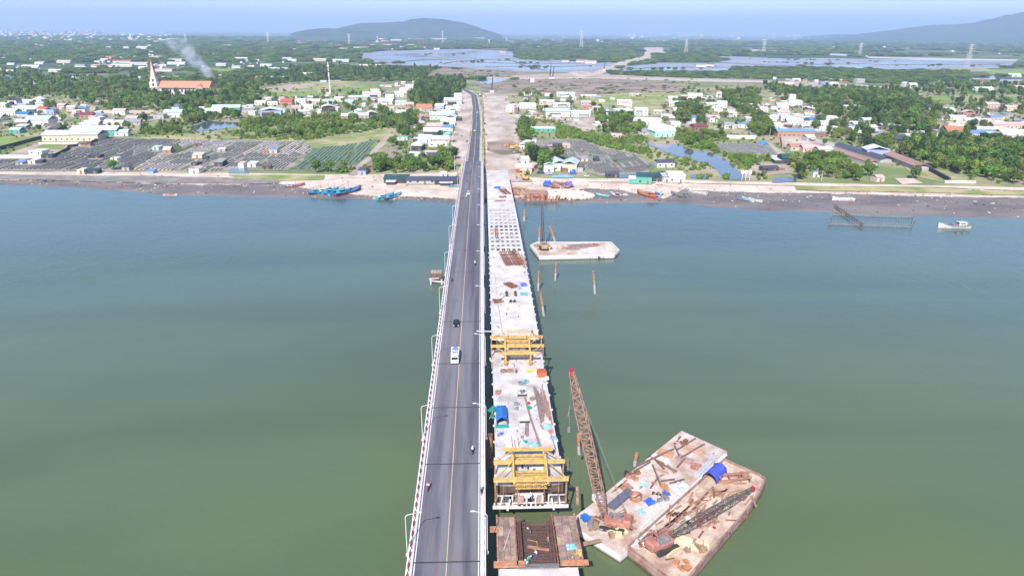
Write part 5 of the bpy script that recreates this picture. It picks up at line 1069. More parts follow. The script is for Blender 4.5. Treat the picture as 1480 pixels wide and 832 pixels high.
RC = {k: mat('roof_'+k, c, .55 if k != 'tile' else .9, .2, .25, col2=c2, rand=.08, detail=8, lo=.32, hi=.6, coord='Generated') for k, c, c2 in (
    ('white', (.66, .66, .66), (.45, .43, .42)), ('pale', (.55, .56, .56), (.36, .35, .34)), ('teal', (.50, .60, .58), (.34, .42, .41)), ('green', (.20, .42, .34), (.14, .28, .23)), ('blue', (.16, .28, .50), (.10, .18, .32)), ('bright', (.03, .22, .55), (.03, .14, .34)),
    ('dark', (.09, .095, .13), (.05, .05, .07)), ('grey', (.33, .33, .34), (.20, .19, .19)), ('red', (.50, .10, .09), (.33, .07, .06)), ('tile', (.50, .20, .12), (.36, .13, .08)), ('maroon', (.22, .06, .07), (.13, .04, .045)), ('rust', (.42, .24, .18), (.26, .13, .10)), ('pink', (.58, .44, .40), (.42, .30, .27)), ('cream', (.60, .55, .46), (.45, .40, .33)), ('brown', (.20, .14, .11), (.12, .08, .07)), ('net', (.03, .10, .10), (.02, .05, .055)))}
WCo = {k: mat('wall_'+k, c, .9, .2, .5, rand=.06, detail=7, lo=.3, hi=.55) for k, c in (('white', (.56, .55, .52)), ('cream', (.52, .46, .35)), ('pink', (.52, .39, .34)), ('grey', (.36, .35, .34)), ('teal', (.38, .58, .54)), ('cyan', (.10, .50, .52)), ('blue', (.28, .34, .55)), ('brick', (.36, .20, .15)), ('dark', (.06, .06, .07)), ('green', (.10, .32, .26)), ('brown', (.22, .13, .10)))}
opn = MB(); opn.box((0, 0, 0), (1, .12, 1)); OPN = opn.mesh('opening', None)
def share(me, m, C_={}):
    k = (me.name, m.name)
    if k not in C_: q = me.copy(); q.materials.clear(); q.materials.append(m); C_[k] = q
    return C_[k]
HB = []; LAND = []
def house(px0, px1, yb, d, h, kind, roof, wall, rz, label, rh=None, group=None, cat='house', win=None, zz=2.0, name=None, w=None):
    cx = (px0+px1)/2; v = P(cx, yb, zz); k = F/((v-CAMP).dot(fw)); w = w or (px1-px0)/k/(abs(math.cos(R(rz)))+.3*abs(math.sin(R(rz)))); d = d if d else w*.8
    rzr = R(rz); v = v+Vector((0, d/2, 0)); fld = yb > 205 and px0 < 450 and cat == 'house'; h *= .66 if fld else .85; t = thing(name or ('warehouse' if w > 34 else 'house'), v, rzr, label, cat, group); HB.append((px0, px1, yb)); LAND.append((v.x, v.y, label))
    ob('wall', share(WALLM, WCo[wall]), None, t, scale=(w, d, h))
    rh = rh if rh is not None else (.6 if fld else 1)*({'f': .5, 's': 1.3, 'a': w*.3}.get(kind, min(3.2, .24*(d if kind != 'gy' else w))))
    ob('roof', share(RM[kind], RC[roof]), None, t, loc=(0, 0, h-.02), scale=(w, d, rh))
    hr = random.Random(int(px0*13+yb*7))
    if cat == 'house' and kind != 'a' and hr.random() < .6 and win != 0 and w > 7 and not (yb > 205 and px0 < 450):
        sd = hr.choice((-1, 1)); aw, ad, ah = w*hr.uniform(.3, .5), d*hr.uniform(.5, .9), h*hr.uniform(.55, .75); ar = hr.choice(('white', 'pale', 'grey', 'rust', 'grey', 'white', 'pink', 'brown', 'teal')); fr = hr.random() < .4
        lc = (sd*(w/2+aw/2-.1), hr.uniform(-.2, .2)*d, 0) if not fr else (hr.uniform(-.25, .25)*w, -d/2-ad*.3, 0)
        if fr: ad *= .6
        an = ob('annex', share(WALLM, WCo[hr.choice(('grey', wall if wall in WCo else 'white', 'brown', 'dark'))]), None, t, loc=lc, scale=(aw, ad, ah)); ob('annex_roof', share(RM['s'], RC[ar]), None, an, loc=(0, 0, 1), scale=(1.03, 1.03, .22))
    px = k*w
    if win is None: win = 2 if px > 9 else 0
    if win:
        n = max(1, int(w/ (4.2 if win < 9 else 9))) if win else 0; fl = max(1, int(h/3.2))
        for f in range(fl):
            for i in range(n):
                x = (i+.5)/n*w-w/2
                if f == 0 and i == n//2: ob('door', share(OPN, WCo['brown'] if wall != 'brown' else WCo['dark']), None, t, loc=(x, -d/2, 1.1), scale=(1.3, 1, 2.2))
                else: ob('window', share(OPN, GLASS), None, t, loc=(x, -d/2, 1.7+f*3.0), scale=(1.3, 1, 1.1))
    return t
H_ = '''62 101 204 18 6 gx pale cream 0|long cream warehouse beside the yard, its west half
101 142 204 18 6.4 gx pale cream 0|long cream warehouse with streaked roof, its east half beside the yard
104 168 197 14 6.5 gx teal green 0|long green-roofed shed directly behind the cream warehouse
165 184 197 9 4 gx teal white 0|small pale green roofed shed at the end of the long green shed
37 70 182 18 7 gx teal white 0|broad pale roofed house above the walled grass plot
23 40 183 10 5 gx white brown 0|low brown walled annex left of the broad pale roofed house
42 63 224 9 4.5 f white white 0|flat white hut inside the sandy yard beside the drying fields
60 76 229 5 4 f net dark 0|black-sided shed at the end of the white yard wall
41 52 237 6 3.5 f white white 0|small white hut on the drying field nearest the left edge
52 61 237 6 3.4 f dark dark 0|black hut touching the small white hut at the left edge
23 34 238 6 2.4 s blue grey 0|low blue-grey shelter on the drying field at the left edge
112 122 251 6 4 f cream cream 0|cream cube hut on the levee by the drying field
122 141 251 6 3 s net dark 0|black tarpaulin shelter beside the cream cube hut
126 145 229 6 3 s dark dark 0|dark long shelter in the middle of the west drying field
177 187 247 6 4 s dark grey 0|grey hut with dark side beside a bush on the levee
160 171 232 5 2.4 f white white 0|tiny white shelter in the west drying field
112 124 212 8 3.5 gx brown grey 0|brown hut at the corner of the drying field by the warehouse
118 130 212 7 3 gx maroon brick 0|maroon hut at the corner of the drying field by the warehouse
14 31 193 8 4 gx teal green 0|green hut beside the walled grass plot
278 292 229 8 4 s cream cream 0|cream shelter in the striped drying field
292 300 231 5 3 f dark dark 0|dark shed below the cream shelter
220 231 217 6 3.4 s teal teal 0|mint green hut in the drying field below the pond
313 325 220 6 3.6 f white grey 0|pale hut with dark side right of the cream shelter
279 289 212 5 2.6 s brown brown 0|low brown shelter in the white striped field
277 287 240 6 3 f dark dark 0|black hut behind the pink-white levee hut
274 289 251 7 5 gy pink white 0|pink and white levee hut with a dark doorway
345 354 243 5 5 s pink white 0|pink-white hut at the teal pond
358 371 242 7 4 s white white 0|white hut with dark side at the teal pond
380 391 245 6 4 a brown dark 10|arched brown hut right of the teal pond
379 389 222 4 2.4 s rust brick 0|little rust-red hut at the striped field end
213 222 251 5 2.6 s blue blue 0|tiny blue shelter on the levee track
26 42 171 10 5 gx bright white 0|bright blue roofed house among the western houses
0 24 167 12 5 gx teal white 0|large pale green roof at the left edge behind the blue roof
-24 2 175 12 4.5 gx white white 0|white roofed house at the left picture edge
12 25 152 11 6.5 gy dark white 0|steep dark roofed house at the upper left village edge
18 29 158 10 5 gy white white 0|white gabled house below the steep dark roof
26 54 161 11 4.5 gx teal white 0|long pale teal roof in the western village
48 62 148 12 4.5 h white white 0|white pyramid roofed house behind the western village
30 48 150 8 4 gx teal white 0|pale low roof left of the white pyramid roof
54 70 164 10 6 gx red white 0|red roofed white house in the western village
68 79 165 9 6 gy grey blue 0|lilac walled house right of the red roofed one
82 95 158 10 5 gx pink pink 0|pink walled house by the western tree line
96 108 161 9 5 gx white pink 0|white roofed house left of the light blue gable
105 122 165 11 6 gy blue white 0|house with light blue gable roof
115 133 171 10 4.5 gx maroon brick 0|maroon roofed house under the light blue gable
129 138 175 7 4 gx pink white 0|pink hut right of the maroon roof
136 147 177 9 5.5 f white white 0|white flat house at the end of the western village
136 146 166 7 4 f white blue 0|white roofed blue hut behind the flat white house
115 143 184 12 4 gx white white 0|long white low roof between the village and the warehouse
63 84 186 9 3.4 gx brown grey 0|low brown shed on the bare ground above the warehouse
70 84 190 7 3 s dark dark 0|dark shed above the cream warehouse roof
148 178 183 12 3.5 gx white pink 0|long pink and white house right of the village
152 166 178 8 3.5 gx grey grey 0|grey shed behind the long pink and white house
178 201 181 11 3.5 gx grey grey 0|grey tiled house with two slopes at the belt of bushes
182 198 175 9 3.5 gx pink grey 0|pink roof behind the grey tiled house
163 181 166 10 5 gx pink white 0|pink roof breaking the long pale wall
222 237 172 10 5 f grey grey 0|square grey house left of the teal roofed villa
237 262 170 12 6.5 gx teal white 0|white villa with teal roof and dark side at the wood
248 258 160 8 5 gy blue teal 0|blue gable behind the teal roofed villa
287 298 161 8 4 gx teal white 12|small teal roof left of the long green sheds
296 318 166 12 5 gx white white 14|long white shed left of the green shed
306 345 163 16 6.5 gx teal green 10|long mint green shed above the pond
340 356 160 10 4 gx pale grey 0|pale roof at the right end of the mint green shed
360 370 167 8 5 f teal white 0|tiny teal house left of the big white shed
356 366 158 8 4 gx white white 0|white roof behind the tiny teal house
374 404 168 22 7 gy white blue 0|big white shed with blue gable
368 384 152 9 4 gx white white 0|white roof at the start of the central village
386 401 152 10 6 gy dark white 0|dark gabled white house left of the red roof
405 422 153 13 6 gx red brick 0|bright red roofed house of the central village
427 442 152 10 8.5 f white white 0|tall white house right of the red roof
443 462 151 11 5 gx cream pink 0|cream roofed house right of the tall white house
422 436 160 8 5 gx pink pink 0|pink house in front of the tall white house
436 452 158 9 4.5 gx white white 0|white roof in front of the cream roofed house
464 482 161 13 6 gy white dark 15|white gable with deep dark front in the central village
466 480 150 9 4 gx teal white 0|pale teal roof behind the white gable
483 497 147 10 4.5 gx white white 0|white roof right of the central village pole
410 428 163 9 3.5 gx grey pink 0|grey roof at the front of the central village
430 446 165 8 3.4 s white grey 0|white lean-to at the front of the central village
404 412 163 7 4 f white white 0|small white cube near the big white shed
498 512 151 9 4 gx teal white 0|pale green roof on the village lane
504 531 144 10 3.6 gx teal grey 0|long pale green roof beyond the village lane
524 550 140 12 5 gx pink white 0|long pinkish white hall by the yellow-green field
535 548 134 8 4 gx white white 0|small white roof above the pinkish hall
493 503 172 9 4 gx white brick 0|white roofed brick house in the bushes
502 512 170 10 4.5 gy white grey 8|narrow white gable in the bushes
512 532 172 12 4 gx pink grey 10|pink-grey roof in the bushes
527 546 170 11 5 gy white dark 12|white gable with black front at the end of the bushes
547 569 151 14 5 gx white white 0|broad white roof at the foot of the diagonal lane
557 570 145 12 6 gx white white 0|white hall at the bend of the diagonal lane
570 584 140 12 6 gx white white 0|second white hall up the diagonal lane
577 590 134 11 5 gx white white 0|third white hall up the diagonal lane
586 598 128 11 4.5 gx white white 0|fourth white hall up the diagonal lane
596 608 122 10 4 gx pale white 0|last pale hall where the diagonal lane meets the road
571 587 152 11 4 gx teal white 0|teal roof below the second white hall
584 598 155 10 4 gx pink brick 0|pink-red roof below the diagonal lane
572 590 168 12 4 gx white brick 0|white roof with brick side left of the dark grove
588 601 166 10 5 gx teal teal 0|teal cube house left of the dark grove
601 624 160 14 5 gx tile pink 8|orange roofed hall below the dark grove
612 626 162 8 4 gx rust grey 0|rust roof in front of the orange roofed hall
656 667 141 12 6 f white white 0|white flat house topmost beside the approach road
642 668 151 16 6 gx teal white 0|pale teal hall below the topmost white house
629 643 160 12 6 gx white blue 0|white hall with water tanks left of the teal hall
643 665 160 12 5 f white white 0|flat white house below the pale teal hall
619 650 173 20 5.5 gx teal white 8|very broad mint roof beside the approach road
645 660 176 16 5.5 gy white white 0|white gable joined to the very broad mint roof
636 657 182 12 5 gx white white 0|white roof under the broad mint roof
616 640 188 11 4.5 gx pink grey 6|pinkish roof under the white roof row
640 655 190 9 4.5 gx blue white 0|pale blue roof beside the verge trees
612 637 197 12 5 gx white dark 0|white roof with a dark open front
637 650 197 10 5.5 gx teal cyan 0|bright cyan walled shop
605 625 206 11 4.5 gx pale white 0|pale roof below the dark open front
623 649 207 11 4 gx teal pink 0|long turquoise roof with shaded veranda
596 612 218 11 5 a white dark 0|white curved roof at the corner of the row
618 646 212 7 3.4 f white white 0|low white wall house below the turquoise roof
590 606 228 7 2.6 s white white 0|low white shelter in the garden trees
617 639 231 9 3.4 gx dark grey 0|slate blue roof in the trees near the beach
612 632 224 7 2.5 f pink white 0|pale flat roof behind the slate blue one
575 590 203 6 3 f green white 0|small white stall in the scrub
518 529 253 6 3.6 s dark blue 0|small dark blue roofed hut at the beach track
528 540 247 5 3 gy rust brown 0|rust coloured mound-like hut in the beach trees
636 646 256 5 3 f white white 0|white cube hut at the beach beside the bridge
555 590 264 9 2.8 s net dark 0|dark green net shed at the left of the beach row
588 630 266 8 2.6 s dark grey 0|long dark tarpaulin shed in the middle of the beach row
628 667 266 8 2.6 s dark dark 0|long dark tarpaulin shed touching the bridge
733 745 162 14 9 f white white 0|tall white house at the edge of the earthwork
751 775 157 14 6.5 f white white 0|wide white flat house behind the red-earth yard
780 802 152 13 6.5 f white pink 0|pink-white two storey house with terrace
786 795 139 8 6 h red white 0|small red roofed tower house
757 769 137 8 3 f white white 0|small white roof by the top trees
789 824 169 16 7 gx teal white 0|big white-green workshop with dark doorway
799 824 155 12 5 f white white 0|white flat roof behind the workshop
805 832 140 12 4.5 gx teal white 0|pale green long roof at the marsh edge
838 863 141 7 2.6 gx white grey 0|long low white roof at the marsh edge
826 854 169 11 5 gx teal white 0|teal-white row house right of the tilted pole
839 854 152 9 4 gx pink grey 0|pink-grey roof behind the lane
855 868 160 8 4 gx pink pink 0|pink house at the end of the lane
872 887 167 9 4 gy white white 0|little white gable left of the two storey houses
887 914 166 12 7 f white white 0|white two storey house with flat terrace
892 914 152 12 7 f white white 0|white upper house behind the flat terrace
918 938 167 14 9 f white white 0|tall white three storey house with balconies
929 957 181 12 5 gx white white 0|white roof row below the three storey house
915 930 178 9 4.5 gx teal white 0|teal-white roof left of the white roof row
943 975 198 18 6 a white teal 0|big arched white-green roof on the creek bank
928 944 195 10 3.4 gx grey grey 0|grey lean-to left of the big arched roof
884 899 199 5 2.6 s pink pink 0|pink hut in the marsh left of the creek
868 880 186 6 3 s pink grey 0|pinkish hut at the end of the dirt lane
768 803 191 11 4 f white green 0|white-roofed house with green net wall
751 761 216 10 4 gy teal white 0|pale hut beside the churned earth
799 813 214 6 3 gx dark dark 0|dark hut on the east drying field track
813 824 214 5 2.6 s pink pink 0|pink shelter beside the dark hut on the track
840 850 234 4 3 s grey pink 0|grey pink hut amid the east drying field
858 866 234 4 3 s dark dark 0|dark hut amid the east drying field
752 764 237 8 4 gx white white 0|white-roofed hut under the big round tree
746 770 250 8 4.5 gx white pink 0|white shed with a red container at the earthwork foot
786 800 249 12 6 gy teal white 0|white gabled wing of the mint roof hall group
796 818 247 16 6 gy teal white 6|middle mint gable of the mint roof hall group
816 838 249 17 6.5 gy teal cream -14|large mint gable with slanting side of the hall group
876 895 257 5 3 s dark dark 0|dark purple hut beside the narrow pond
921 944 266 9 5.5 s net green 0|dark green net shed on the sand
942 957 263 8 4 s net dark 0|lower dark net shed joined to the green one
957 968 264 6 4 f dark white 0|white kiosk with dark roof beside the net sheds
966 991 264 11 6 f white white 0|plain white box hall on the sand by the net sheds
949 975 242 8 4 gx dark white 0|dark blue roofed hut near the creek
965 985 147 12 5 gx white white 0|white roof at the left of the tree village
968 992 154 12 4.5 gx white white 0|second white roof at the left of the tree village
972 988 163 10 4 gx white cream 0|cream walled house below the second white roof
995 1016 142 12 5 gx white white 0|wide white roof at the top of the tree village
990 1002 148 9 4 gx white white 0|small white roof under the wide white one
1020 1037 156 11 5 gx cream white 0|cream roof among the tree village
1037 1052 156 12 7 gx teal white 0|teal-roofed white house in the tree village
1035 1043 141 8 10 h rust white 0|narrow white tower house of the tree village
956 972 170 7 3.4 f teal white 0|small mint roof above the arched roof
1000 1023 189 11 4.5 gx maroon brown 12|dark maroon tiled roof above the creek
1024 1036 177 12 6 gy pink white 8|white A-frame house with steep gable
1000 1008 176 8 5 a blue white 0|small white vaulted hut left of the A-frame
1033 1045 164 9 4 gx white white 0|white roof behind the A-frame
1051 1066 169 10 6 f white white 0|white cube house with dark opening
1078 1088 179 9 7 f white grey 0|narrow white house on grey base
1048 1062 186 10 4.5 gx grey white 0|grey-roofed white cottage below the cube house
1067 1082 185 9 4.5 gx blue white 0|pale blue roof cottage beside the narrow house
1084 1098 157 10 6 f white pink 0|pinkish flat house on the country lane
1098 1110 162 9 5 gx pink white 0|pink roof on the country lane
1108 1124 178 13 5 gx white white 0|white roof row at the bend of the country lane
1118 1130 186 10 4.5 gx white white 0|white roof below the bend of the country lane
1123 1140 158 11 6 gx white white 0|white house at the top of the white cluster
1140 1160 152 13 7 f pink white 0|pink-white block at the top of the white cluster
1141 1150 145 7 9 f white white 0|slim white tower behind the pink-white block
1122 1142 168 12 5 gx pink white 0|pinkish roof in the white cluster
1130 1152 175 12 5 f white white 0|white terrace house in the white cluster
1146 1161 172 10 5.5 f white pink 0|pink-grey house at the right of the white cluster
1138 1162 181 11 5 gx teal white 0|teal edged house at the foot of the white cluster
1160 1170 180 9 5 gx dark white 0|dark roofed house beside the blue roof
1166 1178 179 9 5 gx bright white 0|blue roofed house right of the white cluster
1158 1170 187 7 4 gx white grey 0|grey hut below the blue roofed house
1123 1178 198 9 6 gx blue brick 0|long pale blue roof over a brick wall by the lane
1164 1178 204 8 4 gx white grey 0|white hut at the end of the long pale blue roof
1174 1184 157 8 5 h red white 0|white house with red hip roof in the trees
1187 1199 184 9 5 gx teal white 0|pale green roof in the mid right trees
1192 1211 177 10 5 gx white white 0|white roof pair in the mid right trees
1220 1241 161 13 5 gx white blue 8|white roof hall alone in the dark woods
1233 1248 185 10 4.5 gx white blue 0|white roof left of the stepped roofs
1246 1262 179 10 4.5 gx white grey 10|upper white roof of the stepped roofs
1254 1268 190 10 4.5 gx white grey 10|lower white roof of the stepped roofs
1273 1296 188 12 4 gx grey grey 8|grey hall below the giant dark trees
1290 1331 191 11 4.5 gx white pink 0|long white roof over a pink wall
1309 1330 203 10 4 gx white pink 8|pink walled house under the long white roof
1325 1348 201 10 4 gx white cream 0|cream house right of the pink walled one
1294 1317 208 15 5 h dark dark 0|dark slate pyramid roof in the trees
1345 1358 205 9 3.4 s white white 0|white low shed left of the cream villa
1369 1400 199 15 8 gx tile cream 0|cream villa with brown-red tiled roof
1369 1381 189 7 9 f pink cream 0|cream stair tower of the villa
1400 1440 199 11 4.5 gx blue grey -7|long pale blue market roof right of the villa
1412 1455 193 10 4.5 gx pale grey -7|second long pale market roof
1430 1480 202 11 4.5 gx pale pink -7|third long pale market roof by the green forest
1447 1500 197 10 4.5 gx white grey -7|white market roof at the right edge
1436 1490 186 11 4.5 gx pink pink -4|pink walled row at the right edge
1374 1396 174 9 4 gx white white 0|white roof at the left of the eastern row
1394 1416 178 9 4 gx white white -4|second white roof of the eastern row
1414 1434 181 11 5 gx pink pink -4|pink roofed house of the eastern row
1430 1448 176 9 6 gx blue grey 0|grey gable behind the pink roofed house
1392 1408 168 8 5 gy pink brick 0|brick gable behind the eastern row
1366 1381 163 10 4 gx teal white 0|pale mint roof at the top of the eastern row
1408 1418 172 8 4 gx brown grey 0|brown roof in the eastern row
1344 1360 186 7 3.4 f teal white 0|small mint shelters below the giant trees
1425 1446 156 12 5 gx pink pink 0|pink roofed house in the far right trees
1436 1446 155 8 4 gx white white 0|white roof beside the far right pink one
1456 1475 161 13 5 gx pink cream 0|cream hall at the far right
1254 1286 228 13 7 gy white bright 0|white barn with a blue front panel
1142 1162 218 9 4 gx rust pink 0|rust-pink barrack at the left of the courtyard
1160 1182 220 9 4 gx pink pink 0|pink barrack with dark door in the courtyard row
1181 1203 223 9 4.5 gx white pink 0|white roofed barrack at the right of the courtyard
1130 1152 237 11 5 gx net dark 0|black roofed hut where the dirt track ends
1118 1131 234 7 3 s teal grey 0|small pale lean-to left of the black roofed hut
1100 1126 248 6 3 gx dark dark 0|long dark boat shed on the spit
1175 1185 256 4 4 f blue white 0|tiny white kiosk on the levee
1264 1278 263 6 3.6 gx pink pink 0|pinkish hut on the levee behind the trees
1236 1250 120.5 10 9 f white grey 0|white tank house on stilts at the far road
1133 1148 124 11 4 gx white pink 0|white roof left of the roadside row
1144 1158 117.5 9 4 gx white white 0|white roof behind the roadside row
1147 1167 128 10 4 gx pink pink 0|pink roof of the roadside row
1185 1200 124 10 4 gx blue grey 0|pale blue roof of the roadside row
1199 1212 123.5 9 4 gx white pink 0|white roof at the right of the roadside row
1195 1205 116 6 3 f white white 0|tiny white hut above the roadside row
1306 1314 126 10 8 gy white white 0|slender white gable left of the far villa pair
1314 1326 127.5 12 7 gx white cream 0|white villa right of the slender gable
1407 1438 131 11 4 gx white white 0|long white roofs in the far right fields
1468 1500 130 12 5 gx pink pink 0|long pink roof at the far right edge
1459 1476 111 12 5 gx teal white 0|pale mint hall beside the dark pond sheds
1444 1520 117 12 4 gx dark grey 0|long dark shed beside the pond at the far right
766 772 119 5 8 f white white 0|tiny white site tower on the brown marsh
1006 1022 97 14 7 gx grey white 0|grey-blue house on the far pond shore
1020 1032 96 12 6 gx brown white 0|brown roofed house on the far pond shore'''
CY = {'bright': 'bright'}
for ln in H_.split('\n'):
    a, lab = ln.split('|'); q = a.split()
    wl = q[7] if q[7] in WCo else ('blue' if q[7] == 'bright' else 'white')
    if len(lab.split()) < 4: lab += ' there'
    house(float(q[0]), float(q[1]), float(q[2]), float(q[3]), float(q[4]), q[5], q[6], wl, float(q[8])+(rnd.uniform(-13, 13) if q[8] == '0' and float(q[1])-float(q[0]) < 34 else 0), lab)

# ---- sparser, farther buildings read off the photograph
FAR = {'beyond the church wood': '15 52 115 bright;94 114 112 bright;31 55 98 white;82 101 91 pink;70 87 104 white;132 162 97.5 pink;160 190 96.5 white;163 188 91 tile;188 212 94 pink;24 40 124 pale;38 56 122 pink;98 117 119.5 grey;0 19 105 white;-20 0 103 white;50 62 93 white;108 122 97 grey;82 94 112.5 teal;119 130 113 white;131 142 112.5 tile;52 60 72 white;0 7 85 white;20 26 85 white;57 64 67.5 white;136 144 90 pink;145 158 88.5 white;152 165 85 tile;0 12 118 teal;60 72 113 pale;184 220 114.5 pale;10 20 94 white;5 15 112 blue;172 184 76 white;189 197 75 white;197 212 71 white;176 186 70 pink;200 217 69 white;212 222 77 teal;131 139 69 white;88 94 69 white;152 160 70 white',
       'between the church and the transmission mast': '224 248 103.5 pink;242 267 93.5 white;230 240 96 white;202 214 93.5 pale;200 212 99.5 white;226 236 82 white;215 232 85 pink;243 262 89 pale;312 326 95.5 pale;335 347 98.5 pink;339 357 87 white;352 362 89 pale;376 392 96.5 white;358 367 97.5 white;388 415 102 white;369 386 114 tile;386 411 114.5 white;408 421 87 pale;365 374 88.5 white;307 316 80 white;316 324 110 pink;345 352 109 pale;371 379 66 white;391 397 66 white;280 288 66.5 tile;285 297 68.5 white;258 266 72 pink;240 253 66 white;254 262 61 tile;230 240 60 white;314 324 69 white;322 334 68.5 cream;208 222 60 tile;222 236 63 pink;200 207 59 white;240 256 60 pink',
       'around the transmission mast': '409 418 86 pale;416 428 89 white;453 471 88.5 cream;481 504 89.5 pale;511 521 98 grey;520 550 97 cream;400 415 103 white;437 452 109 white;463 472 119 pale;445 456 69 white;428 440 65 tile;483 495 68 tile;490 502 73 pink;511 523 71.5 cream;523 533 70.5 red;473 480 66 white;548 568 68 pink;578 587 70 white;603 615 71.5 cream;627 635 72 white;566 572 72 white;535 541 66 white;549 555 125 white;556 566 126 pink;630 640 68 white;612 618 67 white;588 598 67 pink;570 578 66 white;550 560 62 tile;565 580 61 pink;590 602 59 white;604 618 60 tile;624 645 59.5 pink;646 656 60.5 white;667 673 54.5 white;711 717 55 white;673 681 69 pink;650 662 55 white;548 560 59 white;680 700 58.5 pink;777 781 69 white;734 742 62 white;700 708 64 white;722 730 76 tile;812 822 90 pink;833 850 90 rust;845 862 92 pink'}
far_h = []
O20 = 'first second third fourth fifth sixth seventh eighth ninth tenth eleventh twelfth thirteenth fourteenth fifteenth sixteenth seventeenth eighteenth nineteenth twentieth'.split()
def ORD(i):
    i += 1
    if i <= 20: return O20[i-1]
    if i > 99: return None
    a, c = divmod(i, 10); T = {2: 'twent', 3: 'thirt', 4: 'fort', 5: 'fift', 6: 'sixt', 7: 'sevent', 8: 'eight', 9: 'ninet'}[a]
    return T+'ieth' if c == 0 else T+'y-'+O20[c-1]
CN = {'tile': 'orange-tiled', 'bright': 'vivid blue roofed', 'white': 'white-roofed', 'pale': 'pale-roofed', 'pink': 'pinkish roofed', 'cream': 'cream-roofed', 'teal': 'mint-roofed', 'grey': 'grey-roofed', 'red': 'red-roofed', 'blue': 'pale blue roofed', 'rust': 'rust-roofed', 'maroon': 'maroon-roofed', 'dark': 'dark-roofed', 'green': 'green-roofed', 'brown': 'brown-roofed'}
def nthlabel(rows, zone, noun, grp):
    by = {}
    for r_ in rows: by.setdefault(r_[3], []).append(r_)
    out = {}
    for c, l in by.items():
        l.sort(key=lambda r_: r_[0])
        for i, r_ in enumerate(l):
            o_ = ORD(i); out[id(r_)] = ('%s %s %s' % (CN[c], noun, zone) if len(l) == 1 else '%s %s %s, %s from the left' % (CN[c], noun, zone, o_)) if o_ else '%s %s %s' % (CN[c], noun, zone)
    return out
for zone, s_ in FAR.items():
    rows = []
    for q in s_.split(';'):
        q = q.split(); rows.append((float(q[0]), float(q[1]), float(q[2]), q[3]))
    lb = nthlabel(rows, zone, 'building', zone)
    for r_ in rows:
        kk = .937*(r_[2]-46.5-.0075*(r_[0]-740))/91.5; hpx = max(1.6, min(3.4, (r_[1]-r_[0])*.25)); house(r_[0], r_[1], r_[2], max(10, hpx*1.2/kk*2.2), hpx*.7/kk, 'gx', r_[3], 'white' if r_[3] != 'cream' else 'cream', 0, lb[id(r_)], rh=hpx*.5/kk, group='buildings '+zone, cat='building', win=0, name='distant_building')

FILL = [([(0, 147), (150, 150), (150, 182), (0, 188)], 18, 'in the western village'), ([(372, 137), (560, 134), (560, 168), (380, 172)], 22, 'in the central village'), ([(603, 160), (662, 150), (660, 216), (604, 206)], 12, 'among the approach road houses'), ([(548, 124), (600, 121), (596, 150), (556, 164)], 8, 'along the diagonal lane'),
    ([(748, 140), (930, 138), (935, 184), (862, 190), (842, 176), (750, 172)], 22, 'in the village right of the earthwork'), ([(940, 138), (1100, 143), (1100, 192), (950, 196)], 18, 'in the tree village'), ([(1103, 142), (1182, 150), (1215, 192), (1132, 196)], 24, 'in the white cluster by the country lane'),
    ([(1182, 170), (1352, 184), (1345, 210), (1205, 202)], 12, 'at the edge of the eastern woods'), ([(1360, 160), (1500, 162), (1500, 206), (1368, 200)], 22, 'in the far right rows'), ([(1110, 114), (1236, 118), (1236, 130), (1120, 130)], 10, 'in the roadside row'), ([(752, 204), (770, 204), (775, 246), (752, 246)], 4, 'beside the earthwork foot'), ([(20, 224), (250, 214), (420, 214), (400, 244), (60, 246)], 4, 'in the drying fields')]
fz_ = random.Random(21)
for pg, n, zone in FILL:
    rows = []; tries = 0
    while len(rows) < n and tries < 600:
        tries += 1; px = fz_.uniform(min(p[0] for p in pg), max(p[0] for p in pg)); py = fz_.uniform(min(p[1] for p in pg), max(p[1] for p in pg))
        if not inpoly(px, py, pg): continue
        kk = (py-45)*.0102; hw = fz_.uniform(2.6, 5.5 if 'drying' not in zone else 3.4)*kk
        if any(a-hw < px < e+hw and abs(py-yb) < 3.2 for a, e, yb in HB) or 'pond' in zone or (any(inpoly(px, py, q) for q in PATCH[-46:]) and 'drying' not in zone and 'earthwork' not in zone): continue
        if 666 < px < 752 and py < 262: continue
        c = fz_.choices(['white', 'pale', 'grey', 'pink', 'teal', 'rust', 'blue', 'tile', 'brown', 'cream'], [34, 16, 14, 10, 9, 7, 3, 2, 5, 4])[0]; rows.append((px-hw, px+hw, py, c)); HB.append((px-hw, px+hw, py))
    lb = nthlabel(rows, zone, 'hut', zone)
    for r_ in rows:
        HB.remove((r_[0], r_[1], r_[2])); house(r_[0], r_[1], r_[2], fz_.uniform(5, 9), fz_.uniform(2.6, 4), fz_.choice(('gx', 'gx', 'gy', 's', 'gx', 'f')), r_[3], fz_.choice(('white', 'white', 'cream', 'pink', 'grey', 'brick', 'brown', 'dark')), fz_.uniform(-30, 30), lb[id(r_)], group='huts '+zone, cat='hut', name='hut')
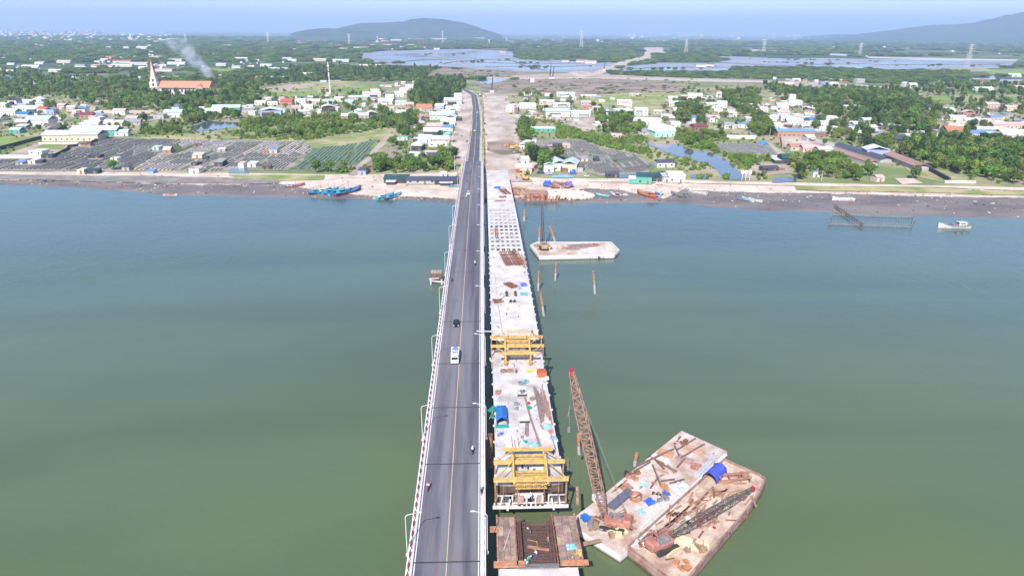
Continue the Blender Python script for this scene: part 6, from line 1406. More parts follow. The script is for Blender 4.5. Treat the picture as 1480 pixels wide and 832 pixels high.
# ---- the church
cv = P(226, 136, 2); ch = thing('church', cv, 0, 'church with a tall white spire and a long orange tiled roof', 'church')
tw = MB(); tw.box((0, 0, 9), (11, 11, 18)); tw.box((0, 0, 21), (8, 8, 7)); ob('tower', tw, WCo['white'], ch)
for z0, w0, z1, w1, m in ((24.5, 6.4, 35, 3.8, WCo['white']), (35, 3.8, 49, .3, WCo['pink'])):
    b = MB(); b.loft([[(-w0/2, -w0/2, z0), (w0/2, -w0/2, z0), (w0/2, w0/2, z0), (-w0/2, w0/2, z0)], [(-w1/2, -w1/2, z1), (w1/2, -w1/2, z1), (w1/2, w1/2, z1), (-w1/2, w1/2, z1)]]); ob('spire', b, m, ch)
b = MB()
for s in (-1, 1):
    for s2 in (-1, 1): b.beam((s*3.4, s2*3.4, 24), (s*.3, s2*.3, 50), .6)
ob('spire_ribs', b, RC['tile'], ch)
for z in (14, 20): b = MB(); b.box((0, -5.6 if z < 18 else -4.1, z), (2.4, .3, 4)); ob('window', b, GLASS, ch)
b = MB(); b.box((44, 8, 5), (78, 22, 10)); b.box((4, -2, 4), (16, 12, 8)); ob('nave', b, WCo['white'], ch)
b = MB(); b.loft([[(x, -6, 9.6), (x, 8, 18.5), (x, 22, 9.6), (x, 8, 10.2)] for x in (4, 82)]); ob('roof', b, mat('orange_tiles', (.60, .22, .14), .85, .15, .3), ch)
b = MB(); b.loft([[(62, y, 9.8), (68, y, 15.5), (74, y, 9.8)][::-1] for y in (-7.5, 6)]); ob('porch_roof', b, MC['orange_tiles'], ch)
b = MB(); b.loft([[(62.6, y, 3), (62.6, y, 9.8), (68, y, 14.9), (73.4, y, 9.8), (73.4, y, 3)][::-1] for y in (-7.4, 5)]); ob('porch', b, WCo['white'], ch)
for i in range(9): b = MB(); b.box((12+i*5.6, -3.1, 5), (2, .3, 4)); ob('window', b, GLASS, ch)
# ---- walls, fences, yards
def wall(pts, h, w, m, label, name='boundary_wall', cat='wall', z=2.0):
    a = P(*pts[0], z); t = thing(name, a, 0, label, cat)
    for k in range(len(pts)-1):
        p, q = P(*pts[k], z)-a, P(*pts[k+1], z)-a; b = MB(); b.beam(p+Vector((0, 0, h/2)), q+Vector((0, 0, h/2)), w, h); ob('wall_run', b, m, t)
    return t
wall([(0, 217), (61, 201)], 3, .6, WCo['dark'], 'dark wall running beside the bright grass plot')
wall([(-60, 228), (0, 229), (60, 229)], 2.6, .5, WCo['white'], 'white wall in front of the sandy yard at the left edge')
wall([(75, 229), (97, 218), (99, 214), (128, 210), (152, 199)], 2.4, .6, WCo['dark'], 'dark stepped wall between the yard and the drying field')
wall([(56, 209), (118, 208)], 1.6, .5, WCo['white'], 'white wall below the cream warehouse')
wall([(145, 163), (163, 164), (222, 163)], 3, .5, WCo['pink'], 'long pale wall below the church wood')
wall([(184, 126), (222, 125)], 3, .6, WCo['white'], 'white wall segment left of the church tower')
wall([(233, 113), (285, 112)], 3.4, .6, WCo['white'], 'white wall behind the church roof')
wall([(1050, 200), (1093, 201)], 3.2, .6, WCo['white'], 'long white wall beside the small drying field')
wall([(1128, 200), (1130, 215)], 3, .5, WCo['brick'], 'brick wall corner by the country lane')
wall([(1330, 240), (1362, 258), (1372, 263)], 3, 1.2, WCo['dark'], 'dark slanting wall running down to the levee')
wall([(1365, 264), (1410, 265)], 1.6, .5, WCo['white'], 'white low wall at the levee right of the slanting wall')
def lroof(pts, w, h, roof, label):
    a = P(*pts[0], 2); e = P(*pts[1], 2); d = e-a; L = d.length; mid = (a+e)/2; t = thing('long_shed', mid, math.atan2(d.y, d.x), label, 'shed'); LAND.append((mid.x, mid.y, label))
    ob('wall', share(WALLM, WCo['grey']), None, t, scale=(L, w, h)); ob('roof', share(RM['gx'], RC[roof]), None, t, loc=(0, 0, h), scale=(L, w, 1.8))
    HB.append((min(pts[0][0], pts[1][0]), max(pts[0][0], pts[1][0]), max(pts[0][1], pts[1][1])))
lroof([(1213, 214), (1280, 235)], 9, 3, 'dark', 'long dark blue shed slanting toward the white barn')
lroof([(1208, 222), (1262, 240)], 6, 2.6, 'rust', 'long rust shed slanting below the dark blue one')
lroof([(1280, 226), (1332, 247)], 11, 3.4, 'rust', 'long red rusty roof slanting away from the white barn')
# ---- masts, pylons, poles
def tower(px, yb, yt, w, label, m=WHITE, arms=True, name='power_pylon', cat='pylon', grp='power pylons across the far country'):
    v = P(px, yb, 2); lo, hi = 5, 300
    for _ in range(30):
        h = (lo+hi)/2
        if proj(v+Vector((0, 0, h)))[1] > yt: lo = h
        else: hi = h
    t = thing(name, v, 0, label, cat, grp); b = MB(); tk = max(.25, v.y*.00013); b.lattice((0, 0, 0), (0, 0, h), w, w*.15, 10, tk, upv=(0, 1, 0)); ob('lattice', b, m, t)
    if arms:
        for q in (.72, .84, .95): b = MB(); b.beam((-w*.9, 0, h*q), (w*.9, 0, h*q), tk*1.6); ob('cross_arm', b, m, t)
PY = mat('galvanised_steel', (.62, .60, .60), .6, .1, 1)
for px, yb, yt, w, lb in ((840, 70.5, 45, 20, 'tallest white pylon standing beyond the middle ponds'), (991, 78, 57, 16, 'white pylon right of the excavated road'), (1103, 78, 57, 16, 'white pylon among the eastern ponds'), (1242, 82, 62, 15, 'white pylon before the mountain slope'), (1400, 87, 64, 15, 'white pylon nearest the right edge'),
                         (388, 64, 47, 14, 'white pylon above the pale far field'), (505, 66, 48.5, 14, 'pale pylon above the red-roofed far house'), (269, 63, 48, 12, 'pale pylon above the smoke'), (640, 66, 45, 12, 'thin pylon below the wooded hill'), (732, 62, 55, 8, 'short pylon right of the far white block'), (707, 64, 57, 8, 'short pylon left of the far white block'), (546, 64, 52, 8, 'thin pylon left of the wooded hill foot')):
    tower(px, yb, yt, w, lb, PY)
tower(477.5, 137, 90, 1.7, 'slim red and white telecom mast in the central village', WHITE, False, 'telecom_mast', 'mast', None)
b = MB(); v = P(477.5, 137, 2); t = bpy.data.objects['telecom_mast']; b.box((0, 0, 30), (1.6, 1.6, 4)); b.box((0, 0, 42), (2.2, 2.2, 2)); ob('antennas', b, WHITE, t); b = MB(); b.box((0, 0, 33.6), (1.5, 1.5, 2)); ob('red_band', b, RED, t)
v = P(188, 60, 2); t = thing('sail_monument', v, 0, 'pale green sail-shaped monument rising from the far town', 'monument'); b = MB(); b.loft([[(-30, 0, 0), (16, 0, 0), (12, 12, 0)], [(-10, 2, 24), (14, 2, 24), (12, 8, 24)], [(8, 2, 62), (12, 2, 62), (10, 4, 62)]]); ob('sail', b, RC['teal'], t)
b = MB(); b.tube((24, 4, 0), (22, 4, 46), 1.6, 1, n=6); ob('spar', b, PY, t)
def pole(px, yb, h, label, lamp=False, lean=0, m=None):
    v = P(px, yb, 2.3); t = thing('utility_pole', v, 0, label, 'pole', 'utility poles on the far bank'); b = MB(); b.tube((0, 0, 0), (lean, 0, h), .2, .13, n=6); ob('shaft', b, m or CONC, t)
    b = MB(); b.beam((lean-1, 0, h-.5), (lean+1, 0, h-.5), .14); ob('crossbar', b, DARK, t)
for i, (px, yb, h) in enumerate(((651, 236, 9), (657, 246, 10), (648, 222, 9), (659, 222, 9), (655, 206, 8), (774, 216, 9), (833, 178, 12), (857, 168, 12), (827, 165, 13), (768, 192, 8), (1187, 262, 7), (1135, 214, 8), (1100, 176, 8), (1112, 198, 8), (594, 245, 7), (671, 200, 8), (676, 170, 8), (640, 122, 9), (617, 125, 9), (600, 118, 9), (560, 120, 9), (523, 122, 9), (655, 120, 9), (672, 121, 9), (690, 118, 9), (758, 205, 8))):
    pole(px, yb, h, 'concrete utility pole on the far bank, %s' % ('beside the beach trees', 'at the verge by the tarpaulin sheds', 'above the verge stalls', 'near the low white wall house', 'beside the turquoise roof', 'next to the shaded bank tree', 'tilted one beside the dirt yard', 'at the end of the dirt lane', 'leaning over the workshop', 'in front of the green net wall', 'by the levee kiosk', 'at the brick wall corner', 'on the upper country lane', 'where the country lane bends', 'in the garden trees', 'on the pale verge halfway', 'on the pale verge higher up', 'above the dark grove', 'at the left of the dark grove top', 'where the diagonal lane ends', 'along the far cross road, middle', 'along the far cross road, west', 'behind the dark grove', 'at the grove corner', 'near the road bend', 'beside the bank plantation')[i], m=CONC)
for i, px in enumerate((1072, 1077.5, 1083)):
    v = P(px, 261, 2); t = thing('round_sign', v, 0, 'round white sign on a pole at the levee, %s of three' % ('left', 'middle', 'right')[i], 'sign', 'three round signs on the levee'); b = MB(); b.tube((0, 0, 0), (0, 0, 5), .12); ob('post', b, WHITE, t)
    b = MB(); b.tube((0, -.1, 5.6), (0, .1, 5.6), 1.1, n=18); ob('disc', b, WHITE, t); b = MB(); b.tube((0, -.14, 5.6), (0, -.11, 5.6), .5, n=12); ob('symbol', b, mat('pale_red_print', (.6, .25, .25), .6, .1, 2), t)
# distant drilling cranes on the earthworks
def mastcrane(px, yb, yt, label):
    v = P(px, yb, 2); lo, hi = 5, 90
    for _ in range(30):
        h = (lo+hi)/2
        if proj(v+Vector((0, 0, h)))[1] > yt: lo = h
        else: hi = h
    t = thing('piling_rig', v, 0, label, 'rig'); b = MB(); b.box((0, 0, 2), (6, 5, 3)); b.box((0, 0, .6), (7, 6, 1.2)); ob('carriage', b, RC['teal'], t); b = MB(); b.lattice((0, 0, 2), (1.5, 0, h), 1.6, .8, 8, .35); b.beam((-2.5, 0, 3), (1.2, 0, h*.8), .4); ob('mast', b, DARK, t)
mastcrane(711, 134, 111, 'piling rig with tall dark mast beside the road bend'); mastcrane(795, 114, 91, 'taller of two dark piling rigs beyond the marsh'); mastcrane(799, 114, 96, 'shorter of two dark piling rigs beyond the marsh'); mastcrane(873, 102, 91, 'small dark rig at the start of the excavated road')
# ---- works at the foot of the new bridge
def digger(px, py, rz, label):
    v = P(px, py, 2.1); t = thing('excavator', v, rz, label, 'excavator')
    for x in (-1.2, 1.2):
        b = MB(); b.loft([[(x-.3, y, z-h), (x+.3, y, z-h), (x+.3, y, z+h), (x-.3, y, z+h)] for y, z, h in ((-2, .5, .2), (-1.7, .5, .45), (1.7, .5, .45), (2, .5, .2))]); ob('track', b, DARK, t)
    b = MB(); b.box((0, -.5, 1.6), (2.6, 3, 1.1)); ob('body', b, YEL, t); b = MB(); b.box((-.7, .9, 2.2), (1, 1.4, 1.6)); ob('cab', b, YEL, t); b = MB(); b.box((-.7, 1.62, 2.4), (.8, .06, .9)); ob('window', b, GLASS, t)
    b = MB(); b.beam((.3, .9, 1.8), (.3, 4.2, 4.4), .5); b.beam((.3, 4.2, 4.4), (.3, 6.4, 1.8), .4); ob('arm', b, YEL, t); b = MB(); b.box((.3, 6.5, 1.3), (1.1, .9, 1)); ob('bucket', b, RUST, t)
digger(760, 260, 1.2, 'yellow excavator at the foot of the new bridge'); digger(740, 216, -1.5, 'orange-yellow excavator on the churned earth'); digger(757, 254, -.6, 'second yellow excavator near the red container')
t = thing('shipping_container', P(750, 249.5, 2.1), 0, 'red shipping container beside the white site shed', 'container'); b = MB(); b.box((0, 0, 1.4), (4.6, 2.6, 2.8)); ob('box', b, RC['red'], t); b = MB(); [b.box((-2+.5*i, -1.33, 1.4), (.12, .06, 2.5)) for i in range(9)]; ob('ribs', b, RC['maroon'], t)
car(P(764, 251.5, 2.1), 1.3, BLKP, 'black parked car beside the red container'); car(P(745, 221, 2.1), 1.5, BLKP, 'black parked car at the churned earth'); car(P(742, 178, 2.1), 1.4, mat('blue_grey_car', (.25, .35, .45), .4, .1, 1), 'blue-grey parked car at the lane mouth'); car(P(847, 255, 2.1), .5, WHTP, 'white parked car at the drying field corner'); car(P(953, 266, 2.1), 1.5, WHTP, 'white parked car in front of the net sheds'); car(P(747, 163, 2.1), 1.4, BLKP, 'dark parked car beside the tall white house')
ptg = lay(2.2)
ptarp(812, 256, 15, 3.5, mat('sky_blue_tarp', (.18, .32, .75), .6, .3, 1), 'long sky blue tarpaulin strip in front of the mint gables', 0, 1.5, ptg, 20)
ptarp(828, 251, 4.4, 4, VB, 'square deep blue tarpaulin at the mint gable corner', 0, 3.2, ptg, 21); ptarp(791, 267, 5.5, 7, VB, 'bright blue tarpaulin tent on the works platform', 0, 3, ptg, 22)
ptarp(822, 268, 6, 6, mat('violet_tarp', (.16, .10, .36), .6, .3, 1), 'violet tarpaulin beside the stone mound', .2, 3, ptg, 23); ptarp(793, 252, 4, 3, mat('lilac_cover', (.35, .30, .6), .6, .3, 1), 'lilac covered stall left of the sky blue strip', 0, 2.4, ptg, 24); ptarp(781, 250, 5, 4, BP['navy'], 'navy covered stack beneath the big round tree', 0, 2, ptg, 25)
ptarp(1102, 208.5, 9, 7, MC['sky_blue_tarp'] if False else RC['bright'], 'bright blue tarpaulin mound by the small drying field', 0, 3, ptg, 26)
def heap(name, px, py, rx, ry, n, sz, cols, label, cat, z=2.0, hgt=1.6, base=None):
    v = P(px, py, z); t = thing(name, v, 0, label, cat); r = random.Random(int(px*3+py))
    ms = [MB() for _ in cols]
    for i in range(n):
        a = r.random()*6.283; q = math.sqrt(r.random()); s_ = sz*r.uniform(.4, 1.3); M = Matrix.Rotation(r.uniform(-.6, .6), 3, 'X') @ Matrix.Rotation(r.random()*3, 3, 'Z')
        ms[i % len(cols)].box((rx*q*math.cos(a), ry*q*math.sin(a), (1-q)*hgt+s_*.15), (s_*r.uniform(.6, 1.9), s_, s_*r.uniform(.3, .8)), M=M)
    for m_, c in zip(ms, cols): ob('pieces', m_, c, t, kind='stuff')
heap('stone_mound', 826, 283, 13, 9, 260, 1.7, [mat('pale_stone', (.60, .52, .42), .9, .2, .6), CONCW, SAND], 'mound of pale broken stone running into the river', 'stone mound', .8, 2.6)
heap('rebar_heap', 808, 268, 7, 8, 70, 1.6, [RUST, RUSTL, GREY], 'brown heap of steel left of the violet tarpaulin', 'steel heap', 2, 1.6)
heap('log_heap', 748, 277, 7, 9, 110, 1.5, [RUST, WOOD, RUSTL], 'heap of rusty piles and timber beside the new bridge', 'timber heap', 1.4, 1.5)
heap('rubble_heap', 741, 211, 9, 5, 60, 1.5, [RUST, YEL, WOOD], 'brown and yellow rubble on the churned earth', 'rubble', 2.2, 1.5)
cf = thing('cofferdam', P(776, 287, 0), 0, 'rusty sheet-pile cofferdam at the water edge below the works', 'cofferdam'); o_ = P(776, 287, 0)
for k, (x0, x1, y) in enumerate(((760, 789, 290), (790, 808, 291))):
    a, c = P(x0, y, 0)-o_, P(x1, y, 0)-o_; n = int((c-a).length/.9)
    for i in range(n): b = MB(); p = a+(c-a)*(i/n); b.box((p.x, p.y+(.3 if i % 2 else 0), 1.0), (.85, .35, 4.4)); ob('sheet_pile', b, RUSTL if i % 3 else RUST, cf)
    b = MB(); b.box(((a.x+c.x)/2, a.y+.8, 3.0), ((c-a).length, .5, .4)); b.box(((a.x+c.x)/2, a.y+13, 3.0), ((c-a).length, .5, .4)); b.box((a.x+.4, a.y+7, 3.0), (.4, 13, .4)); ob('waling', b, RUSTL, cf)
b = MB(); b.box((-1.5, 8, 1.2), (17, 13, 2.6)); ob('backfill', b, SANDD, cf)
heap('pile_tops', 774, 282, 7, 4.5, 130, .9, [RUST, RUSTL, CRED], 'dense rusty pile tops inside the cofferdam', 'piles', 2.5, .7)
b = MB(); b.box((0, 0, 1.6), (4.4, 8, 3.2)); ob('concrete_stub', b, CONCW, None, P(797, 285, 1.6), 0, label='pale concrete stub between the cofferdam cells', cat='concrete block')

# ============================================================ VEGETATION
def leafmat(name, c1, c2, c3):
    m = mat(name, c1, .75, 0, .9, col2=c2, rand=.28, spec=.15, lo=.35, hi=.65, detail=3)
    n = m.node_tree.nodes; l = m.node_tree.links; b = n['Principled BSDF']; old = b.inputs['Base Color'].links[0].from_socket
    oi = n.new('ShaderNodeObjectInfo'); f = n.new('ShaderNodeMath'); f.operation = 'MULTIPLY'; f.inputs[1].default_value = 13.7; l.new(oi.outputs['Random'], f.inputs[0]); g_ = n.new('ShaderNodeMath'); g_.operation = 'FRACT'; l.new(f.outputs[0], g_.inputs[0])
    r_ = n.new('ShaderNodeMapRange'); r_.inputs[1].default_value = .55; r_.inputs[2].default_value = 1; r_.inputs[4].default_value = .8; l.new(g_.outputs[0], r_.inputs[0])
    mx = n.new('ShaderNodeMix'); mx.data_type = 'RGBA'; l.new(r_.outputs[0], mx.inputs[0]); l.new(old, mx.inputs[6]); mx.inputs[7].default_value = (*c3, 1); l.new(mx.outputs[2], b.inputs['Base Color']); tr = n.new('ShaderNodeBsdfTranslucent'); hs = n.new('ShaderNodeHueSaturation'); hs.inputs['Value'].default_value = 1.5; hs.inputs['Hue'].default_value = .485; l.new(mx.outputs[2], hs.inputs['Color']); l.new(hs.outputs[0], tr.inputs[0]); ms = n.new('ShaderNodeMixShader'); ms.inputs[0].default_value = .35; l.new(b.outputs[0], ms.inputs[1]); l.new(tr.outputs[0], ms.inputs[2]); l.new(ms.outputs[0], n['Material Output'].inputs['Surface']); return m
LM_ = {'dark': leafmat('dark_leaves', (0.078, 0.134, 0.032), (0.036, 0.074, 0.020), (0.111, 0.137, 0.039)), 'mid': leafmat('green_leaves', (0.140, 0.215, 0.044), (0.068, 0.122, 0.028), (0.156, 0.182, 0.065)),
       'bright': leafmat('bright_leaves', (0.200, 0.295, 0.050), (0.110, 0.185, 0.032), (0.221, 0.247, 0.078)), 'yellow': leafmat('yellow_leaves', (0.338, 0.325, 0.065), (0.195, 0.221, 0.052), (0.442, 0.338, 0.091)), 'dry': leafmat('dry_leaves', (0.195, 0.156, 0.111), (0.117, 0.104, 0.065), (0.26, 0.208, 0.143))}
BARK = mat('bark', (.22, .17, .13), .9, .3, 2)
def crown(rad, hgt, z0, lobes, nl, ls, seed, flat_=1.0, core=.72):
    r = random.Random(seed); b = MB(); L = []
    for i in range(lobes):
        a = r.random()*6.283; q = math.sqrt(r.random())*.62; zz = r.uniform(.28, .75)
        L.append((Vector((rad*q*math.cos(a), rad*q*math.sin(a), z0+hgt*zz)), rad*r.uniform(.36, .58), hgt*r.uniform(.26, .42)*flat_))
    for c, rr, rz in L: b.blob(c, (rr*core, rr*core, rz*core), 6, 3, .25, r)
    for i in range(nl):
        c, rr, rz = L[i % lobes]; d = Vector((r.gauss(0, 1), r.gauss(0, 1), r.gauss(.35, 1))).normalized(); k = r.uniform(.7, 1.15)
        p = c+Vector((d.x*rr, d.y*rr, d.z*rz))*k; nn = (d+Vector((r.uniform(-.7, .7), r.uniform(-.7, .7), r.uniform(-.3, .9)))).normalized()
        t = nn.orthogonal().normalized(); t.rotate(Quaternion(nn, r.random()*6.28)); u = nn.cross(t); s = ls*r.uniform(.55, 1.2)
        b.add([p-t*s-u*s*.6, p+t*s-u*s*.5, p+t*s*.8+u*s*.7, p-t*s*.6+u*s*.6], [(0, 1, 2, 3)])
    return b
def palm(seed):
    r = random.Random(seed); b = MB()
    for i in range(15):
        a = i*6.283/15+r.uniform(-.2, .2); L = r.uniform(3.0, 3.8); up_ = r.uniform(.1, 1.1); pts = [Vector((math.cos(a)*L*q, math.sin(a)*L*q, 8.5+up_*2*q*1.2-2.9*q*q)) for q in (0, .3, .6, 1)]; s_ = Vector((-math.sin(a), math.cos(a), 0))
        for k in range(3):
            w0, w1 = (.15, .5, .55, .08)[k], (.15, .5, .55, .08)[k+1]; b.add([pts[k]-s_*w0-Vector((0, 0, .1)), pts[k], pts[k]+s_*w0-Vector((0, 0, .1)), pts[k+1]+s_*w1-Vector((0, 0, .1)), pts[k+1], pts[k+1]-s_*w1-Vector((0, 0, .1))], [(0, 1, 4, 5), (1, 2, 3, 4)])
    return b
def trunk(h, r_, seed, n=4, top=None):
    r = random.Random(seed); b = MB(); b.tube((0, 0, -.3), (r.uniform(-.2, .2), r.uniform(-.2, .2), h*.6), r_, r_*.65, 6)
    for i in range(n): a = r.random()*6.28; b.tube((0, 0, h*r.uniform(.35, .55)), (math.cos(a)*h*.3, math.sin(a)*h*.3, h*r.uniform(.75, 1.0)), r_*.5, r_*.18, 5)
    return b
SP = {}
def species(key, cat, crowns, trunks): SP[key] = (cat, crowns, trunks)
TM = trunk(5, .28, 1).mesh('trunk', BARK); TS = trunk(2, .12, 2, 3).mesh('stem', BARK); tp = MB(); tp.tube((0, 0, -.2), (.3, .1, 8.6), .22, .15, 6); TP = tp.mesh('palm_trunk', BARK)
species('broad', 'tree', [crown(4.4, 7.0, 1.8, 9, 330, .62, s).mesh('broad_crown_%d' % s, LM_['dark' if s == 1 else 'mid']) for s in (1, 2, 3)], TM)
species('light', 'tree', [crown(3.7, 6.2, 1.5, 8, 300, .55, s).mesh('light_crown_%d' % s, LM_['mid' if s == 5 else 'bright']) for s in (4, 5, 6)], TM)
species('bush', 'bush', [crown(2.6, 3.3, -.2, 6, 190, .48, s).mesh('bush_crown_%d' % s, LM_['bright' if s % 2 else 'mid']) for s in (7, 8, 9)], TS)
species('mangrove', 'bush', [crown(2.9, 3.0, -.3, 7, 200, .5, s).mesh('mangrove_crown_%d' % s, LM_['bright']) for s in (11, 12)], TS)
species('tall', 'tree', [crown(2.4, 10, 2.0, 8, 280, .55, s).mesh('tall_crown_%d' % s, LM_['dark' if s % 2 else 'mid']) for s in (13, 14)], TM)
species('dry', 'tree', [crown(3.0, 5.2, 1.6, 6, 170, .45, 15, core=.4).mesh('dry_crown', LM_['dry'])], TM)
species('yellow', 'bush', [crown(2.0, 3.4, -.1, 5, 130, .45, 16).mesh('yellow_crown', LM_['yellow'])], TS)
species('palm', 'palm tree', [palm(3).mesh('palm_crown', LM_['mid'])], TP)
WOODM = [crown(17, 9, 0, 26, 420, 1.5, s, 1.1).mesh('wood_clump_%d' % s, LM_['dark' if s < 42 else 'mid']) for s in (41, 42, 43)]
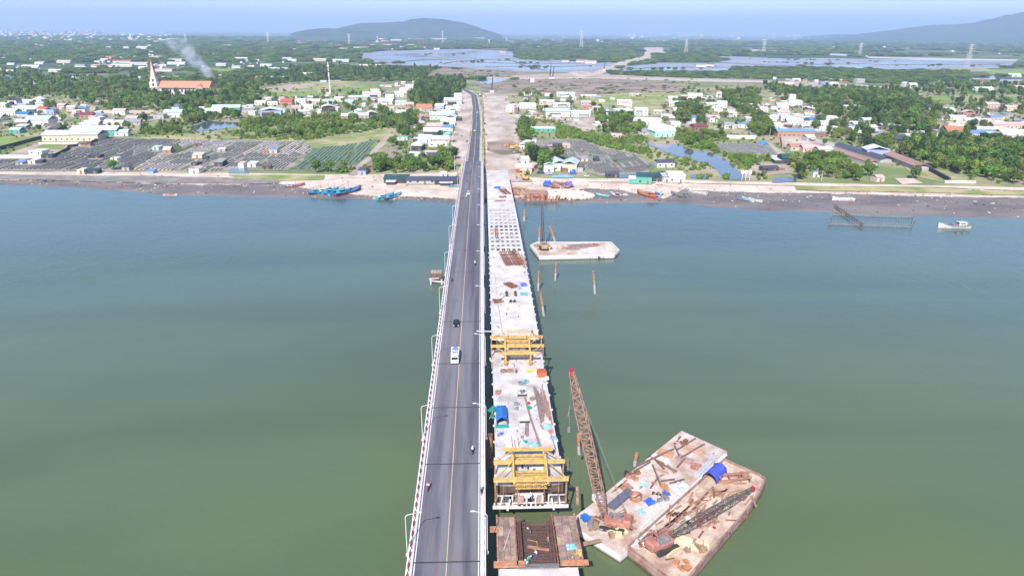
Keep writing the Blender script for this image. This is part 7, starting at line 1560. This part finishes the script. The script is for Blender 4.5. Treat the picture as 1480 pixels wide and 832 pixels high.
# ---- where things may not grow
GRID = {}
for a, e, yb in HB:
    GRID.setdefault(int(yb)//8, []).append((a, e, yb))
def free(qx, qy, m=1.0):
    k = int(qy)//8
    for j in (k, k+1):
        for a, e, yb in GRID.get(j, ()):
            if a-m < qx < e+m and yb-3.0*(yb-40)/100 < qy < yb+1.5*(yb-40)/110: return False
    return True
ROADP_ = [p for p in PATCH]
def blocked(qx, qy, skip=()):
    for i, p in enumerate(ROADP_):
        if inpoly(qx, qy, p): return True
    return 666 < qx < 702 and 130 < qy < 262
ZT = [  # polygon, spacing, species weights, height factor, name of the place
    ([(-80, 108), (0, 106), (90, 112), (225, 116), (250, 138), (330, 112), (380, 122), (372, 142), (372, 152), (300, 163), (262, 158), (222, 162), (160, 162), (140, 156), (90, 142), (0, 142), (-80, 146)], 9.0, {'broad': 4, 'light': 6, 'tall': 1, 'bush': 2, 'palm': .6}, 1.0, 'in the dark church wood', 1),
    ([(-80, 142), (0, 140), (145, 158), (150, 176), (210, 172), (215, 190), (100, 193), (0, 196), (-80, 200)], 12, {'broad': 3, 'light': 4, 'bush': 3, 'palm': 2.5}, .8, 'between the western village houses', 0),
    ([(212, 186), (235, 178), (272, 176), (262, 186), (285, 192), (345, 188), (348, 175), (430, 168), (545, 173), (582, 179), (560, 186), (500, 194), (455, 202), (400, 212), (368, 205), (330, 196), (290, 192), (230, 196), (200, 194)], 5.6, {'bush': 6, 'mangrove': 4, 'light': 2}, .85, 'in the bright bush belt by the pond', 1),
    ([(262, 158), (345, 163), (352, 175), (300, 175), (272, 182), (262, 172)], 6.5, {'bush': 3, 'light': 4, 'broad': 2}, .8, 'around the square pond', 1),
    ([(375, 132), (560, 130), (560, 170), (375, 172)], 12, {'broad': 3, 'light': 5, 'bush': 3, 'palm': 2}, .75, 'between the central village roofs', 0),
    ([(380, 100), (470, 96), (640, 100), (645, 111), (560, 113), (470, 117), (370, 128)], 11, {'broad': 4, 'light': 3, 'tall': 2}, .9, 'along the far cross road', 1),
    ([(600, 119), (640, 116), (671, 121), (671, 133), (655, 139), (645, 147), (634, 150), (622, 158), (598, 154), (590, 143), (602, 134)], 7, {'broad': 7, 'light': 2, 'tall': 2}, 1.15, 'in the dark grove beside the approach road', 1),
    ([(545, 158), (572, 168), (612, 166), (616, 180), (604, 200), (594, 206), (572, 190), (548, 176)], 7, {'bush': 4, 'light': 5, 'broad': 2}, .9, 'in the bushes left of the approach houses', 1),
    ([(455, 250), (470, 241), (500, 244), (508, 251)], 5, {'bush': 5, 'light': 3}, .9, 'on the levee left of the beach track', 1),
    ([(520, 250), (540, 236), (560, 232), (582, 236), (592, 224), (640, 222), (655, 226), (657, 240), (650, 250), (600, 250)], 6.2, {'light': 5, 'bush': 3, 'palm': 1, 'broad': 1}, .9, 'behind the beach left of the bridge', 1),
    ([(578, 200), (596, 214), (592, 226), (578, 222), (560, 212)], 7, {'bush': 5, 'light': 2}, .9, 'at the end of the dirt track', 0),
    ([(628, 190), (662, 182), (664, 220), (640, 216)], 9, {'broad': 2, 'bush': 2, 'palm': 1}, .8, 'beside the approach house row', 0),
    ([(752, 178), (775, 184), (768, 196), (770, 206), (758, 207), (749, 198)], 6.5, {'broad': 5, 'light': 3}, 1.0, 'beside the green net wall', 1),
    ([(757, 226), (770, 216), (785, 222), (812, 230), (805, 236), (786, 234), (778, 242), (762, 236)], 6.5, {'broad': 4, 'light': 3, 'bush': 2}, 1.0, 'behind the mint gable halls', 1),
    ([(758, 168), (800, 171), (802, 179), (758, 178)], 5, {'yellow': 6, 'palm': 2, 'mangrove': 1}, .8, 'in the yellowing banana plot', 1),
    ([(803, 180), (822, 184), (842, 192), (868, 198), (930, 199), (928, 208), (946, 222), (922, 222), (900, 218), (868, 211), (840, 201), (806, 200)], 4.6, {'mangrove': 9, 'bush': 2}, .85, 'in the bright mangrove belt', 1),
    ([(862, 166), (886, 168), (915, 172), (930, 184), (935, 196), (880, 196), (864, 186)], 6.5, {'broad': 2, 'light': 5, 'bush': 3}, .9, 'between the dirt lane and the creek', 1),
    ([(745, 130), (1100, 128), (1100, 200), (1050, 198), (1010, 178), (975, 184), (940, 170), (750, 164)], 14, {'broad': 3, 'light': 4, 'bush': 3, 'palm': 2}, .75, 'scattered between the eastern houses', 0),
    ([(975, 150), (998, 147), (1016, 156), (1024, 172), (1012, 180), (980, 180)], 7, {'broad': 5, 'light': 3}, 1.0, 'in the middle of the tree village', 1),
    ([(1038, 136), (1095, 134), (1098, 160), (1075, 168), (1062, 158)], 7.5, {'broad': 5, 'light': 4, 'dry': 1}, 1.0, 'on the rise behind the tree village', 1),
    ([(1088, 168), (1104, 166), (1118, 196), (1096, 198), (1082, 190)], 6.5, {'light': 5, 'broad': 3}, .9, 'inside the bend of the country lane', 1),
    ([(975, 182), (1000, 190), (1048, 192), (1050, 203), (1030, 208), (1040, 222), (1022, 216), (1000, 214), (984, 208), (976, 202)], 5, {'mangrove': 6, 'bush': 3, 'light': 1}, .85, 'on the near bank of the creek', 1),
    ([(1045, 226), (1085, 224), (1130, 230), (1118, 234), (1090, 238), (1076, 246), (1060, 236)], 5, {'mangrove': 7, 'bush': 2}, .9, 'on the grassy creek bend', 1),
    ([(925, 212), (945, 218), (970, 228), (992, 232), (1024, 242), (1040, 258), (1000, 252), (975, 248), (990, 240), (958, 232), (930, 226)], 7.5, {'mangrove': 5, 'bush': 3}, .75, 'on the marsh side of the creek', 0),
    ([(1088, 252), (1108, 252), (1114, 262), (1084, 262)], 5, {'bush': 4, 'light': 2}, .7, 'beside the three round signs', 0),
    ([(1140, 236), (1160, 228), (1200, 226), (1240, 236), (1264, 248), (1262, 256), (1216, 261), (1186, 258), (1150, 262), (1146, 250)], 6.3, {'light': 6, 'bush': 4, 'broad': 1, 'yellow': .25}, .9, 'in the bright trees behind the levee', 1),
    ([(1290, 220), (1330, 206), (1380, 201), (1430, 206), (1480, 212), (1600, 220), (1600, 300), (1500, 270), (1430, 262), (1395, 255), (1345, 242), (1300, 228)], 7.5, {'light': 7, 'broad': 3, 'tall': 1, 'bush': 1}, 1.1, 'in the bright forest at the right', 1),
    ([(1110, 128), (1300, 134), (1345, 148), (1372, 170), (1366, 196), (1290, 205), (1290, 222), (1252, 216), (1190, 200), (1170, 192), (1185, 168), (1130, 148)], 9, {'broad': 4, 'light': 5, 'tall': 1, 'dry': .5, 'bush': 2, 'palm': .6}, 1.05, 'in the dark eastern woods', 1),
    ([(1262, 160), (1322, 150), (1330, 178), (1300, 184), (1268, 178)], 9, {'broad': 8}, 1.6, 'among the giant dark eastern trees', 1),
    ([(1370, 140), (1640, 150), (1640, 215), (1480, 206), (1375, 196)], 11.5, {'broad': 4, 'light': 4, 'tall': 1, 'bush': 2}, .9, 'between the far right rows of roofs', 0),
    ([(1100, 122), (1240, 128), (1400, 122), (1640, 124), (1640, 142), (1400, 140), (1290, 136), (1110, 134)], 13, {'broad': 4, 'light': 3, 'tall': 1}, 1.0, 'beyond the eastern woods', 0),
    ([(860, 119), (930, 118), (962, 124), (960, 132), (880, 130)], 8, {'dry': 6, 'broad': 1}, .9, 'in the leafless thicket of the marsh', 1),
    ([(1390, 251), (1480, 262), (1600, 290), (1600, 296), (1480, 270), (1400, 262)], 7, {'bush': 5, 'light': 2}, .7, 'along the levee at the right', 0),
    ([(-80, 201), (0, 199), (60, 206), (-80, 222)], 30, {'bush': 1}, .7, 'beside the grass plot', 0)]
ALL = []; zr = random.Random(11)
for zi, (pg, sp_, wts, hf, place, dense) in enumerate(ZT):
    cs = [P(x, y, 2) for x, y in pg]; x0, x1 = min(c.x for c in cs), max(c.x for c in cs); y0, y1 = min(c.y for c in cs), max(c.y for c in cs); ks = list(wts); ws = [wts[k] for k in ks]
    sp_ *= .92; Y = y0
    while Y < y1:
        X = x0
        while X < x1:
            x_, y_ = X+zr.uniform(-.5, .5)*sp_, Y+zr.uniform(-.5, .5)*sp_; X += sp_
            if not dense and zr.random() < .35: continue
            if noise.noise((x_*.028, y_*.028, zi))+.5*noise.noise((x_*.09, y_*.09, zi)) < (-.14 if sp_ > 7.3 else -.30): continue
            qx, qy = proj((x_, y_, 2)); hk = .42 if 262 < qx < 352 and 183 < qy < 197 else 1
            if not inpoly(qx, qy, pg) or not free(qx, qy) or blocked(qx, qy): continue
            k = zr.choices(ks, ws)[0]; ALL.append((k, x_, y_, hk*hf*zr.uniform(.6, 1.3), zr.random()*6.28, zi))
        Y += sp_
# single trees read off the photograph
SING = [(785, 246, 'broad', 1.5, 'big round tree in front of the mint gable halls'), (771, 234, 'broad', 1.15, 'dark round tree beside the earthwork foot'), (764, 206, 'broad', 1.1, 'dark round tree at the corner of the churned earth'), (498, 239, 'bush', 1.3, 'lone round bush in the green net field'),
        (165, 246, 'light', .9, 'lone bush beside the grey levee hut'), (953, 254, 'bush', 1.2, 'round bright bush behind the net sheds'), (1012, 258, 'mangrove', 1.1, 'round bush between two narrow ponds'), (1050, 258, 'mangrove', 1.2, 'round bush where the creek meets the levee'), (1018, 240, 'mangrove', 1.1, 'round bush on the marsh side creek bank'), (992, 232, 'mangrove', 1.1, 'round bush at the middle of the creek'),
        (645, 188, 'broad', .9, 'small dark tree among the approach houses'), (561, 118, 'broad', 1.9, 'very large dark tree at the top of the diagonal lane'), (668, 121, 'tall', 1.3, 'tall dark tree where the approach road bends'), (764, 140, 'broad', 1.5, 'dark tree above the wide white flat house'), (262, 127, 'broad', 1.1, 'dark tree in front of the church roof'), (1311, 165, 'broad', 2.3, 'giant spreading dark tree of the eastern woods'), (1333, 178, 'dry', 2.0, 'big leafless purple-brown tree beside the giant dark one'), (1241, 262, 'broad', .8, 'dark bush at the sandy levee yard'), (1319, 258, 'broad', 1.0, 'dark round tree at the end of the levee trees'), (1222, 252, 'yellow', 1.2, 'yellow-flowering tree in the levee trees'), (1100, 196, 'light', 1.5, 'large green tree inside the lane bend'), (656, 196, 'palm', .9, 'palm on the verge of the approach road'), (1112, 188, 'light', 1.3, 'tall green tree beside the country lane'), (1190, 212, 'light', .9, 'round tree on the courtyard lane')]
def plant(k, x, y, s, a, label, group, var=0, z=2.0):
    cat, cr, tk = SP[k]; nm = {'palm': 'palm_tree', 'bush': 'bush', 'mangrove': 'mangrove_bush', 'yellow': 'bush'}.get(k, 'tree')
    t = thing(nm, (x, y, z), a, label, cat, group); t.scale = (s, s, s); ob('crown', cr[var % len(cr)], None, t); ob('trunk', tk, None, t)
for px, py, k, s, lb in SING: v = P(px, py, 2); plant(k, v.x, v.y, s, px, lb, None, int(px))
KN = {'broad': 'dark broad-crowned tree', 'light': 'light green tree', 'bush': 'round green bush', 'mangrove': 'bright mangrove bush', 'tall': 'tall narrow tree', 'dry': 'leafless brown tree', 'yellow': 'yellowing bush', 'palm': 'feathery palm'}
TR = [a for a in ALL if SP[a[0]][0] != 'bush']; BU = [a for a in ALL if SP[a[0]][0] == 'bush']
TR.sort(key=lambda a: a[2]/a[3]); BU.sort(key=lambda a: a[2]/a[3]); nsp = {}
IND = TR[:270]+BU[:230]; REST = TR[270:]+BU[230:]; bykz = {}
for a in IND: bykz.setdefault((a[0], a[5]), []).append(a)
RK3 = ('front', 'middle', 'rear')
for (k, zi), l in bykz.items():
    l.sort(key=lambda a: a[2]); pl_ = ZT[zi][4]; n3 = 3 if len(l) > 24 else 1; per = math.ceil(len(l)/n3)
    for g3 in range(n3):
        sub = sorted(l[g3*per:(g3+1)*per], key=lambda a: proj((a[1], a[2], 2))[0])
        for i, a in enumerate(sub):
            sz = 'small ' if a[3] < .72 else ('large ' if a[3] > 1.1 else ''); o_ = ORD(i)
            lab = sz+KN[k]+' '+pl_
            if len(l) > 1: lab = '%s %s%s' % (o_, ('in the %s rank, ' % RK3[g3]) if n3 > 1 else '', sz+KN[k])+' '+pl_+' from the left' if False else '%s%s %s%s, %s from left' % (sz, KN[k], pl_, (', '+RK3[g3]+' rank') if n3 > 1 else '', o_)
            plant(k, a[1], a[2], a[3], a[4], lab, 'trees and bushes '+pl_, i)
# the rest of the greenery: counted in thousands, instanced as one stuff object per kind
def scatter(name, pts, src_mesh_ob):
    me = bpy.data.meshes.new(name); n = len(pts); me.vertices.add(n); me.vertices.foreach_set('co', [c for p in pts for c in p[:3]])
    at_ = me.attributes.new('scl', 'FLOAT', 'POINT'); at_.data.foreach_set('value', [p[3] for p in pts])
    ar = me.attributes.new('rot', 'FLOAT', 'POINT'); ar.data.foreach_set('value', [p[4] for p in pts])
    o = bpy.data.objects.new(name, me); COL.objects.link(o); o['kind'] = 'stuff'
    ng = bpy.data.node_groups.new(name, 'GeometryNodeTree'); ng.interface.new_socket('Geometry', in_out='INPUT', socket_type='NodeSocketGeometry'); ng.interface.new_socket('Geometry', in_out='OUTPUT', socket_type='NodeSocketGeometry')
    N = ng.nodes; Lk = ng.links; gi = N.new('NodeGroupInput'); go = N.new('NodeGroupOutput'); ip = N.new('GeometryNodeInstanceOnPoints'); oi = N.new('GeometryNodeObjectInfo'); oi.inputs[0].default_value = src_mesh_ob; oi.inputs['As Instance'].default_value = True
    a1 = N.new('GeometryNodeInputNamedAttribute'); a1.data_type = 'FLOAT'; a1.inputs[0].default_value = 'scl'; a2 = N.new('GeometryNodeInputNamedAttribute'); a2.data_type = 'FLOAT'; a2.inputs[0].default_value = 'rot'
    cx = N.new('ShaderNodeCombineXYZ'); Lk.new(a2.outputs['Attribute'], cx.inputs[2]); Lk.new(gi.outputs[0], ip.inputs['Points']); Lk.new(oi.outputs['Geometry'], ip.inputs['Instance']); Lk.new(cx.outputs[0], ip.inputs['Rotation'])
    Lk.new(a1.outputs['Attribute'], ip.inputs['Scale']); Lk.new(ip.outputs[0], go.inputs[0]); md = o.modifiers.new('scatter', 'NODES'); md.node_group = ng; return o
SRC = {}
for o in COL.objects:
    if o.type == 'MESH' and o.name.split('.')[0] == 'crown': SRC.setdefault(o.data.name, o)
byk = {}
for i, a in enumerate(REST): cr = SP[a[0]][1]; byk.setdefault(cr[i % len(cr)].name, []).append((a[1], a[2], 2.0, a[3], a[4]))
for k, l in byk.items():
    if k in SRC: scatter('woodland', l, SRC[k])
# ---- far woods beyond a kilometre
wd = []; wr = random.Random(5)
v0 = P(-150, 118, 2); Y = 1230.0
while Y < 8500:
    st = 21+(Y-1230)*.0075; X = -Y*.95
    while X < Y*.95:
        x_, y_ = X+wr.uniform(-.5, .5)*st, Y+wr.uniform(-.5, .5)*st; X += st
        q = noise.fractal((x_*.0016, y_*.0026, 1.7), .8, 2.1, 4)+.45*noise.noise((x_*.011, y_*.011, 4)); qx, qy = proj((x_, y_, 2))
        thr = -.08 if qx < 700 else .14
        if qx < 420: thr = -.28
        if qy < 74: thr += .05
        if qx < 245 and qy < 62 and wr.random() < .8: continue
        if q < thr+(.12 if qy < 62 else 0) or not -200 < qx < 1700 or (qy > 118 and not (100 < qx < 340)): continue
        if blocked(qx, qy) or not free(qx, qy, .5) or inpoly(qx, qy, ZT[0][0]): continue
        wd.append((x_, y_, 2.0-wr.random()*1.5, st/30*wr.uniform(.75, 1.3)*(1.0 if Y > 2500 else .75), wr.random()*6.28))
    Y += st
# hand-placed far woods
for pg in ([(820, 76), (930, 77), (925, 83), (860, 92), (825, 88)], [(742, 70), (830, 71), (833, 88), (745, 84)], [(942, 78), (1010, 79), (1055, 87), (1020, 90.5), (950, 90.5)], [(880, 104), (905, 105), (1070, 105), (1075, 110), (960, 112), (885, 108)], [(1060, 98), (1140, 99), (1100, 108), (1050, 110)], [(1100, 100), (1400, 104), (1400, 112), (1290, 122), (1150, 115), (1090, 110)]):
    cs = [P(x, y, 2) for x, y in pg]; Y = min(c.y for c in cs)
    while Y < max(c.y for c in cs):
        X = min(c.x for c in cs)
        while X < max(c.x for c in cs):
            x_, y_ = X+wr.uniform(-8, 8), Y+wr.uniform(-8, 8); X += 19; qx, qy = proj((x_, y_, 2))
            if inpoly(qx, qy, pg) and free(qx, qy, .5): wd.append((x_, y_, 1.4, wr.uniform(.5, .8), wr.random()*6.28))
        Y += 19
for i in range(420):
    px, py = (wr.uniform(742, 1010), wr.uniform(114, 136)) if i % 3 else (wr.uniform(480, 720), wr.uniform(103, 112))
    if noise.noise((px*.03, py*.2, 4)) > -.05 and free(px, py): v = P(px, py, 2); wd.append((v.x, v.y, 1.7, wr.uniform(.07, .26), wr.random()*6))
for i in range(170):
    a, c = wr.choice((((520, 92), (640, 90)), ((560, 80), (690, 78)), ((640, 92), (742, 86)), ((690, 90), (840, 92)), ((700, 97), (855, 96)), ((905, 100), (1040, 98)), ((1150, 93), (1258, 92)), ((1265, 94), (1455, 95)), ((1045, 84), (1300, 89)), ((1100, 90), (1180, 92)), ((870, 106), (1040, 107)), ((600, 96), (735, 105)), ((1150, 99), (1400, 101))))
    t_ = wr.random() if i % 3 else .4+.1*wr.random(); v = P(a[0]+(c[0]-a[0])*t_, a[1]+(c[1]-a[1])*t_+wr.gauss(0, .5), 2); wd.append((v.x, v.y, 1.8, wr.uniform(.14, .5), wr.random()*6))
for i in range(3):
    l = wd[i::3]; a0 = l[0]; o = ob('crown_clump', WOODM[i], None, None, loc=a0[:3], rz=a0[4], scale=(a0[3],)*3, kind='stuff'); scatter('far_woods', l[1:], o)
# ---- drying racks: long net-covered strips running away from the shore
RK = {k: mat('rack_'+k, c, .9, .3, .35, col2=c2, detail=8, lo=.35, hi=.6) for k, c, c2 in (('dark', (.175, .165, .16), (.11, .105, .105)), ('grey', (.25, .235, .215), (.18, .17, .155)), ('pale', (.46, .39, .37), (.32, .27, .25)), ('olive', (.17, .18, .10), (.11, .13, .07)), ('green', (.13, .19, .12), (.09, .13, .09)))}
RU = MB(); RU.box((0, 0, .26), (1, 1, .52)); RUM = RU.mesh('rack_unit')
racks = []; kr = random.Random(9)
def field(pg, step, w, seg, pick, place):
    cs = [P(x, y, 2) for x, y in pg]; x0, x1 = min(c.x for c in cs), max(c.x for c in cs); y0, y1 = min(c.y for c in cs), max(c.y for c in cs); X = x0; i = 0
    while X < x1:
        Y = y0; run = None
        while Y < y1+3:
            q_ = proj((X, Y, 2)); g_ = inpoly(*q_, pg) and free(*q_, .6)
            if g_ and run is None: run = Y
            if run is not None and (not g_ or Y-run > seg+4*noise.noise((X*.1, Y*.05, 2))):
                L = Y-run-(0 if g_ else 1.5)
                if L > 4 and kr.random() > .05: racks.append((X, run+L/2, w*kr.uniform(.85, 1.1), L*.97, pick(X, run+L/2), place))
                run = None
            Y += 1.5
        X += step if i % 9 else step*1.7; i += 1
def pk(tab):
    def f(X, Y):
        q = noise.cell((X/26.0, Y/46.0, 3.3)); q = (q+1)/2 if q < 0 else q; return tab[int(q*len(tab)*.999) % len(tab)] if kr.random() > .12 else kr.choice(tab)
    return f
field([(-100, 231), (30, 231), (62, 229), (100, 220), (150, 201), (215, 201), (130, 246), (-100, 246)], 2.5, 1.7, 24, pk(['dark', 'dark', 'grey', 'dark']), 'west field')
field([(215, 201), (262, 202), (190, 246), (132, 246)], 2.5, 1.6, 22, pk(['dark', 'grey', 'grey', 'dark']), 'warehouse field')
field([(262, 202), (318, 203), (330, 208), (262, 247), (192, 247)], 2.6, 1.35, 20, pk(['pale', 'pale', 'grey', 'olive', 'pale']), 'pale striped field')
field([(335, 206), (440, 204), (450, 214), (412, 246), (362, 242), (330, 242), (318, 248), (268, 247)], 2.6, 1.4, 20, pk(['grey', 'pale', 'olive', 'grey']), 'teal pond field')
field([(458, 214), (520, 207), (545, 202), (520, 232), (478, 245), (425, 245)], 2.9, 2.2, 24, pk(['green', 'green', 'olive']), 'green net field')
field([(778, 203), (838, 203), (865, 213), (915, 224), (945, 241), (930, 249), (868, 252), (838, 236), (800, 226)], 2.4, 1.6, 16, pk(['dark', 'grey', 'grey', 'dark']), 'east field')
field([(1034, 208), (1092, 208), (1114, 214), (1124, 224), (1085, 223), (1042, 219)], 2.7, 1.8, 14, pk(['grey', 'dark', 'grey']), 'creek field')
racks.sort(key=lambda r_: r_[1]); restr = {}; cols_ = {}
for r_ in racks[:290]: cols_.setdefault(r_[5], {}).setdefault(round(r_[0], 1), []).append(r_)
RN = {}
for pl_, cd in cols_.items():
    for ci, X in enumerate(sorted(cd)):
        for ri, r_ in enumerate(sorted(cd[X], key=lambda q: q[1])): RN[id(r_)] = (ORD(ci), ORD(ri))
for i, r_ in enumerate(racks):
    x, y, w, L, c, place = r_
    if i < 290: ob('drying_rack', share(RUM, RK[c]), None, None, loc=(x, y, 2.2), scale=(w, L, 1), label='%s rack of the %s, %s row from left, %s from river' % (c, place, *RN[id(r_)]), cat='drying rack', group='drying racks of the '+place)
    else: restr.setdefault((place, c), MB()).box((x, y, 2.46), (w, L, .52))
for (place, c), b in restr.items(): ob('drying_racks', b, RK[c], kind='stuff')
# ---- countless little things: scrub on open ground, shore litter, faint far town
sc = []
for i in range(7500):
    px, py = wr.uniform(-60, 1540), 112+wr.random()**.75*152
    if not free(px, py) or (py > 246 and not (px > 1150 and 267 < py)): continue
    if any(inpoly(px, py, p) for p in PATCH) and wr.random() < (.93 if py > 145 else .45): continue
    if any(inpoly(px, py, p) for p in PONDS): continue
    v = P(px, py, 2); sc.append((v.x, v.y, 1.9, wr.uniform(.22, .75), wr.random()*6.28))
for k_ in range(3):
    nm = SP['bush'][1][k_].name
    if nm in SRC: scatter('scrub', sc[k_::3], SRC[nm])
lit = [MB(), MB(), MB()]
for i in range(1700):
    px = wr.uniform(-40, 1520); k = next(j for j in range(len(SH)-1) if SH[j][0] <= px <= SH[j+1][0]); a, c = SH[k], SH[k+1]; t_ = (px-a[0])/(c[0]-a[0]); yw, ym, ys = (a[j]+(c[j]-a[j])*t_ for j in (1, 2, 3))
    py = ym+(yw-ym)*wr.random()**1.8*.95 if wr.random() < .6 else ys+(ym-ys)*wr.random()
    z = bankz(px, py) if py < ym else (yw-py)/max(.5, yw-ym); v = P(px, py, z); s_ = wr.uniform(.15, .6)*(.5+wr.random()); M = Matrix.Rotation(wr.random()*3, 3, 'Z'); lit[i % 3].box((v.x, v.y, z+.1), (s_*wr.choice((1, 1, 3)), s_, s_*.5), M=M)
for b, m_ in zip(lit, (CONCW, RUST, DARK)): ob('shore_litter', b, m_, kind='stuff')
dots = [MB(), MB(), MB()]
def town(x0, x1, y0, y1, n, smin, smax):
    for i in range(n):
        px, py = wr.uniform(x0, x1), y0+(y1-y0)*wr.random()
        if noise.noise((px*.03, py*.25, 7)) < -.25: continue
        v = P(px, py, 2); s_ = wr.uniform(smin, smax)*v.y/F; h = s_*wr.uniform(.35, .8); dots[wr.choice((0, 0, 0, 1, 2))].box((v.x, v.y, 2+h/2), (s_, s_*1.5, h))
town(-60, 145, 45, 58, 650, 1.6, 4.4); town(50, 250, 51, 63, 520, 1.4, 4.2); town(0, 240, 60, 100, 160, 1.2, 3.6); town(240, 430, 62, 100, 90, 1.2, 3.5); town(540, 730, 55, 70, 170, 1.2, 3.8)
town(1240, 1480, 56, 60.5, 120, 1.5, 5); town(900, 1200, 51.5, 54.5, 110, 1.5, 5); town(480, 720, 46, 48.5, 70, 2, 6); town(1060, 1470, 64, 80, 60, 1.2, 3.5); town(740, 1240, 54, 66, 80, 1.2, 4)
for b, m_ in zip(dots, (WCo['white'], RC['tile'], RC['grey'])): ob('distant_town', b, m_, kind='stuff')
# pond dikes
dk = MB()
for pts in ([(560, 91), (612, 86.5), (668, 86)], [(640, 92), (664, 88.5), (700, 86), (742, 88)], [(690, 90.5), (760, 92), (840, 92)], [(600, 82), (640, 84), (690, 84)], [(742, 88), (760, 96), (790, 102)], [(700, 96), (800, 96.5), (855, 95)], [(905, 100), (960, 97), (1040, 98)], [(1150, 93.5), (1258, 92)], [(1265, 94), (1400, 93), (1455, 95)], [(1200, 88), (1200, 99)]):
    for a, c in zip(pts, pts[1:]): p, q = P(*a, 2.3), P(*c, 2.3); dk.beam(p, q, 7, 1.4)
ob('pond_dikes', dk, mat('dike_earth', (.20, .15, .13), .9, .3, .03), kind='stuff')

# ---- smoke drifting from a fire behind the church
sm = MB(); s0 = P(311, 119, 2); rings = []
for i in range(13):
    q = i/12; c = s0+Vector((-62*q-6*q*q, 10*q, 2+78*q)); rr = 8+22*q**.8
    rings.append([(c.x+rr*math.cos(a*math.pi/6)*(1+.15*noise.noise((i, a, 0))), c.y+rr*math.sin(a*math.pi/6)*.8, c.z+rr*.35*math.cos(a*math.pi/6)) for a in range(12)])
sm.loft(rings); km = bpy.data.materials.new('smoke'); km.use_nodes = True; kt = km.node_tree; kt.nodes.remove(kt.nodes['Principled BSDF'])
pv = kt.nodes.new('ShaderNodeVolumePrincipled'); pv.inputs['Color'].default_value = (.82, .84, .95, 1); tc = kt.nodes.new('ShaderNodeTexCoord'); nz = kt.nodes.new('ShaderNodeTexNoise'); nz.inputs['Scale'].default_value = .055; nz.inputs['Detail'].default_value = 5
mr = kt.nodes.new('ShaderNodeMapRange'); mr.inputs[1].default_value = .40; mr.inputs[2].default_value = .66; mr.inputs[3].default_value = 0.0; mr.inputs[4].default_value = .13; sp = kt.nodes.new('ShaderNodeSeparateXYZ'); fz = kt.nodes.new('ShaderNodeMapRange'); fz.inputs[1].default_value = 5; fz.inputs[2].default_value = 80; fz.inputs[3].default_value = 2.6; fz.inputs[4].default_value = 0; mu = kt.nodes.new('ShaderNodeMath'); mu.operation = 'MULTIPLY'
kl = kt.links; kl.new(tc.outputs['Object'], nz.inputs[0]); kl.new(nz.outputs[0], mr.inputs[0]); kl.new(tc.outputs['Object'], sp.inputs[0]); kl.new(sp.outputs[2], fz.inputs[0]); kl.new(mr.outputs[0], mu.inputs[0]); kl.new(fz.outputs[0], mu.inputs[1]); va = kt.nodes.new('ShaderNodeVectorMath'); va.operation = 'SUBTRACT'; va.inputs[1].default_value = (s0.x, s0.y, s0.z+2); kl.new(tc.outputs['Object'], va.inputs[0])
Dv = Vector((-67, 10, 78)); vd = kt.nodes.new('ShaderNodeVectorMath'); vd.operation = 'DOT_PRODUCT'; vd.inputs[1].default_value = Dv/Dv.length_squared; kl.new(va.outputs[0], vd.inputs[0])
vs_ = kt.nodes.new('ShaderNodeVectorMath'); vs_.operation = 'SCALE'; vs_.inputs[0].default_value = Dv; kl.new(vd.outputs['Value'], vs_.inputs['Scale']); vb = kt.nodes.new('ShaderNodeVectorMath'); vb.operation = 'DISTANCE'; kl.new(va.outputs[0], vb.inputs[0]); kl.new(vs_.outputs[0], vb.inputs[1])
rr_ = kt.nodes.new('ShaderNodeMath'); rr_.operation = 'MULTIPLY_ADD'; rr_.inputs[1].default_value = 17; rr_.inputs[2].default_value = 7; kl.new(vd.outputs['Value'], rr_.inputs[0]); dv_ = kt.nodes.new('ShaderNodeMath'); dv_.operation = 'DIVIDE'; kl.new(vb.outputs['Value'], dv_.inputs[0]); kl.new(rr_.outputs[0], dv_.inputs[1])
fo = kt.nodes.new('ShaderNodeMapRange'); fo.inputs[1].default_value = .25; fo.inputs[2].default_value = 1.0; fo.inputs[3].default_value = 1; fo.inputs[4].default_value = 0; kl.new(dv_.outputs[0], fo.inputs[0]); m3 = kt.nodes.new('ShaderNodeMath'); m3.operation = 'MULTIPLY'; kl.new(mu.outputs[0], m3.inputs[0]); kl.new(fo.outputs[0], m3.inputs[1])
kl.new(m3.outputs[0], pv.inputs['Density']); kl.new(pv.outputs[0], kt.nodes['Material Output'].inputs['Volume'])
ob('smoke', sm, km, kind='stuff')

# ============================================================ AIR
hz = MB(); hz.box((0, 20000, 449), (122000, 52000, 902))
hm = bpy.data.materials.new('haze'); hm.use_nodes = True; hn = hm.node_tree; hn.nodes.remove(hn.nodes['Principled BSDF'])
pv = hn.nodes.new('ShaderNodeVolumePrincipled'); pv.inputs['Color'].default_value = (.57, .72, 1.0, 1); pv.inputs['Density'].default_value = 9.0e-5
pv.inputs['Anisotropy'].default_value = .15
hn.links.new(pv.outputs[0], hn.nodes['Material Output'].inputs['Volume'])
ob('haze', hz, hm, kind='stuff')
